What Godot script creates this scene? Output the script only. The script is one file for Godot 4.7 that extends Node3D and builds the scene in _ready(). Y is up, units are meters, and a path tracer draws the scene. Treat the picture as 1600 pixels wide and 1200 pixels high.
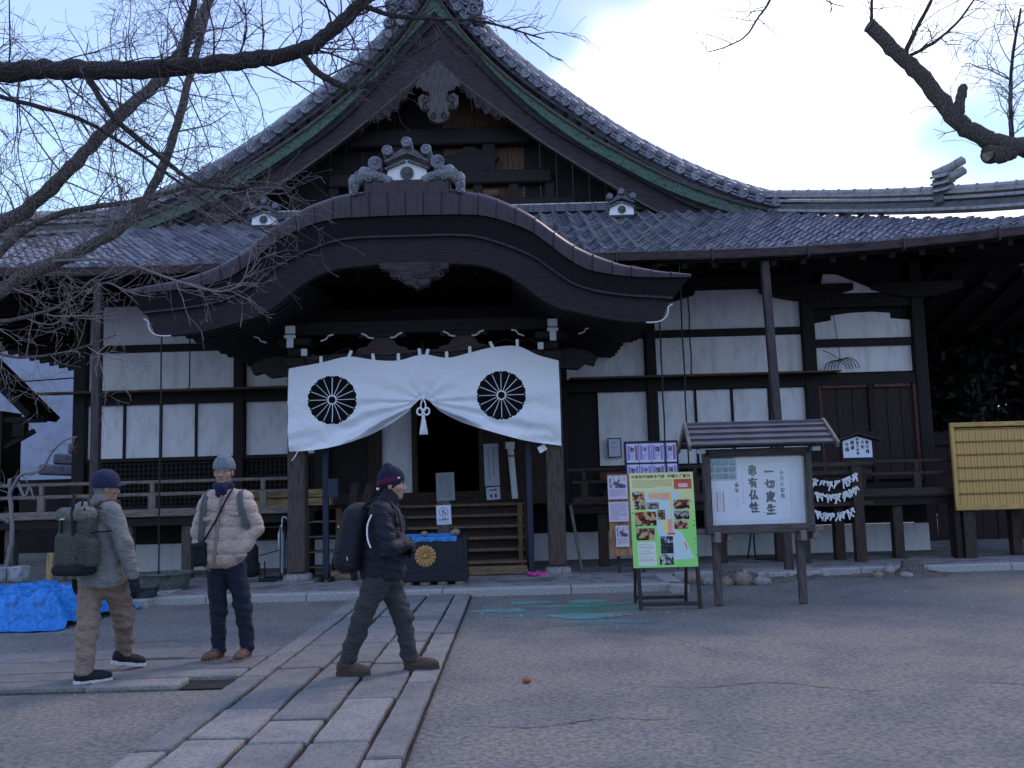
extends Node3D
# A temple entrance hall with a curved porch gable, seen from its forecourt. y is up, metres, the facade runs along x, the viewer looks towards -z.

const CX := -1.37                     # centre line of porch, path and gable
const WALL := -17.1                   # face of the hall's front wall
var rng := RandomNumberGenerator.new()
var mats := {}
var boxes := {}
var hall: Node3D


# ---------------------------------------------------------------- mesh building
class Shape:
	var v := PackedVector3Array()
	var uv := PackedVector2Array()
	var col := PackedColorArray()
	var ix := PackedInt32Array()
	var tint := Color.WHITE
	var use_col := false

	func add(p: Vector3, t := Vector2.ZERO) -> int:
		v.append(p)
		uv.append(t)
		col.append(tint)
		return v.size() - 1

	func tri(a: int, b: int, c: int) -> void:      # counter-clockwise seen from outside
		ix.append(a)
		ix.append(c)
		ix.append(b)

	func face(a: Vector3, b: Vector3, c: Vector3, d: Vector3) -> void:
		var i := add(a, Vector2(0, 1))
		add(b, Vector2(1, 1))
		add(c, Vector2(1, 0))
		add(d, Vector2(0, 0))
		tri(i, i + 1, i + 2)
		tri(i, i + 2, i + 3)

	func face3(a: Vector3, b: Vector3, c: Vector3) -> void:
		var i := add(a)
		add(b)
		add(c)
		tri(i, i + 1, i + 2)

	func box(c: Vector3, s: Vector3, b := Basis()) -> void:
		var x := b.x * s.x / 2
		var y := b.y * s.y / 2
		var z := b.z * s.z / 2
		face(c - x - y + z, c + x - y + z, c + x + y + z, c - x + y + z)
		face(c + x - y - z, c - x - y - z, c - x + y - z, c + x + y - z)
		face(c + x - y + z, c + x - y - z, c + x + y - z, c + x + y + z)
		face(c - x - y - z, c - x - y + z, c - x + y + z, c - x + y - z)
		face(c - x + y + z, c + x + y + z, c + x + y - z, c - x + y - z)
		face(c - x - y - z, c + x - y - z, c + x - y + z, c - x - y + z)

	func bar(a: Vector3, b: Vector3, w: float, h: float, up := Vector3.UP) -> void:
		var z := (b - a).normalized()
		var x := up.cross(z).normalized()
		if x.length() < 0.1:
			x = Vector3.RIGHT
		box((a + b) / 2, Vector3(w, h, (b - a).length()), Basis(x, z.cross(x), z))

	func bevelled(s: Vector3, e: float) -> void:     # a box round the origin with its edges chamfered
		var h := s / 2
		for ax in 3:
			for sg in [-1.0, 1.0]:
				var u := (ax + 1) % 3
				var w := (ax + 2) % 3
				var q := []
				for k in [[-1, -1], [1, -1], [1, 1], [-1, 1]]:
					var p := Vector3.ZERO
					p[ax] = h[ax] * sg
					p[u] = (h[u] - e) * k[0]
					p[w] = (h[w] - e) * k[1]
					q.append(p)
				if sg > 0:
					face(q[0], q[1], q[2], q[3])
				else:
					face(q[3], q[2], q[1], q[0])
				for s2 in [-1.0, 1.0]:              # the chamfer between this face and the next axis' face
					var n := []
					for t in [-1.0, 1.0]:
						var a := Vector3.ZERO
						a[ax] = h[ax] * sg
						a[u] = (h[u] - e) * s2
						a[w] = (h[w] - e) * t
						var b := Vector3.ZERO
						b[ax] = (h[ax] - e) * sg
						b[u] = h[u] * s2
						b[w] = (h[w] - e) * t
						n.append([a, b])
					if sg * s2 > 0:
						face(n[0][0], n[0][1], n[1][1], n[1][0])
					else:
						face(n[1][0], n[1][1], n[0][1], n[0][0])
		for sx in [-1.0, 1.0]:
			for sy in [-1.0, 1.0]:
				for sz in [-1.0, 1.0]:
					var a := Vector3(h.x * sx, (h.y - e) * sy, (h.z - e) * sz)
					var b := Vector3((h.x - e) * sx, h.y * sy, (h.z - e) * sz)
					var c := Vector3((h.x - e) * sx, (h.y - e) * sy, h.z * sz)
					if sx * sy * sz > 0:
						face3(a, b, c)
					else:
						face3(a, c, b)

	func tube(p: PackedVector3Array, r: PackedFloat32Array, sides := 6, cap := true) -> void:
		var n := p.size()
		var x := Vector3.ZERO
		var first := v.size()
		for i in n:
			var t := (p[mini(i + 1, n - 1)] - p[maxi(i - 1, 0)]).normalized()
			if i == 0:
				x = t.cross(Vector3.UP if absf(t.y) < 0.9 else Vector3.RIGHT).normalized()
			x = (x - t * x.dot(t)).normalized()
			var y := t.cross(x)
			for k in sides:
				var a := TAU * k / sides
				add(p[i] + (x * cos(a) + y * sin(a)) * r[i], Vector2(float(k) / sides, float(i) / n))
		for i in n - 1:
			for k in sides:
				var a := first + i * sides + k
				var b := first + i * sides + (k + 1) % sides
				tri(a, b, b + sides)
				tri(a, b + sides, a + sides)
		if cap:
			for e: int in [0, n - 1]:
				var c := add(p[e])
				for k in sides:
					var a := first + e * sides + k
					var b := first + e * sides + (k + 1) % sides
					if e == 0:
						tri(c, b, a)
					else:
						tri(c, a, b)

	func lathe(prof: PackedVector2Array, segs: int, at := Transform3D()) -> void:     # prof: (radius, height) from the bottom up
		var first := v.size()
		var n := prof.size()
		for i in n:
			for k in segs:
				var a := TAU * k / segs
				add(at * Vector3(cos(a) * prof[i].x, prof[i].y, -sin(a) * prof[i].x))
		for i in n - 1:
			for k in segs:
				var a := first + i * segs + k
				var b := first + i * segs + (k + 1) % segs
				tri(a, b, b + segs)
				tri(a, b + segs, a + segs)

	func prism(poly: PackedVector2Array, z0: float, z1: float) -> void:    # z1 is the front
		if Geometry2D.is_polygon_clockwise(poly):
			poly = poly.duplicate()
			poly.reverse()
		var t := Geometry2D.triangulate_polygon(poly)
		var f := v.size()
		for q in poly:
			add(Vector3(q.x, q.y, z1))
		for q in poly:
			add(Vector3(q.x, q.y, z0))
		var n := poly.size()
		for k in range(0, t.size(), 3):
			var a := t[k]
			var b := t[k + 1]
			var c := t[k + 2]
			if (poly[b] - poly[a]).cross(poly[c] - poly[a]) < 0:
				var sw := b
				b = c
				c = sw
			tri(f + a, f + b, f + c)
			tri(f + n + a, f + n + c, f + n + b)
		for k in n:
			var p := poly[k]
			var q := poly[(k + 1) % n]
			face(Vector3(q.x, q.y, z1), Vector3(p.x, p.y, z1), Vector3(p.x, p.y, z0), Vector3(q.x, q.y, z0))

	# a curved board: top and bottom outlines (same length, left to right), front depth and back depth
	func ribbon(top: PackedVector2Array, bot: PackedVector2Array, zf: float, zb: float, zf_bot := 1e9) -> void:
		var zl := zf if zf_bot > 1e8 else zf_bot
		var n := top.size()
		for k in n - 1:
			var a := Vector3(bot[k].x, bot[k].y, zl)
			var b := Vector3(bot[k + 1].x, bot[k + 1].y, zl)
			var c := Vector3(top[k + 1].x, top[k + 1].y, zf)
			var d := Vector3(top[k].x, top[k].y, zf)
			var back := Vector3(0, 0, zb - zf)
			var lback := Vector3(0, 0, zb - zl)
			face(a, b, c, d)
			face(b + lback, a + lback, d + back, c + back)
			face(d, c, c + back, d + back)
			face(b, a, a + lback, b + lback)
			if k == 0:
				face(a + lback, a, d, d + back)
			if k == n - 2:
				face(b, b + lback, c + back, c)

	func grid(nu: int, nv: int, f: Callable, flip := false) -> void:
		var first := v.size()
		for j in nv + 1:
			for i in nu + 1:
				add(f.call(float(i) / nu, float(j) / nv), Vector2(float(i) / nu, 1.0 - float(j) / nv))
		for j in nv:
			for i in nu:
				var a := first + j * (nu + 1) + i
				var b := a + 1
				var c := b + nu + 1
				var d := a + nu + 1
				if flip:
					tri(a, c, b)
					tri(a, d, c)
				else:
					tri(a, b, c)
					tri(a, c, d)

	func done() -> ArrayMesh:
		var n := PackedVector3Array()
		n.resize(v.size())
		for k in range(0, ix.size(), 3):
			var a := ix[k]
			var c := ix[k + 1]
			var b := ix[k + 2]
			var f := (v[b] - v[a]).cross(v[c] - v[a])
			n[a] += f
			n[b] += f
			n[c] += f
		for k in n.size():
			n[k] = n[k].normalized() if n[k].length_squared() > 1e-20 else Vector3.UP
		var arr := []
		arr.resize(Mesh.ARRAY_MAX)
		arr[Mesh.ARRAY_VERTEX] = v
		arr[Mesh.ARRAY_NORMAL] = n
		arr[Mesh.ARRAY_TEX_UV] = uv
		if use_col:
			arr[Mesh.ARRAY_COLOR] = col
		arr[Mesh.ARRAY_INDEX] = ix
		var m := ArrayMesh.new()
		m.add_surface_from_arrays(Mesh.PRIMITIVE_TRIANGLES, arr)
		return m


# A distance field on a grid, meshed with surface nets: for bodies, clothes, bags, stones.
class Field:
	var o: Vector3
	var cell: float
	var nx: int
	var ny: int
	var nz: int
	var d := PackedFloat32Array()

	func _init(lo: Vector3, hi: Vector3, cell_size: float) -> void:
		o = lo
		cell = cell_size
		nx = int((hi.x - lo.x) / cell) + 2
		ny = int((hi.y - lo.y) / cell) + 2
		nz = int((hi.z - lo.z) / cell) + 2
		d.resize(nx * ny * nz)
		d.fill(9.0)

	func span(lo: Vector3, hi: Vector3) -> Array:
		return [maxi(0, int((lo.x - o.x) / cell)), mini(nx - 1, int((hi.x - o.x) / cell) + 1), maxi(0, int((lo.y - o.y) / cell)), mini(ny - 1, int((hi.y - o.y) / cell) + 1), maxi(0, int((lo.z - o.z) / cell)), mini(nz - 1, int((hi.z - o.z) / cell) + 1)]

	func cap(a: Vector3, b: Vector3, ra: float, rb: float, k := 0.03) -> void:
		var m := Vector3.ONE * (maxf(ra, rb) + k + cell * 2)
		var s := span(a.min(b) - m, a.max(b) + m)
		var ba := b - a
		var l := maxf(ba.length_squared(), 1e-9)
		for z in range(s[4], s[5] + 1):
			for y in range(s[2], s[3] + 1):
				var row := (z * ny + y) * nx
				var pa := o + Vector3(s[0], y, z) * cell - a
				for x in range(s[0], s[1] + 1):
					var h := clampf(pa.dot(ba) / l, 0.0, 1.0)
					var e := (pa - ba * h).length() - ra - (rb - ra) * h
					var c := d[row + x]
					var q := maxf(k - absf(c - e), 0.0) / k
					d[row + x] = minf(c, e) - q * q * k * 0.25
					pa.x += cell

	func ell(c0: Vector3, r: Vector3, k := 0.03, b := Basis(), cut := false) -> void:
		var big := maxf(r.x, maxf(r.y, r.z)) + k + cell * 2
		var s := span(c0 - Vector3.ONE * big, c0 + Vector3.ONE * big)
		var inv := b.inverse()
		var r2 := Vector3(1.0 / (r.x * r.x), 1.0 / (r.y * r.y), 1.0 / (r.z * r.z))
		for z in range(s[4], s[5] + 1):
			for y in range(s[2], s[3] + 1):
				var row := (z * ny + y) * nx
				for x in range(s[0], s[1] + 1):
					var p := inv * (o + Vector3(x, y, z) * cell - c0)
					var k0 := (p / r).length()
					var k1 := (p * r2).length()
					var e := k0 * (k0 - 1.0) / maxf(k1, 1e-6)
					var c := d[row + x]
					if cut:
						var g := -e
						var q := maxf(k - absf(c - g), 0.0) / k
						d[row + x] = maxf(c, g) + q * q * k * 0.25
					else:
						var q := maxf(k - absf(c - e), 0.0) / k
						d[row + x] = minf(c, e) - q * q * k * 0.25

	func rbox(c0: Vector3, h: Vector3, r: float, k := 0.02, b := Basis()) -> void:
		var big := h.length() + k + cell * 2
		var s := span(c0 - Vector3.ONE * big, c0 + Vector3.ONE * big)
		var inv := b.inverse()
		var hh := h - Vector3.ONE * r
		for z in range(s[4], s[5] + 1):
			for y in range(s[2], s[3] + 1):
				var row := (z * ny + y) * nx
				for x in range(s[0], s[1] + 1):
					var q3 := (inv * (o + Vector3(x, y, z) * cell - c0)).abs() - hh
					var e := q3.max(Vector3.ZERO).length() + minf(maxf(q3.x, maxf(q3.y, q3.z)), 0.0) - r
					var c := d[row + x]
					var q := maxf(k - absf(c - e), 0.0) / k
					d[row + x] = minf(c, e) - q * q * k * 0.25

	func below(y0: float) -> void:                  # cut off what lies under y0
		for z in nz:
			for y in ny:
				var g := y0 - (o.y + y * cell)
				var row := (z * ny + y) * nx
				for x in nx:
					if g > d[row + x]:
						d[row + x] = g

	func above(y0: float) -> void:
		for z in nz:
			for y in ny:
				var g := (o.y + y * cell) - y0
				var row := (z * ny + y) * nx
				for x in nx:
					if g > d[row + x]:
						d[row + x] = g

	func warp(f: Callable, reach := 0.05) -> void:
		for z in nz:
			for y in ny:
				var row := (z * ny + y) * nx
				for x in nx:
					if absf(d[row + x]) < reach:
						d[row + x] += f.call(o + Vector3(x, y, z) * cell)

	func mesh_into(s: Shape, tint = null) -> void:
		var idx := {}
		var xy := nx * ny
		for z in nz - 1:
			for y in ny - 1:
				var row := (z * ny + y) * nx
				for x in nx - 1:
					var q := row + x
					var c0 := d[q]
					if absf(c0) > cell * 3:
						continue
					var inside := 0
					var p := Vector3.ZERO
					var n := 0
					var val := [c0, d[q + 1], d[q + nx], d[q + nx + 1], d[q + xy], d[q + xy + 1], d[q + xy + nx], d[q + xy + nx + 1]]
					for i in 8:
						if val[i] < 0.0:
							inside += 1
					if inside == 0 or inside == 8:
						continue
					for e in [[0, 1], [2, 3], [4, 5], [6, 7], [0, 2], [1, 3], [4, 6], [5, 7], [0, 4], [1, 5], [2, 6], [3, 7]]:
						var a: float = val[e[0]]
						var b: float = val[e[1]]
						if (a < 0.0) != (b < 0.0):
							var t := a / (a - b)
							var pa := Vector3(e[0] & 1, (e[0] >> 1) & 1, e[0] >> 2)
							var pb := Vector3(e[1] & 1, (e[1] >> 1) & 1, e[1] >> 2)
							p += pa.lerp(pb, t)
							n += 1
					var w := o + (Vector3(x, y, z) + p / n) * cell
					if tint != null:
						s.tint = tint.call(w)
					idx[q] = s.add(w)
		for q: int in idx:
			var x := q % nx
			var y := (q / nx) % ny
			var z := q / xy
			var a := d[q] < 0.0
			if y > 0 and z > 0 and (d[q + 1] < 0.0) != a:
				quad(s, idx, q, q - nx, q - nx - xy, q - xy, a)
			if x > 0 and z > 0 and (d[q + nx] < 0.0) != a:
				quad(s, idx, q, q - xy, q - xy - 1, q - 1, a)
			if x > 0 and y > 0 and (d[q + xy] < 0.0) != a:
				quad(s, idx, q, q - 1, q - 1 - nx, q - nx, a)

	func quad(s: Shape, idx: Dictionary, a: int, b: int, c: int, e: int, solid: bool) -> void:
		if not (idx.has(a) and idx.has(b) and idx.has(c) and idx.has(e)):
			return
		if solid:
			s.tri(idx[a], idx[b], idx[c])
			s.tri(idx[a], idx[c], idx[e])
		else:
			s.tri(idx[a], idx[c], idx[b])
			s.tri(idx[a], idx[e], idx[c])

	func done(tint = null) -> ArrayMesh:
		var s := Shape.new()
		s.use_col = tint != null
		mesh_into(s, tint)
		return s.done()


# ---------------------------------------------------------------- nodes
func obj(called: String, mesh: Mesh, m: Material, parent: Node = null, at := Vector3.ZERO, turn := Vector3.ZERO) -> MeshInstance3D:
	var o := MeshInstance3D.new()
	o.name = called
	o.mesh = mesh
	o.material_override = m
	o.position = at
	o.rotation = turn
	(parent if parent else self).add_child(o, true)
	return o


func tag(o: Node, label: String, category: String, group := "") -> Node:
	o.set_meta("label", label)
	o.set_meta("category", category)
	if group:
		o.set_meta("group", group)
	return o


func thing(called: String, label: String, category: String, at := Vector3.ZERO, turn := 0.0, group := "") -> Node3D:
	var o := Node3D.new()
	o.name = called
	o.position = at
	o.rotation.y = turn
	add_child(o, true)
	tag(o, label, category, group)
	return o


func kind(o: Node, k: String) -> Node:
	o.set_meta("kind", k)
	return o


func bx(called: String, parent: Node, m: Material, size: Vector3, at: Vector3, turn := Vector3.ZERO, edge := 0.006) -> MeshInstance3D:
	var key := "%.3f %.3f %.3f %.4f" % [size.x, size.y, size.z, edge]
	if not boxes.has(key):
		var s := Shape.new()
		s.bevelled(size, minf(edge, minf(size.x, minf(size.y, size.z)) * 0.3))
		boxes[key] = s.done()
	return obj(called, boxes[key], m, parent, at, turn)


func tube1(a: Vector3, b: Vector3, r: float, sides := 8) -> ArrayMesh:
	var s := Shape.new()
	s.tube(PackedVector3Array([a, b]), PackedFloat32Array([r, r]), sides)
	return s.done()


func wire(p: PackedVector3Array, r: float, sides := 5) -> ArrayMesh:
	var s := Shape.new()
	var w := PackedFloat32Array()
	w.resize(p.size())
	w.fill(r)
	s.tube(p, w, sides)
	return s.done()


func smooth_line(p: PackedVector3Array, per := 5) -> PackedVector3Array:
	var q := PackedVector3Array()
	var n := p.size()
	for i in n - 1:
		var a := p[maxi(i - 1, 0)]
		var b := p[i]
		var c := p[i + 1]
		var e := p[mini(i + 2, n - 1)]
		for k in per:
			q.append(b.cubic_interpolate(c, a, e, float(k) / per))
	q.append(p[n - 1])
	return q


func curve_at(k: PackedVector2Array, x: float, level := false) -> float:       # smooth height of a profile given by knots (x rising)
	var n := k.size()
	if x <= k[0].x:
		return k[0].y
	for i in n - 1:
		if x <= k[i + 1].x:
			var h := k[i + 1].x - k[i].x
			var t := (x - k[i].x) / h
			var s0 := (k[i + 1].y - k[maxi(i - 1, 0)].y) / (k[i + 1].x - k[maxi(i - 1, 0)].x) * h
			var s1 := (k[mini(i + 2, n - 1)].y - k[i].y) / (k[mini(i + 2, n - 1)].x - k[i].x) * h
			if i == 0:
				s0 = 0.0 if level else k[1].y - k[0].y
			var t2 := t * t
			var t3 := t2 * t
			return (2 * t3 - 3 * t2 + 1) * k[i].y + (t3 - 2 * t2 + t) * s0 + (-2 * t3 + 3 * t2) * k[i + 1].y + (t3 - t2) * s1
	return k[n - 1].y


# ---------------------------------------------------------------- materials
func noise_tex(freq: float, stops: Array, seed_no: int, size := 256, octaves := 4, cellular := false, stretch := 1.0) -> Texture2D:
	var n := FastNoiseLite.new()
	n.seed = seed_no
	n.frequency = freq
	n.noise_type = FastNoiseLite.TYPE_CELLULAR if cellular else FastNoiseLite.TYPE_SIMPLEX_SMOOTH
	n.fractal_octaves = octaves
	n.fractal_gain = 0.68 if octaves > 5 else 0.5
	var g := Gradient.new()
	g.offsets = PackedFloat32Array()
	g.colors = PackedColorArray()
	var offs := PackedFloat32Array()
	var cols := PackedColorArray()
	for s in stops:
		offs.append(s[0])
		cols.append(s[1] if s[1] is Color else Color(s[1], s[1], s[1]))
	g.offsets = offs
	g.colors = cols
	var t := NoiseTexture2D.new()
	t.width = size
	t.height = size
	t.seamless = true
	t.noise = n
	t.color_ramp = g
	return t


var tex := {}


func mat(called: String, lin: Color, rough := 0.8, scale := Vector3.ZERO, albedo := "", bump := "", depth := 0.0, metal := 0.0) -> StandardMaterial3D:
	if mats.has(called):
		return mats[called]
	var m := StandardMaterial3D.new()
	m.resource_name = called
	m.albedo_color = lin.linear_to_srgb()
	m.roughness = rough
	m.metallic = metal
	m.metallic_specular = 0.4
	if scale != Vector3.ZERO:
		m.uv1_triplanar = true
		m.uv1_scale = scale
		m.uv1_triplanar_sharpness = 4.0
	if albedo:
		m.albedo_texture = tex[albedo]
	if bump:
		m.heightmap_enabled = true
		m.heightmap_texture = tex[bump]
		m.heightmap_scale = depth
	mats[called] = m
	return m


func world_mapped(m: StandardMaterial3D) -> StandardMaterial3D:
	m.uv1_world_triplanar = true
	return m


func make_materials() -> void:
	tex.grain = noise_tex(0.02, [[0.0, 0.45], [0.35, 0.78], [0.55, 0.92], [0.8, 1.0], [1.0, 0.7]], 3, 256, 5)
	tex.mottle = noise_tex(0.012, [[0.0, 0.6], [0.4, 0.86], [0.65, 1.0], [1.0, 0.75]], 5, 256, 5)
	tex.speck = noise_tex(0.16, [[0.0, 0.55], [0.4, 0.85], [0.6, 1.0], [1.0, 1.0]], 7, 256, 3)
	tex.plaster = noise_tex(0.008, [[0.0, Color(0.86, 0.85, 0.84)], [0.3, Color(0.93, 0.925, 0.92)], [0.5, Color(0.975, 0.975, 0.975)], [1.0, Color(1, 1, 1)]], 9, 512, 6)
	tex.macro = noise_tex(0.013, [[0.0, Color(0.84, 0.84, 0.86)], [0.4, Color(0.91, 0.91, 0.92)], [0.5, Color(0.95, 0.95, 0.945)], [0.6, Color(0.985, 0.975, 0.96)], [1.0, Color(1.0, 0.98, 0.94)]], 11, 512, 7)
	tex.asphalt = noise_tex(0.035, [[0.0, Color(0.55, 0.55, 0.57)], [0.36, Color(0.77, 0.77, 0.78)], [0.52, Color(0.86, 0.86, 0.86)], [0.66, Color(0.93, 0.925, 0.92)], [1.0, Color(1, 1, 1)]], 13, 1024, 6)
	tex.granite = noise_tex(0.05, [[0.0, 0.68], [0.38, 0.87], [0.52, 0.93], [0.66, 0.98], [1.0, 1.0]], 8, 512, 6)
	tex.cloth = noise_tex(0.02, [[0.0, 0.8], [0.45, 0.94], [1.0, 1.0]], 27, 256, 3)
	tex.rustle = noise_tex(0.03, [[0.0, 0.0], [0.5, 0.5], [1.0, 1.0]], 15, 256, 4)
	tex.fine = noise_tex(0.1, [[0.0, 0.0], [0.5, 0.5], [1.0, 1.0]], 17, 256, 3)
	tex.copper = noise_tex(0.02, [[0.0, Color(0.6, 0.62, 0.72)], [0.4, Color(0.9, 0.88, 0.9)], [0.6, Color(1, 0.95, 0.93)], [1.0, Color(0.8, 0.72, 0.7)]], 19, 256, 5)
	tex.patina = noise_tex(0.02, [[0.0, Color(0.35, 0.45, 0.4)], [0.45, Color(0.8, 0.9, 0.82)], [0.7, Color(1, 1, 1)], [1.0, Color(0.6, 0.62, 0.6)]], 21, 256, 5)
	tex.tile = noise_tex(0.01, [[0.0, Color(0.6, 0.6, 0.62)], [0.45, Color(0.9, 0.9, 0.92)], [1.0, Color(1, 1, 1)]], 23, 256, 4)
	tex.bark = noise_tex(0.03, [[0.0, Color(0.35, 0.33, 0.33)], [0.45, Color(0.7, 0.68, 0.66)], [0.62, Color(0.85, 0.85, 0.8)], [1.0, Color(1, 1, 1)]], 25, 256, 4)
	for a in [["y", Vector3(7, 0.5, 7)], ["x", Vector3(0.5, 7, 7)], ["z", Vector3(7, 7, 0.5)]]:
		mat("wood_" + a[0], Color(0.02, 0.0135, 0.014), 0.75, a[1], "grain", "grain", 0.25)            # old dark timber
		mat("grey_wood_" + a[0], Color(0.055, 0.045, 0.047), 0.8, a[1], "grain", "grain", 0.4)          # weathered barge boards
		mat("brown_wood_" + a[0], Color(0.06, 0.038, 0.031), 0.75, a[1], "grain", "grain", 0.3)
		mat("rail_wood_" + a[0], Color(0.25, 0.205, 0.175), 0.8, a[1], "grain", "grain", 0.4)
		mat("step_wood_" + a[0], Color(0.21, 0.135, 0.095), 0.75, a[1], "grain", "grain", 0.3)
		mat("pale_wood_" + a[0], Color(0.42, 0.28, 0.14), 0.7, a[1], "grain", "grain", 0.2)
		mat("red_wood_" + a[0], Color(0.15, 0.05, 0.045), 0.7, a[1], "grain", "grain", 0.2)
		mat("bare_wood_" + a[0], Color(0.15, 0.08, 0.045), 0.8, a[1], "grain", "grain", 0.4)
		mat("frame_wood_" + a[0], Color(0.11, 0.09, 0.085), 0.75, a[1], "grain", "grain", 0.3)
	world_mapped(mat("plaster", Color(0.79, 0.755, 0.805), 0.9, Vector3(0.7, 0.22, 0.7), "plaster", "fine", 0.08))
	mat("white_paint", Color(0.75, 0.75, 0.75), 0.7)
	mat("copper", Color(0.046, 0.034, 0.042), 0.4, Vector3(2.5, 0.5, 2.5), "copper", "rustle", 0.06, 0.3)
	mat("hiwada", Color(0.016, 0.012, 0.015), 0.9, Vector3(3, 26, 3), "grain", "grain", 0.8)
	mat("patina", Color(0.085, 0.128, 0.105), 0.6, Vector3(2, 2, 2), "patina", "rustle", 0.2)
	for k in 3:
		mat("tile_%d" % k, [Color(0.195, 0.197, 0.235), Color(0.275, 0.27, 0.3), Color(0.135, 0.14, 0.17)][k], 0.42, Vector3(2, 2, 2), "tile", "rustle", 0.12)
	mat("ridge_tile", Color(0.33, 0.32, 0.325), 0.6, Vector3(2.5, 2.5, 2.5), "mottle", "rustle", 0.2)
	mat("tile_old", Color(0.13, 0.128, 0.14), 0.7, Vector3(3, 3, 3), "mottle", "rustle", 0.3)
	for k in 3:
		world_mapped(mat("stone_%d" % k, [Color(0.265, 0.26, 0.248), Color(0.225, 0.222, 0.215), Color(0.3, 0.292, 0.272)][k], 0.85, Vector3(1.1, 1.1, 1.1), "granite", "fine", 0.15))
	world_mapped(mat("concrete", Color(0.26, 0.25, 0.245), 0.9, Vector3(0.5, 0.5, 0.5), "mottle", "fine", 0.3))
	world_mapped(mat("edge_stone", Color(0.4, 0.39, 0.38), 0.85, Vector3(1.1, 1.1, 1.1), "granite", "fine", 0.2))
	mat("cement", Color(0.36, 0.35, 0.34), 0.9, Vector3(2, 2, 2), "mottle", "fine", 0.3)
	world_mapped(mat("soil", Color(0.026, 0.023, 0.022), 0.95, Vector3(1, 1, 1), "mottle", "fine", 0.6))
	var g := world_mapped(mat("ground", Color(0.268, 0.258, 0.232), 0.92, Vector3(0.5, 0.5, 0.5), "asphalt", "asphalt", 0.35))
	g.detail_enabled = true
	g.detail_blend_mode = BaseMaterial3D.BLEND_MODE_MUL
	g.detail_albedo = tex.macro
	g.detail_uv_layer = BaseMaterial3D.DETAIL_UV_2
	g.uv2_triplanar = true
	g.uv2_world_triplanar = true
	g.uv2_scale = Vector3(0.13, 0.13, 0.13)
	for k in 3:
		var sm: StandardMaterial3D = mats["stone_%d" % k]
		sm.detail_enabled = true
		sm.detail_blend_mode = BaseMaterial3D.BLEND_MODE_MUL
		sm.detail_albedo = tex.macro
		sm.detail_uv_layer = BaseMaterial3D.DETAIL_UV_2
		sm.uv2_triplanar = true
		sm.uv2_world_triplanar = true
		sm.uv2_scale = Vector3(0.4, 0.4, 0.4)
	world_mapped(mat("earth", Color(0.15, 0.13, 0.11), 0.95, Vector3(1.5, 1.5, 1.5), "mottle", "fine", 0.8))
	mat("black_metal", Color(0.012, 0.014, 0.022), 0.45)
	mat("blue_black", Color(0.018, 0.024, 0.05), 0.5)
	mat("black_lacquer", Color(0.01, 0.011, 0.018), 0.35)
	mat("gold_wood", Color(0.55, 0.3, 0.11), 0.5, Vector3(6, 6, 6), "grain")
	mat("paper", Color(0.7, 0.7, 0.72), 0.85)
	mat("grey_paper", Color(0.5, 0.5, 0.53), 0.85)
	mat("bark_dark", Color(0.085, 0.072, 0.075), 0.95, Vector3(5, 5, 5), "bark", "rustle", 1.2)
	mat("bark_pale", Color(0.19, 0.168, 0.165), 0.9, Vector3(4, 4, 4), "bark", "rustle", 0.8)
	mat("twig", Color(0.06, 0.048, 0.052), 0.9)
	mat("twig_pale", Color(0.2, 0.17, 0.165), 0.9)
	mat("tarp", Color(0.025, 0.23, 0.66), 0.55, Vector3(3, 3, 3), "mottle", "rustle", 0.6)
	mat("stone_grey", Color(0.33, 0.32, 0.31), 0.9, Vector3(4, 4, 4), "mottle", "fine", 0.6)
	mat("stone_tan", Color(0.3, 0.24, 0.19), 0.9, Vector3(4, 4, 4), "mottle", "fine", 0.6)
	mat("dark_door", Color(0.04, 0.02, 0.02), 0.7, Vector3(7, 0.5, 7), "grain", "grain", 0.3)
	mat("gutter", Color(0.075, 0.05, 0.055), 0.6, Vector3(0.6, 3, 3), "mottle", "", 0.0, 0.3)
	mat("white_lead", Color(0.7, 0.68, 0.66), 0.7, Vector3(2, 2, 2), "mottle")
	mat("pendant", Color(0.115, 0.1, 0.1), 0.85, Vector3(7, 0.5, 7), "grain", "grain", 0.5)
	mat("copper_dark", Color(0.02, 0.015, 0.018), 0.5, Vector3.ZERO, "", "", 0.0, 0.4)
	mat("porch_wood", Color(0.022, 0.014, 0.017), 0.75, Vector3(0.5, 7, 7), "grain", "grain", 0.3)
	mat("wave_tile", Color(0.2, 0.205, 0.225), 0.6, Vector3(5, 5, 5), "mottle", "rustle", 0.3)
	mat("post_wood", Color(0.1, 0.07, 0.06), 0.75, Vector3(6, 0.5, 6), "grain", "grain", 0.3)
	mat("beam_wood", Color(0.075, 0.048, 0.045), 0.75, Vector3(0.5, 7, 7), "grain", "grain", 0.3)
	mat("bench_wood", Color(0.27, 0.18, 0.1), 0.75, Vector3(0.5, 7, 7), "grain", "grain", 0.3)
	mat("white_dim", Color(0.55, 0.56, 0.58), 0.8)
	mat("roof_board", Color(0.1, 0.095, 0.115), 0.75, Vector3(0.5, 7, 7), "grain", "grain", 0.3)
	mat("sign_edge", Color(0.25, 0.3, 0.2), 0.6)
	mat("rust_frame", Color(0.045, 0.03, 0.03), 0.6, Vector3(5, 5, 5), "mottle")
	mat("plywood", Color(0.45, 0.23, 0.12), 0.7, Vector3(5, 0.6, 5), "grain")
	mat("bamboo", Color(0.6, 0.36, 0.115), 0.55, Vector3(9, 0.15, 9), "mottle")
	mat("bamboo_x", Color(0.6, 0.37, 0.12), 0.55, Vector3(0.5, 12, 12), "grain", "grain", 0.2)
	mat("bamboo_dark", Color(0.3, 0.19, 0.06), 0.6, Vector3(0.5, 12, 12), "grain")
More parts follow.
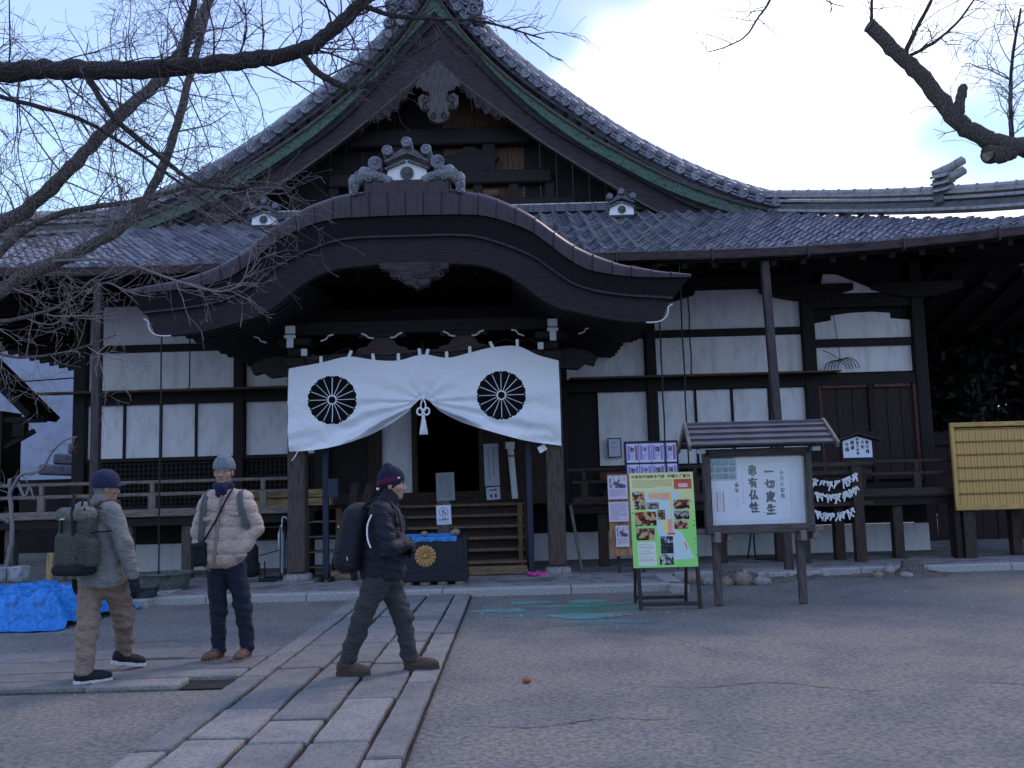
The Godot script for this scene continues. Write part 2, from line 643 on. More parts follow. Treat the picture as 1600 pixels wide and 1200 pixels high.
	mat("rope_dark", Color(0.05, 0.03, 0.06), 0.8, Vector3(40, 40, 40), "fine")
	mat("cloth_white", Color(0.8, 0.8, 0.82), 0.85)
	mat("blue_cloth", Color(0.05, 0.25, 0.65), 0.7, Vector3(6, 6, 6), "mottle")
	mat("shoe_black", Color(0.01, 0.01, 0.013), 0.5)
	mat("pink", Color(0.65, 0.05, 0.3), 0.6)
	mat("umbrella_clear", Color(0.4, 0.44, 0.5), 0.25)
	mat("umbrella_blue", Color(0.08, 0.11, 0.2), 0.5)
	mat("prop_wood", Color(0.075, 0.055, 0.058), 0.7, Vector3(7, 0.5, 7), "grain", "grain", 0.2)
	mat("brick", Color(0.3, 0.09, 0.05), 0.9)
	mat("bark_rough", Color(0.3, 0.265, 0.25), 0.95, Vector3(7, 7, 7), "bark", "fine", 2.5)
	mat("planter_a", Color(0.12, 0.135, 0.12), 0.8, Vector3(3, 3, 3), "mottle")
	mat("planter_b", Color(0.07, 0.08, 0.09), 0.8, Vector3(3, 3, 3), "mottle")
	mat("black_fabric", Color(0.012, 0.013, 0.017), 0.85, Vector3(8, 8, 8), "mottle", "fine", 0.2)
	mat("store_wall", Color(0.33, 0.36, 0.46), 0.9, Vector3(0.3, 0.3, 0.3), "plaster")
	mat("leaf_a", Color(0.007, 0.009, 0.006), 0.6)
	mat("leaf_b", Color(0.022, 0.007, 0.007), 0.6)
	mat("dark_red", Color(0.035, 0.014, 0.014), 0.8, Vector3(7, 0.5, 7), "grain")
	var sk := mat("skin", Color(1, 1, 1), 0.55)
	sk.vertex_color_use_as_albedo = true
	var fab := [["puffer", Color(0.47, 0.355, 0.3), 0.5], ["puffer_dark", Color(0.26, 0.19, 0.18), 0.6], ["navy_cloth", Color(0.012, 0.015, 0.032), 0.85], ["grey_knit", Color(0.2, 0.21, 0.25), 0.95], ["navy_scarf", Color(0.01, 0.013, 0.05), 0.9], ["strap_grey", Color(0.1, 0.115, 0.12), 0.8], ["grey_jacket", Color(0.2, 0.19, 0.185), 0.75], ["tan_cloth", Color(0.25, 0.175, 0.135), 0.8], ["navy_cap", Color(0.018, 0.022, 0.07), 0.85], ["olive_cloth", Color(0.06, 0.062, 0.052), 0.8], ["olive_light", Color(0.13, 0.13, 0.11), 0.75], ["blue_bottle", Color(0.02, 0.05, 0.16), 0.5], ["black_jacket", Color(0.009, 0.01, 0.02), 0.7], ["charcoal_cloth", Color(0.042, 0.042, 0.044), 0.85], ["navy_knit", Color(0.012, 0.014, 0.035), 0.95], ["maroon_knit", Color(0.09, 0.012, 0.045), 0.95], ["black_pack", Color(0.009, 0.01, 0.018), 0.65], ["leaflet", Color(0.3, 0.45, 0.75), 0.6], ["brown_shoe", Color(0.12, 0.065, 0.05), 0.7], ["tan_sole", Color(0.22, 0.16, 0.12), 0.85], ["tan_trim", Color(0.33, 0.25, 0.2), 0.8], ["black_shoe", Color(0.008, 0.01, 0.018), 0.7], ["white_sole", Color(0.62, 0.6, 0.6), 0.8], ["brown_boot", Color(0.09, 0.055, 0.042), 0.75], ["grey_sole", Color(0.05, 0.045, 0.045), 0.9]]
	for q in fab:
		var m := mat(q[0], q[1], q[2], Vector3(3, 7, 3), "cloth", "rustle", 0.7)
		m.rim_enabled = true
		m.rim = 0.25
		m.rim_tint = 0.6
	mat("rim_metal", Color(0.05, 0.045, 0.04), 0.3, Vector3.ZERO, "", "", 0.0, 0.6)
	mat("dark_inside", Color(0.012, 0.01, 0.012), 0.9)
	mat("cord", Color(0.01, 0.01, 0.012), 0.6)


# ---------------------------------------------------------------- sky
func make_sky() -> Sky:
	var w := 512
	var h := 256
	var im := Image.create(w, h, false, Image.FORMAT_RGBF)
	var n := FastNoiseLite.new()
	n.seed = 31
	n.frequency = 1.6
	n.fractal_octaves = 5
	n.noise_type = FastNoiseLite.TYPE_SIMPLEX_SMOOTH
	var zen := Vector3(0.38, 0.52, 1.03)
	var hor := Vector3(0.6, 0.92, 1.24)
	var sunward := Vector3(0.34, 0.24, -0.9).normalized()
	for j in h:
		var el := (0.5 - (j + 0.5) / h) * PI
		for i in w:
			var az := (i + 0.5) / w * TAU
			var p := Vector3(sin(az) * cos(el), sin(el), -cos(az) * cos(el))
			var up := maxf(p.y, 0.0)
			var c := hor.lerp(zen, smoothstep(0.08, 0.6, up))
			var q := Vector3(p.x, p.y * 2.0, p.z) * 1.5 / (0.6 + up)     # cloud banks flatten towards the horizon
			var f := n.get_noise_3d(q.x, q.y, q.z)
			var away := rad_to_deg(acos(clampf(p.dot(sunward), -1.0, 1.0)))
			var bank := 1.0 - smoothstep(7.0, 22.0, away + f * 26.0)     # the bright bank in front of the sun
			var veil := maxf(bank, smoothstep(0.05, 0.5, f) * 0.7 * smoothstep(50.0, 75.0, away))
			c = c.lerp(Vector3(1.05, 1.09, 1.2) * (1.0 + 0.35 * bank), veil)
			if p.y < 0.0:
				c = Vector3(0.5, 0.55, 0.75)
			im.set_pixel(i, j, Color(c.x, c.y, c.z))
	var m := PanoramaSkyMaterial.new()
	m.panorama = ImageTexture.create_from_image(im)
	var s := Sky.new()
	s.sky_material = m
	return s


func make_view() -> void:
	var cam := Camera3D.new()
	cam.name = "camera"
	cam.position = Vector3(0, 1.45, 0)
	cam.rotation_degrees = Vector3(6.3, 0, -1.6)
	cam.fov = 44.97
	cam.near = 0.1
	cam.far = 400.0
	add_child(cam)
	var e := Environment.new()
	e.background_mode = Environment.BG_SKY
	e.sky = make_sky()
	e.background_energy_multiplier = 1.0
	e.tonemap_mode = Environment.TONE_MAPPER_LINEAR
	e.tonemap_exposure = 1.3
	e.sdfgi_enabled = true
	e.ssao_enabled = true
	e.ssil_enabled = true
	var we := WorldEnvironment.new()
	we.name = "environment"
	we.environment = e
	add_child(we)
	var sun := DirectionalLight3D.new()
	sun.name = "sun"
	sun.light_color = Color(1.0, 0.9, 0.84)
	sun.light_energy = 0.4
	sun.light_angular_distance = 14.0
	sun.shadow_enabled = true
	add_child(sun)
	sun.look_at_from_position(Vector3(14, 20, -16), Vector3.ZERO)


# ---------------------------------------------------------------- ground and paving
func make_ground() -> void:
	var pm := PlaneMesh.new()
	pm.size = Vector2(260, 260)
	kind(obj("ground", pm, mats.ground, null, Vector3(0, 0, -40)), "structure")

	# the forecourt path: a bed of soil with granite slabs, each its own stone
	var path: MeshInstance3D = kind(obj("path", flat(-2.2, -0.61, -12.66, 3.0), mats.soil, null, Vector3(0, 0.014, 0)), "structure")
	for side in [[-2.17, -1.975], [-0.83, -0.63]]:
		var z := -12.66
		while z < 2.5:
			var l := rng.randf_range(0.8, 2.1)
			slab(path, side[0], side[1], z, minf(z + l, 2.7), 0.03)
			z += l
	for k in 3:
		var x0: float = [-1.955, -1.57, -1.2][k]
		var x1: float = [-1.585, -1.215, -0.85][k]
		var z := -12.66
		while z < 2.5:
			var l := rng.randf_range(0.4, 1.25) * (1.0 if z < -9 else 1.15)
			slab(path, x0 + rng.randf_range(0, 0.012), x1 - rng.randf_range(0, 0.02), z, minf(z + l, 2.7), rng.randf_range(0.028, 0.055))
			z += l
	# the crossing path to the left
	var cross: MeshInstance3D = kind(obj("path", flat(-13.0, -2.2, -8.85, -7.14), mats.soil, null, Vector3(0, 0.012, 0)), "structure")
	for row in [[-7.42, -7.14], [-7.76, -7.44], [-8.3, -7.78], [-8.85, -8.32]]:
		var x: float = -2.2
		while x > -12.8:
			var l := rng.randf_range(0.7, 1.7)
			if row[0] < -7.5 or x < -2.4:
				slab(cross, maxf(x - l, -13), x, row[0] + rng.randf_range(0, 0.012), row[1], rng.randf_range(0.015, 0.04))
			else:
				l = 0.18
			x -= l

	# stone platform in front of the porch and the apron along the hall
	var apron: MeshInstance3D = kind(bx("apron", null, mats.concrete, Vector3(24, 0.16, 6.3), Vector3(-1.5, 0.012, -17.3)), "structure")
	var front: MeshInstance3D = kind(bx("platform", null, mats.concrete, Vector3(6.9, 0.16, 1.4), Vector3(-1.45, 0.008, -13.55)), "structure")
	var x := -5.1
	while x < 2.2:
		var l := minf(rng.randf_range(0.9, 1.9), 2.26 - x)
		bx("edge_stone", front, mats.edge_stone, Vector3(l - 0.008, 0.14, 0.24), Vector3(x + l / 2 + 1.45, 0.026, 0.79), Vector3.ZERO, 0.014)
		x += l
	for sx in [-5.0, 2.14]:
		var z := -13.95
		while z < -12.9:
			bx("edge_stone", front, mats.edge_stone, Vector3(0.24, 0.14, 0.5), Vector3(sx + 1.45, 0.026, z + 13.8), Vector3.ZERO, 0.014)
			z += 0.51
	for part in [[-13.0, -5.2], [2.35, 10.2]]:
		x = part[0]
		while x < part[1]:
			var l := minf(rng.randf_range(0.9, 1.9), part[1] - x + 0.05)
			bx("edge_stone", apron, mats.edge_stone, Vector3(l - 0.008, 0.14, 0.2), Vector3(x + l / 2 + 1.5, 0.02, 3.1), Vector3.ZERO, 0.014)
			x += l

	# cracks in the asphalt
	var crack := mat("crack", Color(0.05, 0.045, 0.045), 0.95)
	for c in [
		[Vector2(0.75, -6.9), Vector2(1.3, -6.75), Vector2(1.8, -6.85), Vector2(2.35, -6.5), Vector2(2.45, -6.62)],
		[Vector2(-0.05, -9.3), Vector2(0.3, -9.75), Vector2(0.9, -9.9), Vector2(1.5, -9.85)],
		[Vector2(3.0, -6.7), Vector2(3.35, -6.62), Vector2(3.8, -6.3), Vector2(4.6, -6.15)],
		[Vector2(-4.3, -9.4), Vector2(-3.6, -9.55), Vector2(-3.2, -9.5)],
		[Vector2(-3.3, -11.2), Vector2(-2.9, -10.9), Vector2(-2.4, -11.0), Vector2(-2.25, -10.85)],
		[Vector2(-0.6, -5.9), Vector2(0.1, -5.8), Vector2(0.6, -5.95), Vector2(1.3, -5.7)],
		[Vector2(-5.8, -9.9), Vector2(-5.0, -10.2), Vector2(-4.4, -10.0)],
		[Vector2(1.35, -9.0), Vector2(1.6, -8.4), Vector2(1.68, -8.1)]]:
		var s := Shape.new()
		var l := PackedVector3Array()
		for q in c:
			l.append(Vector3(q.x, 0, q.y))
		l = smooth_line(l, 14)
		for i in l.size():
			l[i] += Vector3(rng.randf_range(-0.02, 0.02), 0.004, rng.randf_range(-0.02, 0.02))
		for i in l.size() - 1:
			var w := 0.0055 * sin(PI * (i + 0.6) / l.size()) * rng.randf_range(0.5, 1.5)
			s.face(l[i] + Vector3(0, 0, w), l[i + 1] + Vector3(0, 0, w), l[i + 1] - Vector3(0, 0, w), l[i] - Vector3(0, 0, w))
		kind(obj("crack", s.done(), crack), "structure")

	# worn turquoise paint on the asphalt
	var tx := noise_tex(0.03, [[0.0, Color(1, 1, 1, 0.15)], [0.36, Color(1, 1, 1, 0.45)], [0.55, Color(1, 1, 1, 0.9)], [1.0, Color(1, 1, 1, 1.0)]], 41, 256, 5)
	for b in [[0.75, -10.45, 0.42, 0.2, 0], [0.95, -11.05, 0.55, 0.22, 1], [0.6, -11.35, 0.5, 0.12, 0], [0.15, -11.8, 0.3, 0.14, 0], [-0.2, -11.1, 0.33, 0.16, 0], [0.85, -11.75, 0.25, 0.16, 0], [0.9, -9.95, 0.5, 0.14, 2], [0.35, -10.7, 0.5, 0.25, 2], [1.0, -11.4, 0.5, 0.13, 1]]:
		var pc := mat("ground_paint_%d" % b[4], [Color(0.16, 0.42, 0.36, 0.75), Color(0.06, 0.3, 0.17, 0.7), Color(0.16, 0.36, 0.33, 0.35)][b[4]], 0.8)
		pc.transparency = BaseMaterial3D.TRANSPARENCY_ALPHA
		pc.albedo_color.a = [0.75, 0.6, 0.4][b[4]]
		pc.albedo_texture = tx
		var s := Shape.new()
		var c := s.add(Vector3(b[0], 0.005, b[1]), Vector2(0.5, 0.5))
		var n := 28
		for k in n:
			var a := TAU * k / n
			var r := 1.0 + 0.16 * sin(a * 3 + b[0] * 9) + rng.randf_range(-0.07, 0.07)
			s.add(Vector3(b[0] + cos(a) * b[2] * r, 0.005, b[1] - sin(a) * b[3] * r), Vector2(0.5 + cos(a) * 0.4 + b[0], 0.5 + sin(a) * 0.4))
		for k in n:
			s.tri(c, c + 1 + k, c + 1 + (k + 1) % n)
		var o := obj("ground_paint", s.done(), pc, null, Vector3(0, 0.0006 * rng.randi_range(0, 6), 0))
		kind(o, "structure")

	# grit and small pebbles lying loose on the forecourt
	var g := Shape.new()
	for k in 900:
		var at := Vector3(rng.randf_range(-6.0, 8.5), 0.0, rng.randf_range(-13.8, -4.2))
		if k % 2 == 0:
			at = Vector3(rng.randf_range(-5.5, 8.5), 0.0, rng.randf_range(-14.1, -12.2) if k % 4 == 0 else rng.randf_range(-11.5, -10.2))
		if at.x > -2.3 and at.x < -0.5:
			at.x = -0.5 + rng.randf() * 0.25
		var r := rng.randf_range(0.004, 0.014) * (1.0 if rng.randf() < 0.93 else 1.8)
		var q := PackedVector3Array()
		for j in 5:
			var a := TAU * j / 5 + rng.randf()
			q.append(at + Vector3(cos(a) * r * rng.randf_range(0.7, 1.3), -0.001, sin(a) * r * rng.randf_range(0.7, 1.3)))
		var top := at + Vector3(0, r * 0.8, 0)
		for j in 5:
			g.face3(top, q[(j + 1) % 5], q[j])
	kind(obj("grit", g.done(), mats.stone_grey), "stuff")


func flat(x0: float, x1: float, z0: float, z1: float) -> ArrayMesh:
	var s := Shape.new()
	s.face(Vector3(x0, 0, z1), Vector3(x1, 0, z1), Vector3(x1, 0, z0), Vector3(x0, 0, z0))
	return s.done()


func slab(parent: Node, x0: float, x1: float, z0: float, z1: float, gap: float) -> void:
	if z1 - z0 < 0.1 or x1 - x0 < 0.05:
		return
	var w := (x1 - x0) / 2
	var l := (z1 - z0 - gap) / 2
	var rim := PackedVector2Array()                    # an outline with worn, chipped corners
	for c in 4:
		var a: Vector2 = [Vector2(-w, -l), Vector2(w, -l), Vector2(w, l), Vector2(-w, l)][c]
		var b: Vector2 = [Vector2(w, -l), Vector2(w, l), Vector2(-w, l), Vector2(-w, -l)][c]
		var d := (b - a).normalized()
		var nrm := Vector2(-d.y, d.x)
		var chip := rng.randf_range(0.004, 0.012) if rng.randf() < 0.75 else rng.randf_range(0.02, 0.045)
		var steps := maxi(2, int(a.distance_to(b) / 0.16))
		rim.append(a + d * chip)
		for i in range(1, steps):
			rim.append(a.lerp(b, float(i) / steps) + nrm * maxf(0.0, rng.randf_range(-0.004, 0.007)))
		rim.append(b - d * rng.randf_range(0.004, 0.014))
	var s := Shape.new()
	var n := rim.size()
	for p in rim:
		s.add(Vector3(p.x * 0.97 if absf(p.x) > w * 0.5 else p.x, 0.035 + rng.randf_range(-0.002, 0.001), p.y - signf(p.y) * 0.01))
	var mid := s.add(Vector3(0, 0.036, 0))
	for i in n:
		s.tri(mid, (i + 1) % n, i)
	for i in n:
		var p := rim[i]
		var q := rim[(i + 1) % n]
		var pi := s.v[i]
		var qi := s.v[(i + 1) % n]
		s.face(pi, qi, Vector3(q.x, 0.025, q.y), Vector3(p.x, 0.025, p.y))
		s.face(Vector3(p.x, 0.025, p.y), Vector3(q.x, 0.025, q.y), Vector3(q.x, -0.04, q.y), Vector3(p.x, -0.04, p.y))
	obj("stone_slab", s.done(), mats["stone_%d" % rng.randi_range(0, 2)], parent, Vector3((x0 + x1) / 2, rng.randf_range(-0.009, 0.001), (z0 + z1) / 2), Vector3(rng.randf_range(-0.006, 0.006), rng.randf_range(-0.004, 0.004), rng.randf_range(-0.012, 0.012)))


# ---------------------------------------------------------------- the hall
func make_hall() -> void:
	hall = thing("temple_hall", "old dark timber temple hall with white plaster walls, tiled gable roof and curved porch", "temple")
	make_walls()
	make_veranda()
	make_skirt_roof()
	make_gable()
	make_porch_roof()
	make_porch()
	make_side_passage()


func make_walls() -> void:
	var z := WALL
	# the core of the building: dark timber frame behind the panels
	var core := bx("wall", hall, mats.wood_x, Vector3(5.2, 4.4, 0.12), Vector3(-5.3, 3.3, z - 0.13))
	bx("wall", hall, mats.wood_x, Vector3(6.9, 4.4, 0.12), Vector3(4.25, 3.3, z - 0.13))
	bx("wall", hall, mats.wood_x, Vector3(3.5, 1.9, 0.12), Vector3(-0.95, 4.55, z - 0.13))
	bx("wall", hall, mats.wood_z, Vector3(0.12, 4.4, 14.0), Vector3(-8.05, 3.3, z - 7.2))
	bx("wall", hall, mats.wood_z, Vector3(0.12, 4.4, 14.0), Vector3(7.64, 3.3, z - 7.2))
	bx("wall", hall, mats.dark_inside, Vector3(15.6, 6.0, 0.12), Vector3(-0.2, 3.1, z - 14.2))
	bx("ceiling", hall, mats.wood_x, Vector3(15.6, 0.1, 14.0), Vector3(-0.2, 5.35, z - 7.2))
	bx("floor", hall, mats.brown_wood_x, Vector3(15.6, 0.12, 14.0), Vector3(-0.2, 1.09, z - 7.08))
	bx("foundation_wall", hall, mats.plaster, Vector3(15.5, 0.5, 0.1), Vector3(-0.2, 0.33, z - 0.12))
	bx("foundation_wall", hall, mats.wood_x, Vector3(15.5, 0.48, 0.08), Vector3(-0.2, 0.84, z - 0.14))  # dark strip: shade under the veranda floor, put in as dark timber colour
	# columns
	for x in [-7.97, -5.04, 2.58, 5.52, 7.56]:
		bx("column", hall, mats.wood_y, Vector3(0.235 if absf(x) > 5.2 else 0.19, 4.45, 0.22), Vector3(x, 3.2, z + 0.02), Vector3.ZERO, 0.015)
	for x in [-3.55, 0.9]:
		bx("column", hall, mats.wood_y, Vector3(0.2, 4.45, 0.22), Vector3(x, 3.2, z + 0.02), Vector3.ZERO, 0.015)
	# tie beams
	for b in [[-7.85, -3.45, 4.19, 0.13, 0.1], [-7.85, -3.45, 3.24, 0.2, 0.14], [-7.85, -3.45, 5.1, 0.2, 0.16], [-7.85, -3.45, 2.12, 0.07, 0.12], [-7.85, -3.45, 1.22, 0.14, 0.12],
		[1.0, 5.42, 4.19, 0.13, 0.1], [1.0, 7.46, 3.24, 0.2, 0.14], [1.0, 5.42, 5.12, 0.24, 0.16], [1.6, 5.42, 1.72, 0.1, 0.12], [1.6, 7.46, 1.24, 0.18, 0.12], [5.62, 7.46, 3.93, 0.14, 0.1], [5.62, 7.46, 4.78, 0.38, 0.14], [-3.45, 0.8, 3.35, 0.3, 0.16]]:
		bx("beam", hall, mats.wood_x, Vector3(b[1] - b[0], b[3], b[4]), Vector3((b[0] + b[1]) / 2, b[2], z + 0.03))
	# thin shelf boards running along the tie beam
	for b in [[-8.65, -3.4, 3.36, 0.42], [1.05, 5.95, 3.37, 0.36]]:
		bx("shelf_board", hall, mats.bare_wood_x, Vector3(b[1] - b[0], 0.035, b[3]), Vector3((b[0] + b[1]) / 2, b[2], z + b[3] / 2 + 0.1), Vector3(0.05, 0, 0))
	# white panels, each its own
	for p in [[-7.85, -5.15, 3.38, 4.12], [-7.85, -5.15, 4.26, 5.0], [-4.93, -3.66, 3.38, 4.12], [-4.93, -3.66, 4.26, 5.0],
		[-7.85, -7.2, 2.16, 3.14], [-7.15, -6.53, 2.16, 3.14], [-6.48, -5.87, 2.16, 3.14], [-5.83, -5.15, 2.16, 3.14], [-4.93, -3.66, 2.16, 3.14],
		[1.02, 2.47, 3.38, 4.12], [2.68, 5.41, 3.38, 4.12], [2.68, 5.41, 4.26, 5.0], [1.02, 2.47, 4.26, 5.0],
		[1.58, 2.48, 1.78, 3.13], [2.68, 3.36, 1.78, 3.13], [3.4, 4.03, 1.78, 3.13], [4.08, 4.72, 1.78, 3.13], [4.77, 5.41, 1.78, 3.13], [5.66, 7.44, 3.38, 3.86]]:
		bx("wall_panel", hall, mats.plaster, Vector3(p[1] - p[0], p[3] - p[2], 0.05), Vector3((p[0] + p[1]) / 2, (p[2] + p[3]) / 2, z - 0.03), Vector3.ZERO, 0.004)
	for x in [-7.175, -6.505, -5.85, 3.38, 4.055, 4.745]:
		bx("muntin", hall, mats.wood_y, Vector3(0.045, 0.99 if x < 0 else 1.36, 0.05), Vector3(x, 2.65 if x < 0 else 2.455, z + 0.005))
	# the arched panel over the doors, and the sliver under the eaves
	var s := Shape.new()
	s.prism(PackedVector2Array([Vector2(5.66, 4.01), Vector2(7.44, 4.01), Vector2(7.44, 4.33), Vector2(7.08, 4.37), Vector2(7.08, 4.47), Vector2(6.75, 4.5), Vector2(6.35, 4.49), Vector2(5.98, 4.45), Vector2(5.98, 4.36), Vector2(5.66, 4.31)]), -0.05, 0.01)
	obj("wall_panel", s.done(), mats.plaster, hall, Vector3(0, 0, z + 0.02))
	s = Shape.new()
	s.prism(PackedVector2Array([Vector2(5.75, 4.85), Vector2(6.9, 4.85), Vector2(6.1, 5.2), Vector2(5.85, 5.22)]), -0.05, 0.0)
	obj("wall_panel", s.done(), mats.plaster, hall, Vector3(0, 0, z + 0.13))
	# boat shaped bracket arms on the columns
	for x in [-5.04, 2.58, 5.52, 7.56]:
		s = Shape.new()
		s.prism(PackedVector2Array([Vector2(-0.85, 0.0), Vector2(0.85, 0.0), Vector2(0.85, -0.12), Vector2(0.5, -0.22), Vector2(0.2, -0.28), Vector2(-0.2, -0.28), Vector2(-0.5, -0.22), Vector2(-0.85, -0.12)]), -0.09, 0.09)
		obj("bracket_arm", s.done(), mats.wood_x, hall, Vector3(x, 5.02, z + 0.11))
	# lattice below the left panels
	for r in [[-7.85, -5.15], [-4.93, -3.66]]:
		s = Shape.new()
		s.box(Vector3((r[0] + r[1]) / 2, 1.69, z - 0.06), Vector3(r[1] - r[0], 0.8, 0.03))
		var x: float = r[0] + 0.03
		while x < r[1]:
			s.box(Vector3(x, 1.69, z + 0.01), Vector3(0.028, 0.8, 0.035))
			x += 0.085
		for k in 9:
			s.box(Vector3((r[0] + r[1]) / 2, 1.33 + k * 0.09, z + 0.018), Vector3(r[1] - r[0], 0.024, 0.03))
		kind(obj("lattice_panel", s.done(), mats.wood_x, hall), "stuff")
	# plank doors on the right
	for d in [[5.68, 6.56], [6.64, 7.42]]:
		var door := bx("door", hall, mats.dark_door, Vector3(d[1] - d[0], 1.75, 0.05), Vector3((d[0] + d[1]) / 2, 2.26, z - 0.02))
		var w: float = d[1] - d[0]
		for k in 3:
			bx("plank", door, mats.dark_door, Vector3(w / 3 - 0.012, 1.72, 0.02), Vector3(-w / 3 + k * w / 3, 0, 0.032), Vector3.ZERO, 0.004)
	bx("door_stile", hall, mats.wood_y, Vector3(0.09, 1.86, 0.12), Vector3(6.6, 2.25, z + 0.02))
	bx("door_frame", hall, mats.red_wood_y, Vector3(0.07, 1.82, 0.1), Vector3(5.66, 2.26, z + 0.03))
	bx("door_frame", hall, mats.red_wood_y, Vector3(0.08, 1.82, 0.1), Vector3(7.42, 2.26, z + 0.035))
	bx("door_frame", hall, mats.red_wood_x, Vector3(0.84, 0.055, 0.1), Vector3(6.12, 3.11, z + 0.04))
	bx("door_frame", hall, mats.red_wood_x, Vector3(0.68, 0.07, 0.1), Vector3(7.0, 3.115, z + 0.04))
	# the entrance behind the porch: white side panel, jambs, transom, and a dim altar inside
	bx("wall_panel", hall, mats.plaster, Vector3(0.56, 1.75, 0.05), Vector3(-2.16, 2.05, z - 0.1), Vector3.ZERO, 0.004)
	for x in [-2.5, -1.83, -0.6, -0.02]:
		bx("door_jamb", hall, mats.brown_wood_y, Vector3(0.1, 2.3, 0.14), Vector3(x, 2.3, z - 0.06))
	bx("wall", hall, mats.brown_wood_y, Vector3(0.95, 2.1, 0.08), Vector3(-3.0, 2.2, z - 0.12))
	bx("wall", hall, mats.brown_wood_y, Vector3(0.86, 2.1, 0.08), Vector3(0.4, 2.2, z - 0.12))
	bx("wall", hall, mats.brown_wood_y, Vector3(0.48, 2.1, 0.08), Vector3(-0.31, 2.2, z - 0.12))
	bx("door_sill", hall, mats.brown_wood_x, Vector3(4.3, 0.22, 0.2), Vector3(-1.35, 1.28, z + 0.02))
	bx("counter", hall, mats.red_wood_x, Vector3(0.95, 0.22, 0.2), Vector3(2.03, 1.56, z + 0.06))


func make_veranda() -> void:
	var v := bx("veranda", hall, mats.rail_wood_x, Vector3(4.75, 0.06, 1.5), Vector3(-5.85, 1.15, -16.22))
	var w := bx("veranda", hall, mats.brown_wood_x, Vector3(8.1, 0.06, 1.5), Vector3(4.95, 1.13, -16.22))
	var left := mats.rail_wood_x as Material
	for side in 2:
		var x0: float = [-9.9, 0.95][side]
		var x1: float = [-3.75, 8.9][side]
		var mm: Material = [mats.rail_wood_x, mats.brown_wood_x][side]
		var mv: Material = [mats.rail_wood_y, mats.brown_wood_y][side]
		var o: Vector3 = [v, w][side].position
		var par: Node = [v, w][side]
		var mid := (x0 + x1) / 2
		bx("floor_edge", par, mm, Vector3(x1 - x0, 0.13, 0.1), Vector3(mid, 1.18, -15.5) - o, Vector3.ZERO, 0.012)
		bx("floor_beam", par, mats.wood_x, Vector3(x1 - x0, 0.14, 0.12), Vector3(mid, 1.035, -15.58) - o)
		bx("rail", par, mm, Vector3(x1 - x0 + 0.15, 0.055, 0.07), Vector3(mid, 1.69, -15.5) - o, Vector3.ZERO, 0.012)
		bx("rail", par, mm, Vector3(x1 - x0, 0.06, 0.06), Vector3(mid, 1.485, -15.5) - o, Vector3.ZERO, 0.012)
		var x := x0 + 0.2
		var k := 0
		while x < x1:
			bx("rail_post", par, mv, Vector3(0.12, 0.26, 0.08), Vector3(x, 1.37, -15.497) - o)
			if k % 2 == 0:
				bx("rail_post", par, mv, Vector3(0.07, 0.17, 0.065), Vector3(x, 1.6, -15.497) - o)
			x += 0.92
			k += 1
		for j in 7 if side == 0 else 9:
			var px := x0 + 0.5 + j * 0.98
			if px < x1:
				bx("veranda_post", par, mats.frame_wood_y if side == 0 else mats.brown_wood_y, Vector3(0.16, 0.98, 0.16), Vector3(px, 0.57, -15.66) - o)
		# floor boards running out from the wall
		x = maxf(x0, -8.2)
		while x < x1 - 0.2:
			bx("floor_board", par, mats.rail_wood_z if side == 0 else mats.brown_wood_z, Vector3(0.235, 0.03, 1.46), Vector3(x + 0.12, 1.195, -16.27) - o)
			x += 0.24
	# stacked planks on the left veranda beside the porch post
	for k in 2:
		tag(bx("timber_plank", null, mats.pale_wood_x, Vector3(1.55, 0.13, 0.22), Vector3(-3.9, 1.29 + k * 0.145, -15.95 + k * 0.04), Vector3(0, 0.03 * k, 0)), ["pale timber plank on the veranda left of the porch, lower of two", "pale timber plank stacked on another on the veranda left of the porch"][k], "plank", "planks on the veranda")


# height of the tiled skirt roof over the eaves: t = 0 at the eave, 1 at the foot of the gable
func roof_y(x: float, t: float) -> float:
	var far := maxf(0.0, absf(x - CX) - 4.6)
	return 4.97 + 2.13 * (0.9 * t + 0.1 * t * t) + 0.011 * far * far * (1.0 - t)


func roof_at(x: float, t: float) -> Vector3:
	return Vector3(x, roof_y(x, t), -13.92 - 4.75 * t)


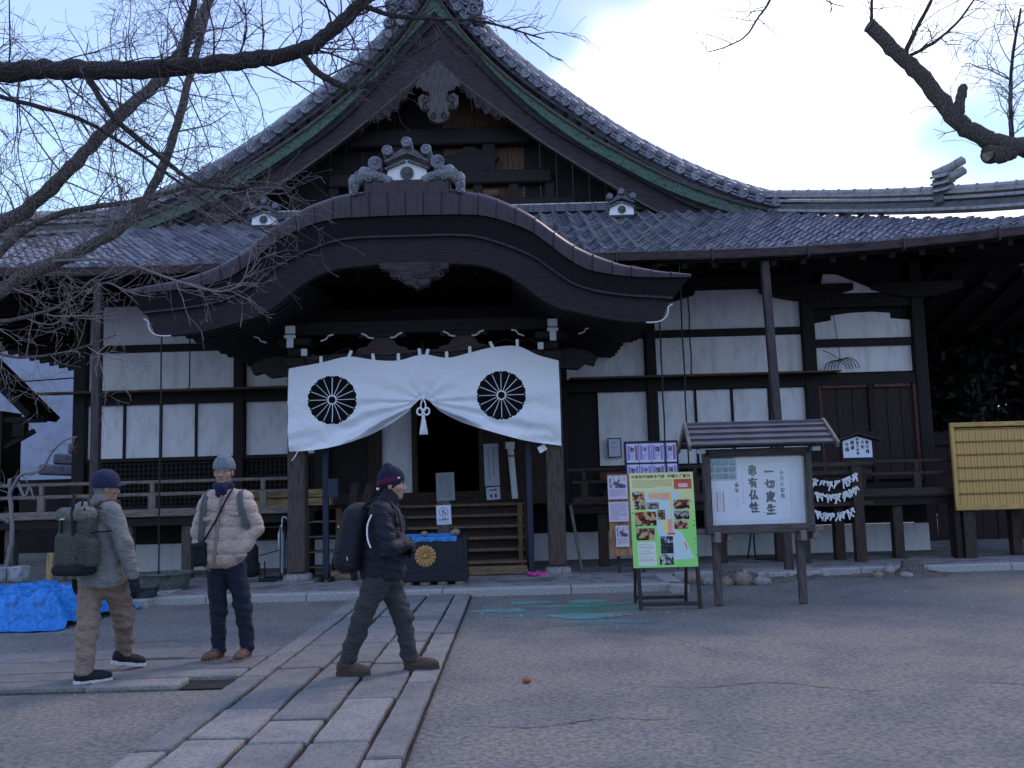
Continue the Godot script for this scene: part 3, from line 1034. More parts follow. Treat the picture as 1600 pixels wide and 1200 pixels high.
func make_skirt_roof() -> void:
	var hip_r := func(t: float) -> float: return 9.45 - 4.75 * t
	var hip_l := func(t: float) -> float: return -12.19 + 4.75 * t
	var s := Shape.new()
	s.grid(40, 10, func(u: float, v: float): return roof_at(lerpf(hip_l.call(v), hip_r.call(v), u), v) - Vector3(0, 0.06, 0))
	# the hipped sides run back from the corners
	for sd in 2:
		var side_slope := func(u: float, v: float):
			var hx: float = hip_r.call(v) if sd == 0 else hip_l.call(v)
			var p := roof_at(hx, v) - Vector3(0, 0.06, 0)
			return Vector3(p.x, p.y, lerpf(p.z, -40.0, u))
		s.grid(6, 10, side_slope, sd == 1)
	var roof := obj("skirt_roof", s.done(), mats.tile_2, hall)

	# one pantile: a trough and a roll, with a front lip
	var prof := []
	for k in 9:
		var u := k / 8.0
		prof.append(Vector2(u * 0.285 - 0.1425, 0.035 * cos(u * TAU * 0.92) + (0.012 if k == 0 or k == 8 else 0.0)))
	var tile := Shape.new()
	for k in 8:
		var a: Vector2 = prof[k]
		var b: Vector2 = prof[k + 1]
		tile.face(Vector3(a.x, a.y + 0.012, 0.0), Vector3(b.x, b.y + 0.012, 0.0), Vector3(b.x, b.y - 0.028, -0.262), Vector3(a.x, a.y - 0.028, -0.262))
		tile.face(Vector3(a.x, a.y - 0.016, 0.004), Vector3(b.x, b.y - 0.016, 0.004), Vector3(b.x, b.y + 0.012, 0.0), Vector3(a.x, a.y + 0.012, 0.0))
	var tile_mesh := tile.done()
	var rest := []
	var made := 0
	var rows := 22
	for r in rows:
		var t := (r + 0.02) / rows
		var x: float = hip_l.call(t) + 0.2
		x = CX + roundf((x - CX) / 0.27) * 0.27
		while x < hip_r.call(t) - 0.1:
			var p := roof_at(x, t)
			var q := roof_at(x, t + 0.03)
			var pitch := atan2(q.y - p.y, p.z - q.z)
			var slope := (roof_y(x + 0.1, t) - roof_y(x - 0.1, t)) / 0.2
			var jit := Vector3(rng.randf_range(-0.006, 0.006), rng.randf_range(-0.004, 0.006), rng.randf_range(-0.008, 0.008))
			var b := Basis(Vector3.RIGHT, pitch) * Basis(Vector3.BACK, slope + rng.randf_range(-0.02, 0.02))
			var seen: bool = (x > 2.5 and x < 8.7 and r < 7) or (x > -7.4 and x < -4.6 and r < 9) or (x > 4.4 and x < 8.7 and r < 10)
			if seen and made < 300:
				made += 1
				var o := obj("roof_tile", tile_mesh, mats["tile_%d" % [0, 0, 1, 0, 2, 1, 0][rng.randi_range(0, 6)]], roof)
				o.transform = Transform3D(b, p + jit)
			else:
				rest.append(Transform3D(b, p + jit))
			x += 0.27
	for k in 3:
		var mine := []
		for i in rest.size():
			if (i * 7 + i / 5) % 3 == k:
				mine.append(rest[i])
		var mm := MultiMesh.new()
		mm.transform_format = MultiMesh.TRANSFORM_3D
		mm.mesh = tile_mesh
		mm.instance_count = mine.size()
		for i in mine.size():
			mm.set_instance_transform(i, mine[i])
		var mi := MultiMeshInstance3D.new()
		mi.name = "roof_tiling"
		mi.multimesh = mm
		mi.material_override = mats["tile_%d" % k]
		roof.add_child(mi, true)
		kind(mi, "stuff")
	# eave end tiles: a round face on every roll and a hanging lip between
	s = Shape.new()
	s.lathe(PackedVector2Array([Vector2(0.066, -0.16), Vector2(0.066, 0.0), Vector2(0.052, 0.004), Vector2(0.046, -0.008), Vector2(0.02, -0.008), Vector2(0.016, 0.002), Vector2(0.0, 0.004)]), 14, Transform3D(Basis(Vector3.RIGHT, PI / 2), Vector3.ZERO))
	s.prism(PackedVector2Array([Vector2(0.05, 0.02), Vector2(0.05, -0.05), Vector2(0.12, -0.075), Vector2(0.2, -0.06), Vector2(0.22, 0.0), Vector2(0.14, -0.015)]), -0.1, -0.008)
	var end_mesh := s.done()
	var ex: float = CX + roundf((-12.0 - CX) / 0.27) * 0.27
	while ex < 9.3:
		obj("eave_tile", end_mesh, mats["tile_%d" % [0, 1, 2][rng.randi_range(0, 2)]], roof, roof_at(ex - 0.135, 0) + Vector3(0, 0.01, 0.05), Vector3(0, 0, (roof_y(ex + 0.1, 0) - roof_y(ex - 0.1, 0)) / 0.2))
		ex += 0.27
	# boarding, gutter and the rafters under the eave
	var top := PackedVector2Array()
	var bot := PackedVector2Array()
	var gt := PackedVector2Array()
	var gb := PackedVector2Array()
	for k in 41:
		var x := lerpf(-12.1, 9.35, k / 40.0)
		var y := roof_y(x, 0)
		top.append(Vector2(x, y - 0.05))
		bot.append(Vector2(x, y - 0.16))
		gt.append(Vector2(x, y - 0.03 - 0.006 * (y - 4.97)))
		gb.append(Vector2(x, y - 0.15))
	s = Shape.new()
	s.ribbon(top, bot, -14.02, -14.1)
	obj("fascia", s.done(), mats.wood_x, roof)
	s = Shape.new()
	s.ribbon(gt, gb, -13.8, -13.93, -13.83)
	obj("gutter", s.done(), mats.gutter, roof)
	for k in 15:
		var x := -11.5 + k * 1.46
		bx("gutter_bracket", roof, mats.gutter, Vector3(0.022, 0.2, 0.16), Vector3(x, roof_y(x, 0) - 0.1, -13.865))
	s = Shape.new()
	s.grid(30, 2, func(u: float, v: float): return Vector3(lerpf(-12.1, 9.35, u), roof_y(lerpf(-12.1, 9.35, u), 0) * (1 - v) - 0.14 * (1 - v) + 5.75 * v, lerpf(-14.05, -17.3, v)), true)
	obj("soffit", s.done(), mats.wood_z, roof)
	for sd in 2:
		s = Shape.new()
		var hx: float = [9.35, -12.1][sd]
		var wx: float = [7.6, -8.0][sd]
		s.face(Vector3(hx, roof_y(hx, 0) - 0.14, -14.05), Vector3(hx, 5.05, -40), Vector3(wx, 5.7, -40), Vector3(wx, 5.7, -17.3))
		obj("soffit", s.done(), mats.wood_x, roof)
		for k in 22:
			var zz := -17.6 - k * 0.5
			var r := Shape.new()
			r.bar(Vector3(hx, 5.0 if sd == 0 else 4.98, zz), Vector3(wx, 5.62, zz), 0.1, 0.11)
			obj("rafter", r.done(), mats.wood_x, roof)
	for k in 46:
		var x := -12.0 + k * 0.46
		var r := Shape.new()
		r.bar(Vector3(x, roof_y(x, 0) - 0.2, -14.06), Vector3(x, 5.64, -17.15), 0.09, 0.1)
		obj("rafter", r.done(), mats.wood_z, roof)

	# hip ridges: courses of flat tiles under a row of half-round caps, and a demon tile part way down
	for sd in 2:
		var ridge := Node3D.new()
		ridge.name = "hip_ridge"
		hall.add_child(ridge, true)
		var a := Vector3(5.2, 6.78, -18.1) if sd == 0 else Vector3(-7.94, 6.78, -18.1)
		var dirx := 1.0 if sd == 0 else -1.0
		var n := 20
		var pts := PackedVector3Array()
		for k in n + 1:
			var t := float(k) / n
			pts.append(a + Vector3(dirx * 4.3 * t, -1.5 * t + 0.35 * pow(t, 3.0), 4.3 * t))
		for c in 4:
			var h: float = [0.0, 0.09, 0.2, 0.3][c]
			var th: float = [0.055, 0.05, 0.05, 0.05][c]
			var wd: float = [0.3, 0.26, 0.24, 0.22][c]
			if c == 1:
				wd = 0.17
				th = 0.09
			for k in n:
				var m: Material = mats.tile_old if c == 1 else mats.ridge_tile
				var r := Shape.new()
				r.bar(pts[k] + Vector3(0, h, 0), pts[k].lerp(pts[k + 1], 0.985) + Vector3(0, h, 0), wd, th)
				obj("ridge_tile", r.done(), m, ridge)
		for k in n:
			var r := Shape.new()
			var p0 := pts[k] + Vector3(0, 0.36, 0)
			var p1 := pts[k + 1] + Vector3(0, 0.36, 0)
			r.tube(PackedVector3Array([p0, p0.lerp(p1, 0.9), p0.lerp(p1, 0.91), p1]), PackedFloat32Array([0.075, 0.075, 0.09, 0.09]), 10)
			obj("ridge_cap_tile", r.done(), mats.ridge_tile, ridge)
		# the end piece standing on the ridge
		var e := pts[int(n * 0.58)]
		var turn := dirx * PI / 4
		var demon := bx("ridge_end_tile", ridge, mats.tile_old, Vector3(0.34, 0.42, 0.16), e + Vector3(0, 0.3, 0), Vector3(0, turn, 0), 0.03)
		for k in 3:
			var r := Shape.new()
			r.prism(PackedVector2Array([Vector2(-0.24, -0.04), Vector2(0, 0.05), Vector2(0.24, -0.04), Vector2(0.24, 0.0), Vector2(0, 0.1), Vector2(-0.24, 0.0)]), -0.1, 0.16)
			obj("hood_tile", r.done(), mats.ridge_tile, demon, Vector3(0, 0.02 + 0.12 * k, 0.02))
		for k in 2:
			var r := Shape.new()
			r.tube(PackedVector3Array([Vector3(0, 0.2 + k * 0.16, -0.1), Vector3(0, 0.24 + k * 0.18, 0.2), Vector3(0, 0.32 + k * 0.18, 0.42), Vector3(0, 0.33 + k * 0.18, 0.44)]), PackedFloat32Array([0.08, 0.08, 0.075, 0.03]), 10)
			obj("horn_tile", r.done(), mats.ridge_tile, demon)

	# low white capped ridge along the foot of the gable
	for r in [[-6.6, 3.9], [3.95, 5.1]]:
		bx("flashing", roof, mats.white_lead, Vector3(r[1] - r[0], 0.03, 0.2), Vector3((r[0] + r[1]) / 2, 7.2, -18.56), Vector3(0.3, 0, 0))
		for c in 3:
			var x: float = r[0]
			while x < r[1]:
				var l := minf(0.42, r[1] - x)
				bx("course_tile", roof, mats.tile_2, Vector3(l - 0.01, 0.045, 0.2), Vector3(x + l / 2, 7.0 + c * 0.055, -18.45 - c * 0.03))
				x += 0.42
	# small crested tiles on the descending ridges in front of the gable
	for x in [2.22, -4.72]:
		demon_tile(roof, Vector3(x, 6.62, -17.5), 0.62, mats.white_paint)


# a ridge-end tile: a pale gabled body with a round boss, and three round antefixes on a curved yoke
func demon_tile(parent: Node, at: Vector3, w: float, face_mat: Material) -> void:
	var body := Shape.new()
	body.prism(PackedVector2Array([Vector2(-0.38, 0), Vector2(0.38, 0), Vector2(0.36, 0.2), Vector2(0.3, 0.3), Vector2(0, 0.42), Vector2(-0.3, 0.3), Vector2(-0.36, 0.2)]), -0.3, 0.0)
	var o := obj("ridge_end_tile", body.done(), face_mat, parent, at)
	o.scale = Vector3.ONE * w
	for k in 2:
		var hood := Shape.new()
		for sd in [-1.0, 1.0]:
			for j in 3:
				var x0: float = sd * (0.02 + j * 0.13)
				var x1: float = sd * (0.14 + j * 0.13)
				var y0 := 0.4 + k * 0.14 - absf(x0) * 0.42
				var y1 := 0.4 + k * 0.14 - absf(x1) * 0.42
				hood.bar(Vector3(x0, y0, 0.02), Vector3(x1, y1, 0.02), 0.12, 0.04, Vector3.UP)
		obj("hood_tile", hood.done(), mats.tile_old, o)
	var cap := Shape.new()
	cap.prism(PackedVector2Array([Vector2(-0.34, 0.42), Vector2(0, 0.56), Vector2(0.34, 0.42), Vector2(0.3, 0.5), Vector2(0.12, 0.64), Vector2(-0.12, 0.64), Vector2(-0.3, 0.5)]), -0.3, -0.02)
	obj("yoke", cap.done(), mats.tile_old, o)
	for p in [[-0.36, 0.6], [0.0, 0.75], [0.36, 0.6]]:
		var d := Shape.new()
		d.lathe(PackedVector2Array([Vector2(0.1, -0.32), Vector2(0.1, 0.0), Vector2(0.085, 0.02), Vector2(0.07, 0.0), Vector2(0.04, 0.0), Vector2(0.03, 0.018), Vector2(0.0, 0.02)]), 16, Transform3D(Basis(Vector3.RIGHT, PI / 2), Vector3(p[0], p[1], 0.04)))
		obj("round_tile", d.done(), mats.tile_0, o)
	flower(o, Vector3(0, 0.16, 0.02), 0.13, 16, mats.tile_old)


# a round chrysanthemum boss in relief
func flower(parent: Node, at: Vector3, r: float, petals: int, m: Material, called := "crest") -> MeshInstance3D:
	var s := Shape.new()
	for k in petals:
		var a := TAU * (k + 0.5) / petals
		var d := Vector3(cos(a), sin(a), 0)
		var w := Vector3(-sin(a), cos(a), 0)
		var hw := r * sin(PI / petals) * 0.94
		var z := Vector3(0, 0, r * 0.16)
		var ring := [d * r * 0.24 - w * hw * 0.2, d * r * 0.86 - w * hw, d * r * 0.96 - w * hw * 0.6, d * r, d * r * 0.96 + w * hw * 0.6, d * r * 0.86 + w * hw, d * r * 0.24 + w * hw * 0.2]
		var mid: Vector3 = d * r * 0.7 + z * 1.25
		for j in ring.size() - 1:
			s.face3(mid, ring[j] + z * 0.5, ring[j + 1] + z * 0.5)
			s.face(ring[j], ring[j + 1], ring[j + 1] + z * 0.5, ring[j] + z * 0.5)
		s.face3(mid, ring[6] + z * 0.5, ring[0] + z * 0.5)
	s.lathe(PackedVector2Array([Vector2(r * 0.24, 0), Vector2(r * 0.22, r * 0.18), Vector2(r * 0.12, r * 0.24), Vector2(0, r * 0.25)]), 14, Transform3D(Basis(Vector3.RIGHT, PI / 2), Vector3.ZERO))
	return obj(called, s.done(), m, parent, at)


# ---------------------------------------------------------------- the great gable behind
func side_curve(k: PackedVector2Array, sd: float, d0: float, d1: float, n: int, dy := 0.0, level := false) -> PackedVector2Array:
	var q := PackedVector2Array()
	for i in n + 1:
		var d := lerpf(d0, d1, float(i) / n)
		q.append(Vector2(CX + sd * d, curve_at(k, d, level) + dy))
	if sd < 0:
		q.reverse()
	return q


func make_gable() -> void:
	var tile_line := PackedVector2Array([Vector2(0, 11.75), Vector2(0.45, 11.15), Vector2(1.0, 10.44), Vector2(1.83, 9.65), Vector2(2.74, 8.95), Vector2(3.65, 8.28), Vector2(4.62, 7.7), Vector2(5.39, 7.33), Vector2(5.92, 7.11), Vector2(6.5, 6.92), Vector2(7.1, 6.78)])
	var green_top := PackedVector2Array([Vector2(0, 11.46), Vector2(0.62, 10.52), Vector2(1.29, 9.77), Vector2(2.17, 9.0), Vector2(3.05, 8.36), Vector2(3.93, 7.82), Vector2(4.8, 7.35), Vector2(5.93, 6.9), Vector2(6.6, 6.72)])
	var green_bot := PackedVector2Array([Vector2(0, 11.1), Vector2(0.79, 10.26), Vector2(1.23, 9.7), Vector2(2.11, 8.84), Vector2(2.83, 8.27), Vector2(3.78, 7.67), Vector2(4.54, 7.24), Vector2(5.6, 6.8), Vector2(6.6, 6.5)])
	var lip_bot := PackedVector2Array([Vector2(0, 10.93), Vector2(0.65, 10.23), Vector2(1.34, 9.46), Vector2(1.78, 9.01), Vector2(2.41, 8.5), Vector2(4.04, 7.48), Vector2(5.2, 6.85), Vector2(6.6, 6.4)])
	var board_bot := PackedVector2Array([Vector2(0, 10.08), Vector2(0.53, 9.62), Vector2(1.27, 9.0), Vector2(2.02, 8.4), Vector2(2.78, 7.86), Vector2(3.46, 7.4), Vector2(4.25, 6.9), Vector2(5.2, 6.4), Vector2(6.6, 6.0)])
	var gable := Node3D.new()
	gable.name = "gable"
	hall.add_child(gable, true)
	# the recessed wall: a boarded triangle with great beams
	for k in 24:
		var x := -5.4 + k * 0.34
		var h := curve_at(green_bot, absf(x + 0.17 - CX)) - 7.0
		if h > 0.15:
			bx("plank", gable, mats.bare_wood_y if k in [12, 13, 14, 15, 16] else mats.wood_y, Vector3(0.325, h, 0.05), Vector3(x + 0.17, 7.0 + h / 2, -18.95 - 0.012 * (k % 2)))
	for b in [[-4.2, 1.45, 7.32, 0.2, 0.2], [-3.7, 0.95, 7.86, 0.28, 0.3], [-3.3, 0.5, 8.75, 0.36, 0.34]]:
		bx("beam", gable, mats.wood_x, Vector3(b[1] - b[0], b[3], b[4]), Vector3((b[0] + b[1]) / 2, b[2], -18.82), Vector3.ZERO, 0.03)
	for x in [-2.1, -0.75]:
		bx("beam", gable, mats.bare_wood_x, Vector3(1.1, 0.16, 0.16), Vector3(x + 0.05, 7.54, -18.84), Vector3.ZERO, 0.03)
	for k in 7:
		bx("strut", gable, mats.wood_y, Vector3(0.2, 0.34, 0.2), Vector3(-3.6 + k * 0.75, 7.56, -18.84))
	for x in [-2.3, -0.35]:
		bx("strut", gable, mats.wood_y, Vector3(0.26, 0.75, 0.24), Vector3(x, 8.3, -18.83))
	var cloud := Shape.new()
	for k in 2:
		var cx: float = [-2.0, -0.75][k]
		var q := PackedVector2Array()
		for i in 22:
			var a := TAU * i / 22
			q.append(Vector2(cx + cos(a) * 0.55 * (1 + 0.16 * sin(5 * a)), 8.22 + sin(a) * 0.26 * (1 + 0.2 * cos(4 * a))))
		cloud.prism(q, -18.9, -18.7)
	obj("carved_strut", cloud.done(), mats.wood_x, gable)
	for sd in [-1.0, 1.0]:
		# layered verge: green copper band, thin lip, weathered barge board, dark soffit behind
		for l in [["verge_board", green_top, green_bot, -17.92, -18.9, "patina"], ["verge_lip", green_bot, lip_bot, -18.03, -18.9, "grey_wood_x"], ["barge_board", lip_bot, board_bot, -18.12, -18.24, "grey_wood_x"]]:
			var s := Shape.new()
			var d1 := 6.35 if l[0] != "barge_board" else 6.0
			s.ribbon(side_curve(l[1], sd, 0.0, d1, 36), side_curve(l[2], sd, 0.0, d1, 36), l[3], l[4])
			obj(l[0], s.done(), mats[l[5]], gable)
		# pale edge moulding along the foot of the barge board and on top of the green band
		var s := Shape.new()
		var low := board_bot.duplicate()
		s.ribbon(side_curve(low, sd, 0.0, 6.0, 36, 0.05), side_curve(low, sd, 0.0, 6.0, 36), -18.09, -18.2)
		obj("moulding", s.done(), mats.frame_wood_x, gable)
		s = Shape.new()
		s.ribbon(side_curve(green_top, sd, 0.0, 6.5, 36, 0.07), side_curve(green_top, sd, 0.0, 6.5, 36), -17.87, -18.3)
		obj("verge_fillet", s.done(), mats.frame_wood_x, gable)
		# the roof slope behind the verge
		s = Shape.new()
		var slope := func(u: float, v: float):
			var d := 7.3 * u
			return Vector3(CX + sd * d, curve_at(tile_line, d) + 0.04, lerpf(-17.92, -38.0, v))
		s.grid(28, 2, slope, sd < 0)
		s.grid(28, 1, func(u: float, v: float): return Vector3(CX + sd * 7.3 * u, curve_at(tile_line, 7.3 * u) - 0.16 * v, -17.92), sd > 0)
		obj("main_roof", s.done(), mats.tile_2, gable)
		# round verge tiles with a flat tile between, each lying across the verge
		var d := 0.28
		var round_tile := Shape.new()
		round_tile.lathe(PackedVector2Array([Vector2(0.098, -0.75), Vector2(0.098, 0.0), Vector2(0.082, 0.012), Vector2(0.07, -0.006), Vector2(0.035, -0.006), Vector2(0.026, 0.008), Vector2(0.0, 0.01)]), 14, Transform3D(Basis(Vector3.RIGHT, PI / 2), Vector3.ZERO))
		var rm := round_tile.done()
		while d < 7.0:
			var y := curve_at(tile_line, d)
			var sl := (curve_at(tile_line, d + 0.1) - curve_at(tile_line, d - 0.1)) / 0.2
			var dd := 0.335 / sqrt(1 + sl * sl)
			obj("verge_tile", rm, mats["tile_%d" % rng.randi_range(0, 1)], gable, Vector3(CX + sd * d, y, -17.78))
			for j in 2:
				var m := d + dd * 0.5
				bx("flat_tile", gable, mats["tile_%d" % [2, 0][j]], Vector3(0.2, 0.035, 0.5), Vector3(CX + sd * m, curve_at(tile_line, m) - 0.005 - 0.07 * j, -18.06 + 0.03 * j), Vector3(0, 0, sd * atan(sl)))
			d += dd
		# two rake ridges above, built of short lengths
		for row in 2:
			var r0: float = [0.2, 0.46][row]
			d = 0.5
			while d < 6.9:
				var d2 := d + 0.26
				var a := Vector3(CX + sd * d, curve_at(tile_line, d) + r0 - 0.022 * row * d, [-18.06, -18.34][row])
				var b := Vector3(CX + sd * d2, curve_at(tile_line, d2) + r0 - 0.022 * row * d2, a.z)
				var r := Shape.new()
				r.tube(PackedVector3Array([a, a.lerp(b, 0.97)]), PackedFloat32Array([0.095, 0.085] if row == 0 else [0.13, 0.12]), 8)
				obj("rake_tile", r.done(), mats["tile_0" if row == 0 else "ridge_tile"], gable)
				if row == 1:
					var q := Shape.new()
					q.bar(a - Vector3(0, 0.2, 0), b - Vector3(0, 0.2, 0), 0.26, 0.26)
					obj("rake_tile", q.done(), mats.tile_old, gable)
				d = d2
		# carved fins hanging below the board beside the pendant
		s = Shape.new()
		var fin := PackedVector2Array()
		for i in 30:
			var t := i / 29.0
			var dx := 0.42 + 0.95 * t
			fin.append(Vector2(CX + sd * dx, curve_at(board_bot, dx) + 0.03))
		for i in 30:
			var t := 1.0 - i / 29.0
			var dx := 0.42 + 0.95 * t
			var hang := (0.06 + 0.24 * sin(PI * clampf(t * 1.05, 0, 1))) * (0.75 + 0.25 * sin(t * 34.0)) + 0.03 * sin(t * 70.0)
			fin.append(Vector2(CX + sd * dx, curve_at(board_bot, dx) - maxf(hang, 0.01)))
		s.prism(fin, -18.22, -18.1)
		obj("carved_fin", s.done(), mats.grey_wood_x, gable)
		for i in 6:
			var t := 0.12 + i * 0.15
			var dx := 0.42 + 0.95 * t
			var c := Vector2(CX + sd * dx, curve_at(board_bot, dx) - 0.12)
			obj("carved_curl", spiral(c, 0.075, 1.4, 0.016, sd * (1.0 if i % 2 else -1.0)), mats.grey_wood_x, gable, Vector3(0, 0, -18.09))
	# the pendant under the peak
	var g := PackedVector2Array()
	var half := [Vector2(0.0, 10.12), Vector2(0.2, 9.92), Vector2(0.36, 9.76), Vector2(0.46, 9.62), Vector2(0.44, 9.52), Vector2(0.36, 9.55), Vector2(0.3, 9.47), Vector2(0.2, 9.44), Vector2(0.16, 9.36), Vector2(0.22, 9.36), Vector2(0.32, 9.4), Vector2(0.4, 9.33), Vector2(0.41, 9.2), Vector2(0.35, 9.08), Vector2(0.25, 9.04), Vector2(0.17, 9.08), Vector2(0.23, 8.98), Vector2(0.18, 8.86), Vector2(0.08, 8.8), Vector2(0.0, 8.78)]
	for q in half:
		g.append(Vector2(CX + 0.04 + q.x, q.y))
	for i in range(half.size() - 2, 0, -1):
		g.append(Vector2(CX + 0.04 - half[i].x, half[i].y))
	var s := Shape.new()
	s.prism(g, -18.15, -18.02)
	var pend := obj("gable_pendant", s.done(), mats.pendant, gable)
	for sd in [-1.0, 1.0]:
		for c in [[0.27, 9.28, 0.1, 1.0], [0.25, 9.12, 0.075, -1.0], [0.12, 8.92, 0.075, 1.0]]:
			obj("carved_curl", spiral(Vector2(CX + 0.04 + sd * c[0], c[1]), c[2], 1.3, 0.014, sd * c[3]), mats.wood_x, pend, Vector3(0, 0, -18.015))
	# the great ridge-end tile with scrolled wings; most of it is above the picture
	var top := Shape.new()
	top.prism(PackedVector2Array([Vector2(-0.4, 11.45), Vector2(0.4, 11.45), Vector2(0.5, 12.0), Vector2(0.3, 12.5), Vector2(0, 12.7), Vector2(-0.3, 12.5), Vector2(-0.5, 12.0)]), -0.2, 0.15)
	var crown := obj("ridge_end_tile", top.done(), mats.tile_0, gable, Vector3(CX, 0, -17.95))
	for sd in [-1.0, 1.0]:
		for c in [[0.52, 11.55, 0.17], [0.68, 11.3, 0.15], [0.82, 11.08, 0.14], [0.92, 10.86, 0.11], [0.45, 11.3, 0.12], [0.6, 11.05, 0.1], [0.74, 11.55, 0.12], [0.9, 11.25, 0.1]]:
			obj("scroll_tile", spiral(Vector2(sd * c[0], c[1]), c[2], 1.6, 0.035, sd), mats.tile_0, crown, Vector3(0, 0, 0.1))
			var back := Shape.new()
			back.lathe(PackedVector2Array([Vector2(c[2] * 1.1, -0.25), Vector2(c[2] * 1.1, -0.02), Vector2(0, 0.0)]), 12, Transform3D(Basis(Vector3.RIGHT, PI / 2), Vector3(sd * c[0], c[1], 0.09)))
			obj("scroll_tile", back.done(), mats.tile_2, crown)
	obj("main_ridge", tube1(Vector3(CX, 11.9, -18.2), Vector3(CX, 11.9, -38), 0.3, 10), mats.ridge_tile, gable)


func spiral(c: Vector2, r: float, turns: float, thick: float, hand: float) -> ArrayMesh:
	var s := Shape.new()
	var p := PackedVector3Array()
	var w := PackedFloat32Array()
	var n := 18
	for i in n + 1:
		var t := float(i) / n
		var a := PI * 0.5 + hand * TAU * turns * t
		var q := r * (1.0 - 0.82 * t)
		p.append(Vector3(c.x + cos(a) * q, c.y + sin(a) * q, 0))
		w.append(thick * (1.0 - 0.4 * t))
	s.tube(p, w, 6)
	return s.done()


# ---------------------------------------------------------------- the porch with its undulating gable
const KX := -1.45
var roof_edge := PackedVector2Array([Vector2(0, 5.72), Vector2(0.6, 5.7), Vector2(1.22, 5.57), Vector2(1.8, 5.27), Vector2(2.36, 4.84), Vector2(2.88, 4.58), Vector2(3.4, 4.44), Vector2(4.02, 4.335)])
var nose_low := PackedVector2Array([Vector2(0, 5.33), Vector2(0.7, 5.32), Vector2(1.05, 5.3), Vector2(1.37, 5.22), Vector2(1.76, 5.05), Vector2(2.03, 4.85), Vector2(2.28, 4.64), Vector2(2.6, 4.46), Vector2(3.2, 4.35), Vector2(4.03, 4.315)])
var bark_low := PackedVector2Array([Vector2(0, 5.06), Vector2(0.9, 5.04), Vector2(1.36, 4.91), Vector2(1.83, 4.69), Vector2(2.13, 4.46), Vector2(2.4, 4.28), Vector2(2.9, 4.14), Vector2(3.77, 4.05)])
var board_low := PackedVector2Array([Vector2(0, 4.67), Vector2(0.5, 4.66), Vector2(1.05, 4.61), Vector2(1.35, 4.5), Vector2(1.6, 4.34), Vector2(1.9, 4.1), Vector2(2.1, 3.98), Vector2(2.37, 3.9), Vector2(2.85, 3.78), Vector2(3.2, 3.73), Vector2(3.75, 3.72)])


func arch(k: PackedVector2Array, d1: float, n: int, stretch := 1.0) -> PackedVector2Array:
	var q := PackedVector2Array()
	for i in n + 1:
		var d := lerpf(-d1, d1, float(i) / n)
		q.append(Vector2(KX + d * stretch, curve_at(k, absf(d), true)))
	return q


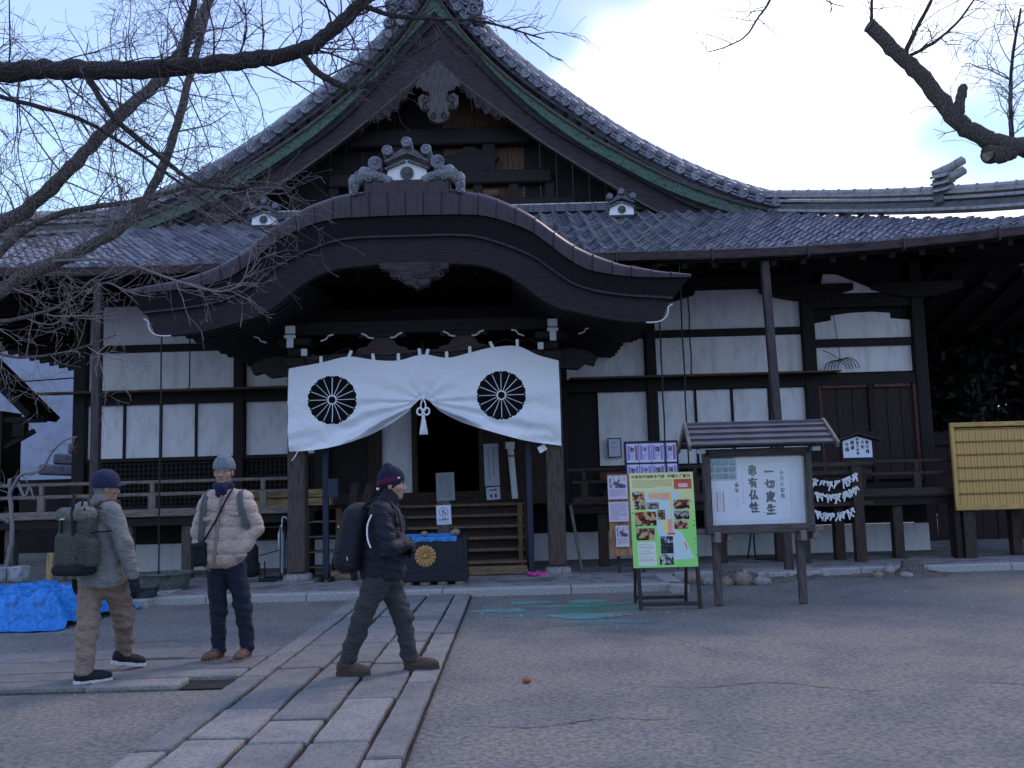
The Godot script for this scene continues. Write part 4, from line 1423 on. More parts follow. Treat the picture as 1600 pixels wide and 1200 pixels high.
func make_porch_roof() -> void:
	var porch := Node3D.new()
	porch.name = "porch_roof"
	hall.add_child(porch, true)
	# sheets of copper rolled over the front edge and running back, each with a raised seam
	var n := 30
	for k in n:
		var d0 := lerpf(-4.02, 4.02, float(k) / n)
		var d1 := lerpf(-4.02, 4.02, (k + 1.0) / n)
		var s := Shape.new()
		var lift := 0.004 * (k % 2)
		var shell := func(u: float, v: float):
			var d := lerpf(d0, d1 + 0.01, u) * (1.0 - 0.06 * maxf(0.0, 1.0 - 2.0 * v) * (1.0 - absf(d0 + d1) / 8.2))
			var yt := curve_at(roof_edge, absf(d), true) + lift
			var yn := curve_at(nose_low, absf(d), true)
			var thick := yt - yn
			yt += 0.045 + 0.02 * clampf(thick * 4.0, 0.0, 1.0)
			if v < 0.5:
				var a := v * PI
				return Vector3(KX + d, yn + (yt - yn) * pow(sin(a), 0.75), -12.86 + lift - 0.3 * pow(1.0 - cos(a), 1.5))
			var w := (v - 0.5) * 2.0
			return Vector3(KX + d, yt + 0.9 * w * (1.0 - 0.6 * absf(d) / 4.02), -13.16 - 4.6 * w)
		s.grid(4, 14, shell)
		obj("copper_sheet", s.done(), mats.copper, porch)
		if k > 0:
			var p := PackedVector3Array()
			for i in 9:
				var v: Vector3 = shell.call(0.0, i / 16.0)
				var skew := (1.0 if d0 > 0 else -1.0) * 0.14 * sin(i / 8.0 * PI / 2)
				p.append(Vector3(v.x - skew * 0.0, v.y + 0.004, v.z + 0.006))
			obj("copper_seam", wire(p, 0.008, 4), mats.copper_dark, porch)
	var s := Shape.new()
	s.ribbon(arch(nose_low, 4.0, 60), arch(bark_low, 3.77, 60, 1.0), -12.9, -16.9, -13.0)
	obj("bark_layers", s.done(), mats.hiwada, porch)
	var edge := PackedVector2Array()
	var edge2 := PackedVector2Array()
	for q in arch(bark_low, 3.77, 60):
		edge.append(q + Vector2(0, 0.016))
		edge2.append(q - Vector2(0, 0.014))
	s = Shape.new()
	s.ribbon(edge, edge2, -12.975, -13.3)
	obj("drip_edge", s.done(), mats.grey_wood_x, porch)
	s = Shape.new()
	s.ribbon(arch(bark_low, 3.74, 60), arch(board_low, 3.6, 60), -13.03, -13.16)
	obj("barge_board", s.done(), mats.porch_wood, porch)
	# white painted scrolls on the ends of the board
	for sd in [-1.0, 1.0]:
		var p := PackedVector3Array()
		for q in [[3.77, 3.97], [3.71, 3.93], [3.7, 3.86], [3.67, 3.79], [3.6, 3.735], [3.5, 3.715], [3.38, 3.715]]:
			p.append(Vector3(KX + sd * q[0], q[1], -13.03))
		obj("painted_scroll", wire(smooth_line(p, 3), 0.012, 6), mats.white_dim, porch)
	# the soffit and transverse rafters that follow the curve
	s = Shape.new()
	var soft := func(u: float, v: float):
		var d := lerpf(-3.7, 3.7, u)
		return Vector3(KX + d, curve_at(bark_low, absf(d), true) - 0.02, lerpf(-13.1, -17.0, v))
	s.grid(50, 2, soft, true)
	obj("soffit", s.done(), mats.wood_x, porch)
	for sd in [-1.0, 1.0]:
		for k in 19:
			var z := -13.3 - k * 0.2
			var top := PackedVector2Array()
			var bot := PackedVector2Array()
			for i in 9:
				var d := lerpf(1.5, 3.3 + 0.04 * (k % 2), i / 8.0)
				var q := Vector2(KX + sd * d, curve_at(bark_low, d, true) - 0.02)
				top.append(q)
				bot.append(Vector2(q.x, lerpf(q.y, curve_at(board_low, d, true), 0.9)))
			if sd < 0:
				top.reverse()
				bot.reverse()
			s = Shape.new()
			s.ribbon(top, bot, z, z - 0.11)
			obj("rafter", s.done(), mats.wood_x, porch)
	for k in 13:
		var z := -13.5 - k * 0.28
		var t2 := PackedVector2Array()
		var b2 := PackedVector2Array()
		for i in 17:
			var d := lerpf(-1.6, 1.6, i / 16.0)
			var y := curve_at(bark_low, absf(d), true)
			t2.append(Vector2(KX + d, y - 0.02))
			b2.append(Vector2(KX + d, y - 0.14))
		s = Shape.new()
		s.ribbon(t2, b2, z, z - 0.1)
		obj("rafter", s.done(), mats.wood_x, porch)
	# carved pendant under the arch
	var half := [Vector2(0.0, 4.68), Vector2(0.47, 4.66), Vector2(0.45, 4.58), Vector2(0.34, 4.55), Vector2(0.33, 4.46), Vector2(0.2, 4.44), Vector2(0.17, 4.36), Vector2(0.06, 4.33), Vector2(0, 4.29)]
	var g := PackedVector2Array()
	for q in half:
		g.append(Vector2(KX + 0.13 + q.x, q.y))
	for i in range(half.size() - 2, 0, -1):
		g.append(Vector2(KX + 0.13 - half[i].x * 1.15, half[i].y + 0.02))
	s = Shape.new()
	s.prism(g, -13.2, -13.0)
	var pend := obj("carved_pendant", s.done(), mats.grey_wood_x, porch)
	for i in 12:
		var c := Vector2(KX + 0.13 + rng.randf_range(-0.4, 0.36), rng.randf_range(4.48, 4.62))
		if absf(c.x - KX - 0.1) < 0.18:
			c.y -= 0.1
		obj("carved_curl", spiral(c, rng.randf_range(0.04, 0.075), 1.3, 0.014, 1.0 if i % 2 else -1.0), mats.grey_wood_x, pend, Vector3(0, 0, -12.995))
	# the ridge block with its white crest tile and flanking waves
	bx("ridge_block", porch, mats.copper, Vector3(1.24, 0.3, 0.8), Vector3(-1.43, 5.72, -13.3), Vector3.ZERO, 0.02)
	demon_tile(porch, Vector3(-1.43, 5.86, -12.98), 0.78, mats.white_paint)
	for sd in [-1.0, 1.0]:
		var f := Field.new(Vector3(-0.5, -0.35, -0.2), Vector3(0.5, 0.6, 0.2), 0.022)
		f.cap(Vector3(-0.28, 0.02, 0), Vector3(0.1, 0.16, 0), 0.08, 0.1, 0.04)
		f.cap(Vector3(0.05, 0.14, 0), Vector3(0.28, 0.02, 0), 0.11, 0.09, 0.04)
		f.cap(Vector3(0.28, 0.02, 0), Vector3(0.3, -0.2, 0), 0.09, 0.07, 0.04)
		var nz := FastNoiseLite.new()
		nz.seed = 51
		nz.noise_type = FastNoiseLite.TYPE_CELLULAR
		nz.frequency = 9.0
		f.warp(func(p: Vector3): return nz.get_noise_3d(p.x, p.y, p.z) * 0.07 + 0.03, 0.1)
		var wave := obj("wave_tile", f.done(), mats.wave_tile, porch, Vector3(-1.43 + sd * 0.52, 5.86, -12.95))
		wave.scale = Vector3(sd * 0.85, 0.85, 0.85)
		for i in 9:
			var c: Array = [[-0.2, 0.03], [-0.08, 0.08], [0.02, 0.02], [0.1, 0.14], [0.2, 0.1], [0.26, 0.0], [0.3, -0.1], [0.28, -0.2], [-0.02, 0.14]][i]
			obj("wave_curl", spiral(Vector2(c[0], c[1]), 0.055, 1.3, 0.016, 1.0 if i % 2 else -1.0), mats.wave_tile, wave, Vector3(0, 0, 0.09))
		flower(porch, Vector3(-1.43 + sd * 0.45, 6.12, -12.9), 0.105, 16, mats.tile_0, "flower_tile")
		var stem := Shape.new()
		stem.lathe(PackedVector2Array([Vector2(0.08, -0.25), Vector2(0.085, 0.0), Vector2(0, 0.0)]), 12, Transform3D(Basis(Vector3.RIGHT, PI / 2), Vector3(-1.43 + sd * 0.45, 6.12, -12.9)))
		obj("flower_tile", stem.done(), mats.tile_2, porch)


func make_side_passage() -> void:
	var r := bx("side_roof", hall, mats.wood_x, Vector3(12.0, 0.14, 5.6), Vector3(14.0, 4.62, -19.8), Vector3(-0.27, 0, 0))
	for k in 18:
		bx("rafter", r, mats.wood_z, Vector3(0.1, 0.12, 5.4), Vector3(-5.6 + k * 0.66, -0.13, 0))
	bx("beam", hall, mats.wood_x, Vector3(12.0, 0.3, 0.2), Vector3(14.0, 4.1, -21.6))
	for x in [9.3, 12.4, 15.5]:
		bx("column", hall, mats.wood_y, Vector3(0.2, 4.1, 0.2), Vector3(x, 2.1, -21.6))


func make_porch() -> void:
	var z := -14.5
	for sd in [-1.0, 1.0]:
		var x: float = -1.37 + sd * 2.0
		var post := bx("porch_post", hall, mats.post_wood, Vector3(0.27, 3.35, 0.27), Vector3(x, 1.9, z), Vector3.ZERO, 0.02)
		var f := Shape.new()
		f.lathe(PackedVector2Array([Vector2(0.27, -0.02), Vector2(0.28, 0.03), Vector2(0.26, 0.1), Vector2(0.2, 0.125), Vector2(0.0, 0.125)]), 4, Transform3D(Basis(Vector3.UP, PI / 4), Vector3(0, -1.81, 0)))
		obj("base_stone", f.done(), mats.stone_grey, post)
		bx("base_stone", post, mats.stone_0, Vector3(0.62, 0.05, 0.6), Vector3(0, -1.81, 0.02), Vector3.ZERO, 0.012)
		# slim dark poles standing inside the posts
		bx("pole", hall, mats.blue_black, Vector3(0.09, 3.2, 0.09), Vector3(-1.37 + sd * 1.6, 1.68, z - 0.15))
		# brackets on the posts with white painted ends
		for b in [[0.3, 0.16, 3.46, 0.5], [0.22, 0.14, 3.62, 0.42], [0.5, 0.12, 3.78, 0.55]]:
			bx("bracket", hall, mats.wood_x, Vector3(b[0], b[1], b[3]), Vector3(x, b[2], z), Vector3.ZERO, 0.02)
		bx("bracket_end", hall, mats.white_dim, Vector3(0.15, 0.12, 0.05), Vector3(x + sd * 0.02, 3.94, z + 0.4))
		bx("bracket_end", hall, mats.white_dim, Vector3(0.1, 0.2, 0.05), Vector3(x + sd * 0.02, 3.76, z + 0.42))
		bx("bracket_end", hall, mats.white_dim, Vector3(0.17, 0.05, 0.05), Vector3(x + sd * 0.02, 3.83, z + 0.43))
		bx("bracket_end", hall, mats.white_dim, Vector3(0.09, 0.11, 0.05), Vector3(x - sd * 0.17, 3.6, z + 0.3))
		for q in [[-0.42, 3.82, 0.2, 0.12], [0.42, 3.82, 0.2, 0.12]]:
			var p := PackedVector3Array([Vector3(x + q[0], q[1] - 0.05, z + 0.28), Vector3(x + q[0] + 0.09 * signf(q[0]), q[1] - 0.02, z + 0.28), Vector3(x + q[0] + 0.12 * signf(q[0]), q[1] + 0.03, z + 0.28), Vector3(x + q[0] + 0.2 * signf(q[0]), q[1] + 0.05, z + 0.28)])
			obj("painted_tip", wire(p, 0.014, 5), mats.white_dim, hall)
		# lateral beam ends carved like a beast's nose, in dark timber
		var nose := Shape.new()
		nose.prism(PackedVector2Array([Vector2(0, 0), Vector2(0.3, -0.03), Vector2(0.42, 0.06), Vector2(0.55, 0.02), Vector2(0.6, 0.14), Vector2(0.45, 0.26), Vector2(0.2, 0.3), Vector2(0, 0.28)]), -0.1, 0.1)
		var no := obj("beam_nose", nose.done(), mats.wood_x, hall, Vector3(x + sd * 0.12, 3.28, z))
		no.scale.x = sd
		# side beam back to the hall
		bx("beam", hall, mats.wood_z, Vector3(0.18, 0.26, 2.5), Vector3(x, 3.55, z - 1.35))
	# the rainbow beam between the posts, and the frog-leg struts on it
	var top := PackedVector2Array()
	var bot := PackedVector2Array()
	for k in 21:
		var t := k / 20.0
		top.append(Vector2(lerpf(-3.3, 0.56, t), 3.56 + 0.06 * sin(PI * t)))
		bot.append(Vector2(lerpf(-3.3, 0.56, t), 3.28 + 0.08 * sin(PI * t)))
	var s := Shape.new()
	s.ribbon(top, bot, z + 0.11, z - 0.11)
	obj("rainbow_beam", s.done(), mats.beam_wood, hall)
	bx("beam", hall, mats.wood_x, Vector3(4.4, 0.2, 0.2), Vector3(-1.37, 4.0, z))
	bx("beam", hall, mats.wood_x, Vector3(3.9, 0.22, 0.2), Vector3(-1.37, 4.3, z - 0.6))
	for x in [-2.02, -0.74]:
		var g := PackedVector2Array([Vector2(-0.42, 0), Vector2(0.42, 0), Vector2(0.38, 0.07), Vector2(0.24, 0.1), Vector2(0.17, 0.2), Vector2(0.1, 0.24), Vector2(-0.1, 0.24), Vector2(-0.17, 0.2), Vector2(-0.24, 0.1), Vector2(-0.38, 0.07)])
		s = Shape.new()
		s.prism(g, -0.08, 0.08)
		obj("frog_leg_strut", s.done(), mats.beam_wood, hall, Vector3(x, 3.6, z))
		bx("bracket", hall, mats.wood_x, Vector3(0.75, 0.09, 0.2), Vector3(x, 3.88, z))
		for sd in [-1.0, 1.0]:
			var p := PackedVector3Array([Vector3(x + sd * 0.13, 3.82, z + 0.12), Vector3(x + sd * 0.21, 3.83, z + 0.12), Vector3(x + sd * 0.25, 3.87, z + 0.12), Vector3(x + sd * 0.32, 3.9, z + 0.12)])
			obj("painted_tip", wire(p, 0.017, 5), mats.white_dim, hall)
	# wooden steps up to the floor
	for k in 6:
		bx("step", hall, mats.step_wood_x, Vector3(3.05, 0.045, 0.34), Vector3(-1.36, 0.27 + k * 0.176, -14.98 - k * 0.26), Vector3.ZERO, 0.01)
		bx("riser", hall, mats.brown_wood_x, Vector3(3.0, 0.14, 0.03), Vector3(-1.36, 0.18 + k * 0.176, -14.99 - k * 0.26))
	bx("step", hall, mats.bench_wood, Vector3(3.05, 0.12, 0.3), Vector3(-1.36, 0.16, -14.72), Vector3.ZERO, 0.012)
	for sd in [-1.0, 1.0]:
		var r := Shape.new()
		r.bar(Vector3(-1.36 + sd * 1.53, 0.25, -14.9), Vector3(-1.36 + sd * 1.53, 1.25, -16.4), 0.06, 0.26)
		obj("stair_string", r.done(), mats.brown_wood_z, hall)
		bx("newel", hall, mats.bare_wood_y, Vector3(0.08, 1.05, 0.08), Vector3(-1.37 + sd * 1.44, 0.65, -14.86))
	bx("landing", hall, mats.brown_wood_x, Vector3(4.7, 0.07, 0.9), Vector3(-1.37, 1.17, -16.85))
	# a sawn-off white downpipe in the porch
	var pipe := obj("downpipe", tube1(Vector3(0.0, 1.24, -16.2), Vector3(-0.06, 2.12, -16.2), 0.055, 12), mats.white_dim, hall)
	bx("pipe_head", pipe, mats.white_dim, Vector3(0.16, 0.12, 0.16), Vector3(-0.065, 2.16, -16.2))
	bx("pipe_clip", pipe, mats.rail_wood_y, Vector3(0.13, 0.03, 0.13), Vector3(-0.05, 1.98, -16.2))


# ---------------------------------------------------------------- lettering: brush strokes on a 20 x 20 square
var glyphs := {
	"一": "2,10 18,10",
	"切": "1,9 10,7/5,3 5,15 9,14/10,5 18,5 17,14 14,17 12,15/14,5 13,11 9,17",
	"衆": "10,1 8,3/3,4 17,4 16,8 4,8 3,4/8,4 8,8/12,4 12,8/4,10 16,9/10,10 10,19/9,11 5,14 2,15/7,13 5,17 2,19/12,12 15,10/11,13 14,17 18,19",
	"生": "6,2 5,6 2,9/5,6 17,5/10,2 10,18/5,12 16,11/2,18 18,18",
	"悉": "10,1 5,4/4,3 16,3/10,1 10,11/5,5 7,7/15,5 13,7/3,9 17,8/9,9 4,12/11,9 16,12/4,14 3,17/7,13 8,18 13,18 14,16/10,12 11,14/15,13 17,16",
	"有": "2,5 18,4/9,1 7,7 2,12/7,9 7,19/7,9 15,9 15,18 13,18/7,12 15,12/7,15 15,15",
	"仏": "7,1 5,7 1,11/5,7 5,19/13,2 11,10 8,17 16,16/14,12 18,18",
	"性": "5,1 5,19/2,6 1,10/7,5 8,8/10,4 9,8/9,6 18,6/13,1 13,18/9,12 17,12/8,18 19,18",
	"今": "10,1 6,6 1,10/10,1 14,6 19,10/7,9 13,9/4,12 15,12 12,16 9,19",
	"月": "5,2 5,12 2,18/5,2 15,2 15,18 12,17/5,7 15,7/5,12 15,12",
	"の": "10,4 9,11 5,16 2,12 4,6 10,3 16,6 17,12 11,18",
	"聖": "2,2 10,2/4,2 4,9/8,2 8,10/4,5 8,5/2,9 10,8/12,3 18,3 18,8 12,8 12,3/4,12 16,12/10,12 10,18/5,15 15,15/2,18 18,18",
	"語": "3,2 7,2/1,5 9,5/3,8 7,8/3,11 7,11/3,14 7,14 7,18 3,18 3,14/10,3 18,3/13,3 12,9/11,6 17,6 16,9/9,9 19,9/11,12 17,12 17,18 11,18 11,12",
	"村": "1,6 10,6/5,1 5,19/5,8 1,14/6,8 9,12/11,6 19,6/16,1 16,18 14,18/12,10 13,13",
	"雲": "4,2 16,2/2,5 2,7/2,5 18,5 17,7/10,2 10,9/5,7 8,7/12,7 15,7/4,11 16,11/2,14 18,14/8,14 5,18 15,18/13,15 16,19",
	"御": "5,1 1,5/5,6 1,10/3,9 3,19/8,2 6,5/6,5 12,5/9,5 9,16/6,9 12,9/7,12 7,17 12,16/14,4 18,4 18,14 16,13/14,4 14,19",
	"所": "2,3 9,3/3,6 8,6 8,10 3,10/3,6 3,12 1,18/17,2 11,4/11,4 11,10 9,17/11,9 19,9/16,9 16,19",
	"瑞": "1,3 8,3/1,9 8,9/4,3 4,15/1,16 8,14/14,1 14,6/10,3 10,6 18,6 18,3/9,9 19,9/14,9 12,12/10,12 10,19/10,12 18,12 18,19/13,12 13,18/15,12 15,18",
	"龍": "5,1 5,3/2,3 9,3/3,5 4,7/7,5 6,7/1,8 10,8/3,10 3,18/3,10 8,10 8,18/3,13 8,13/12,2 18,2/12,2 12,8 17,8 17,5 12,5/12,10 12,17 19,17/12,11 17,11/13,14 17,14",
	"寺": "4,4 16,4/10,1 10,8/2,8 18,8/2,12 18,12/13,9 13,18 10,18/6,14 8,16",
	"門": "3,2 3,19/3,2 8,2 8,8 3,8/3,5 8,5/17,2 17,19 15,18/17,2 12,2 12,8 17,8/12,5 17,5",
	"跡": "2,2 8,2 8,7 2,7 2,2/5,7 5,17/5,12 9,12/2,11 2,17/1,18 9,17/14,1 14,4/10,4 19,4/13,4 11,18/16,4 16,18 14,17/11,8 9,12/17,8 19,12",
	"拝": "1,6 8,6/5,1 5,18 2,17/1,13 8,11/10,3 19,3/10,7 19,7/9,11 19,11/14,3 14,19",
	"観": "3,2 2,5/3,4 10,4/1,7 10,7/4,7 3,18/4,10 9,10/4,13 9,13/3,17 10,17/6,7 6,17/12,2 18,2 18,12 12,12 12,2/12,5 18,5/12,8 18,8/14,12 10,19/16,12 16,18 19,17",
	"ご": "4,4 13,4 10,7/4,13 5,17 15,17/15,1 16,3/18,0 19,2",
	"案": "10,1 10,3/3,3 3,6/3,3 17,3 17,5/9,5 6,9 14,11/12,5 9,10 4,11/3,8 17,8/2,13 18,13/10,11 10,19/9,13 3,18/11,13 17,18",
	"内": "3,5 3,19/3,5 17,5 17,18 14,18/10,1 10,6 5,13/10,7 15,13",
	"開": "3,2 3,19/3,2 8,2 8,7 3,7/17,2 17,19 15,18/17,2 12,2 12,7 17,7/6,10 14,10/5,13 15,13/8,10 7,18/12,10 12,18",
	"運": "3,2 4,4/1,8 4,8 4,14 1,17/3,16 8,18 19,18/7,2 7,4/7,2 18,2 18,4/8,6 17,6 17,12 8,12 8,6/8,9 17,9/7,14 18,14/12,3 12,16",
	"守": "10,1 10,3/3,4 3,7/3,4 17,4 17,6/2,10 18,10/13,7 13,18 10,18/6,12 8,15",
	"護": "2,2 6,2/1,5 7,5/2,8 6,8/2,11 6,11/2,14 6,14 6,18 2,18 2,14/9,3 19,3/12,1 12,5/16,1 16,5/11,6 10,13/11,8 18,8/11,10 18,10/10,13 19,13/14,6 14,13/10,15 17,15 11,19/12,16 18,19",
	"大": "2,7 18,6/10,1 9,9 2,18/10,9 18,18",
	"祈": "5,1 6,3/1,5 8,5 1,12/5,9 5,19/6,9 8,12/17,2 11,4/11,4 11,10 9,17/11,9 19,9/16,9 16,19",
	"金": "10,1 2,9/10,1 18,9/6,9 14,9/4,13 16,13/10,9 10,18/6,14 7,17/14,14 13,17/2,18 18,18",
	"字": "10,1 10,3/3,4 3,7/3,4 17,4 17,6/5,8 14,8 10,11/10,11 10,18 7,18/2,13 18,13",
	"土": "4,8 16,8/10,2 10,17/2,17 18,17",
	"足": "5,2 15,2 15,8 5,8 5,2/10,8 10,17/10,12 16,12/5,11 5,17/4,17 2,19/4,16 9,18 19,18",
	"禁": "1,4 9,4/5,1 5,9/5,5 1,8/11,4 19,4/15,1 15,9/15,5 11,8/15,5 19,8/4,11 16,11/2,14 18,14/10,14 10,19/6,16 4,18/14,16 16,18",
	"止": "10,2 10,17/10,9 16,9/5,8 5,17/2,17 18,17"}


func line_on(im: Image, a: Vector2, b: Vector2, w0: float, w1: float, c: Color) -> void:
	var n := int(a.distance_to(b) / 0.6) + 1
	for i in n + 1:
		var t := float(i) / n
		var p := a.lerp(b, t)
		var w := lerpf(w0, w1, t)
		if w < 2.2:
			im.fill_rect(Rect2i(int(p.x), int(p.y), maxi(1, roundi(w)), maxi(1, roundi(w))), c)
		else:
			var r := w / 2
			var s := r * 0.7
			im.fill_rect(Rect2i(int(p.x - s), int(p.y - r), maxi(1, roundi(s * 2)), maxi(1, roundi(w))), c)
			im.fill_rect(Rect2i(int(p.x - r), int(p.y - s), maxi(1, roundi(w)), maxi(1, roundi(s * 2))), c)


func write(im: Image, text: String, at: Vector2, size: float, w: float, c: Color, down := true, step := 1.12) -> void:
	for k in text.length():
		var o := at + (Vector2(0, k * size * step) if down else Vector2(k * size * step, 0))
		var ch := text[k]
		if not glyphs.has(ch):
			continue
		for st in (glyphs[ch] as String).split("/"):
			var p := []
			for q in st.split(" "):
				var xy := q.split(",")
				p.append(o + Vector2(float(xy[0]), float(xy[1])) / 20.0 * size)
			for i in p.size() - 1:
				var t0 := float(i) / (p.size() - 1)
				line_on(im, p[i], p[i + 1], w * (1.15 - 0.45 * t0), w * (1.15 - 0.45 * (t0 + 1.0 / (p.size() - 1))), c)


func small_text(im: Image, r: Rect2i, c: Color, pitch: int, down := false) -> void:     # lines of print too small to read
	var g := RandomNumberGenerator.new()
	g.seed = r.position.x * 31 + r.position.y
	var rows := (r.size.x if down else r.size.y) / pitch
	for k in rows:
		var u := 0
		var l := int((r.size.y if down else r.size.x) * (1.0 if g.randf() < 0.7 else g.randf_range(0.4, 0.9)))
		while u < l - 2:
			var s := g.randi_range(1, maxi(2, pitch - 2))
			for j in 2:
				var v := g.randi_range(0, maxi(1, pitch - 3))
				if down:
					im.fill_rect(Rect2i(r.position.x + k * pitch + v, r.position.y + u, 1 + j, s), c)
				else:
					im.fill_rect(Rect2i(r.position.x + u, r.position.y + k * pitch + v, s, 1 + j), c)
			u += s + 1


func photo(im: Image, r: Rect2i, a: Color, b: Color, c: Color) -> void:                  # a small printed photograph: soft blotches of a few colours
	var n := FastNoiseLite.new()
	n.seed = r.position.x + r.position.y * 7
	n.frequency = 1.6 / r.size.x
	n.fractal_octaves = 3
	n.noise_type = FastNoiseLite.TYPE_SIMPLEX_SMOOTH
	for y in r.size.y:
		for x in r.size.x:
			var v := n.get_noise_2d(x, y * 1.4) + (float(y) / r.size.y - 0.5) * 0.9
			im.set_pixel(r.position.x + x, r.position.y + y, a.lerp(b, smoothstep(-0.35, 0.1, v)).lerp(c, smoothstep(0.15, 0.4, absf(n.get_noise_2d(x * 0.8 + 90, y * 0.8)))))


func print_mat(called: String, im: Image, rough := 0.6) -> StandardMaterial3D:
	var m := StandardMaterial3D.new()
	m.resource_name = called
	im.generate_mipmaps()
	m.albedo_texture = ImageTexture.create_from_image(im)
	m.roughness = rough
	m.metallic_specular = 0.3
	return m


func sheet(called: String, parent: Node, m: Material, w: float, h: float, at: Vector3, turn := Vector3.ZERO) -> MeshInstance3D:
	var s := Shape.new()
	s.face(Vector3(-w / 2, -h / 2, 0.0), Vector3(w / 2, -h / 2, 0.0), Vector3(w / 2, h / 2, 0.0), Vector3(-w / 2, h / 2, 0.0))
	s.face(Vector3(w / 2, -h / 2, -0.002), Vector3(-w / 2, -h / 2, -0.002), Vector3(-w / 2, h / 2, -0.002), Vector3(w / 2, h / 2, -0.002))
	return obj(called, s.done(), m, parent, at, turn)


func blank(w: int, h: int, c: Color) -> Image:
	var im := Image.create(w, h, false, Image.FORMAT_RGB8)
	im.fill(c)
	return im


# ---------------------------------------------------------------- boards and signs
func make_signs() -> void:
	var ink := Color(0.05, 0.05, 0.07)
	# the roofed notice board
	var nb := thing("notice_board", "roofed wooden notice board with brushed black calligraphy on white paper", "notice board", Vector3(2.83, 0, -10.95), -0.02)
	for x in [-0.49, 0.49]:
		bx("leg", nb, mats.frame_wood_y, Vector3(0.09, 1.78, 0.09), Vector3(x, 0.9, -0.085), Vector3.ZERO, 0.008)
		bx("bracket", nb, mats.rail_wood_z, Vector3(0.07, 0.12, 0.24), Vector3(x - 0.02, 0.8, 0.06), Vector3.ZERO, 0.01)
		bx("bracket", nb, mats.rail_wood_z, Vector3(0.06, 0.1, 0.16), Vector3(x + 0.13, 0.8, 0.02), Vector3.ZERO, 0.01)
	bx("back_panel", nb, mats.grey_wood_x, Vector3(1.16, 0.86, 0.03), Vector3(0, 1.3, -0.02))
	for x in [-0.585, 0.585]:
		bx("frame", nb, mats.frame_wood_y, Vector3(0.075, 0.98, 0.16), Vector3(x, 1.32, 0.05), Vector3.ZERO, 0.01)
	bx("frame", nb, mats.frame_wood_x, Vector3(1.24, 0.1, 0.17), Vector3(0, 0.885, 0.055), Vector3.ZERO, 0.01)
	bx("frame", nb, mats.frame_wood_x, Vector3(1.24, 0.09, 0.16), Vector3(0, 1.77, 0.05), Vector3.ZERO, 0.01)
	bx("sill", nb, mats.rail_wood_x, Vector3(1.5, 0.06, 0.08), Vector3(0, 0.86, -0.03), Vector3.ZERO, 0.01)
	var im := blank(768, 520, Color(0.85, 0.86, 0.9))
	im.fill_rect(Rect2i(10, 60, 640, 420), Color(0.88, 0.89, 0.93))
	im.fill_rect(Rect2i(0, 8, 232, 176), Color(0.62, 0.72, 0.75))
	im.fill_rect(Rect2i(0, 8, 210, 16), Color(0.3, 0.42, 0.48))
	for r in 3:
		for c in 4:
			photo(im, Rect2i(4 + c * 56, 30 + r * 50, 50, 40), Color(0.42, 0.58, 0.63), Color(0.16, 0.3, 0.38), Color(0.5, 0.62, 0.66))
	write(im, "一切衆生", Vector2(452, 84), 82, 13.5, ink, true, 1.15)
	write(im, "悉有仏性", Vector2(318, 74), 80, 13.0, ink, true, 1.15)
	write(im, "今月の聖語", Vector2(572, 120), 36, 4.0, Color(0.14, 0.14, 0.18), true, 1.2)
	write(im, "金字", Vector2(208, 200), 36, 5.0, ink, true, 1.2)
	small_text(im, Rect2i(222, 310, 12, 90), Color(0.3, 0.3, 0.36), 12, true)
	small_text(im, Rect2i(272, 130, 8, 230), Color(0.42, 0.42, 0.5), 8, true)
	small_text(im, Rect2i(548, 180, 6, 190), Color(0.45, 0.45, 0.55), 6, true)
	im.fill_rect(Rect2i(58, 266, 62, 150), Color(0.85, 0.4, 0.42))
	im.fill_rect(Rect2i(68, 258, 42, 158), Color(0.86, 0.85, 0.86))
	small_text(im, Rect2i(80, 270, 18, 130), Color(0.15, 0.15, 0.2), 18, true)
	im.fill_rect(Rect2i(420, 428, 120, 3), Color(0.6, 0.6, 0.66))
	im.fill_rect(Rect2i(650, 60, 3, 420), Color(0.68, 0.68, 0.73))
	sheet("paper_panel", nb, print_mat("notice print", im), 1.12, 0.81, Vector3(0, 1.33, 0.01))
	var glass := mat("pane", Color(0.8, 0.85, 0.9), 0.06)
	glass.transparency = BaseMaterial3D.TRANSPARENCY_ALPHA
	glass.albedo_color.a = 0.06
	sheet("glass_pane", nb, glass, 1.09, 0.78, Vector3(0, 1.32, 0.1))
	# little plank roof with three overlapping boards a side
	for sd in [-1.0, 1.0]:
		for k in 4:
			var b := bx("roof_board", nb, mats.roof_board, Vector3(1.62, 0.026, 0.118), Vector3(0, 2.085 - k * 0.07, 0.04 + sd * (0.06 + k * 0.1)), Vector3(sd * 0.42, 0, 0), 0.004)
		for x in [-0.81, 0.81]:
			var e := Shape.new()
			e.bar(Vector3(x, 2.12, 0.04), Vector3(x + signf(x) * 0.02, 1.82, 0.04 + sd * 0.44), 0.03, 0.07)
			obj("verge_strip", e.done(), mats.rail_wood_z, nb)
	bx("ridge_board", nb, mats.roof_board, Vector3(1.64, 0.05, 0.1), Vector3(0, 2.11, 0.04), Vector3.ZERO, 0.01)
	for x in [-0.66, 0.66]:
		bx("purlin_end", nb, mats.white_dim, Vector3(0.09, 0.05, 0.06), Vector3(x, 1.79, 0.2))

	# the green map board on its steel A-frame
	var gb := thing("map_board", "bright green map board with small photographs leaning on a dark steel A-frame", "sign board", Vector3(1.72, 0, -10.95), -0.02)
	im = blank(448, 648, Color(0.58, 0.84, 0.46))
	for y in 380:
		im.fill_rect(Rect2i(0, y, 448, 1), Color(0.86, 0.84, 0.62).lerp(Color(0.58, 0.84, 0.46), smoothstep(90, 420, y)))
	write(im, "村雲御所瑞龍寺門跡", Vector2(14, 14), 25, 2.4, Color(0.12, 0.1, 0.05), false, 1.05)
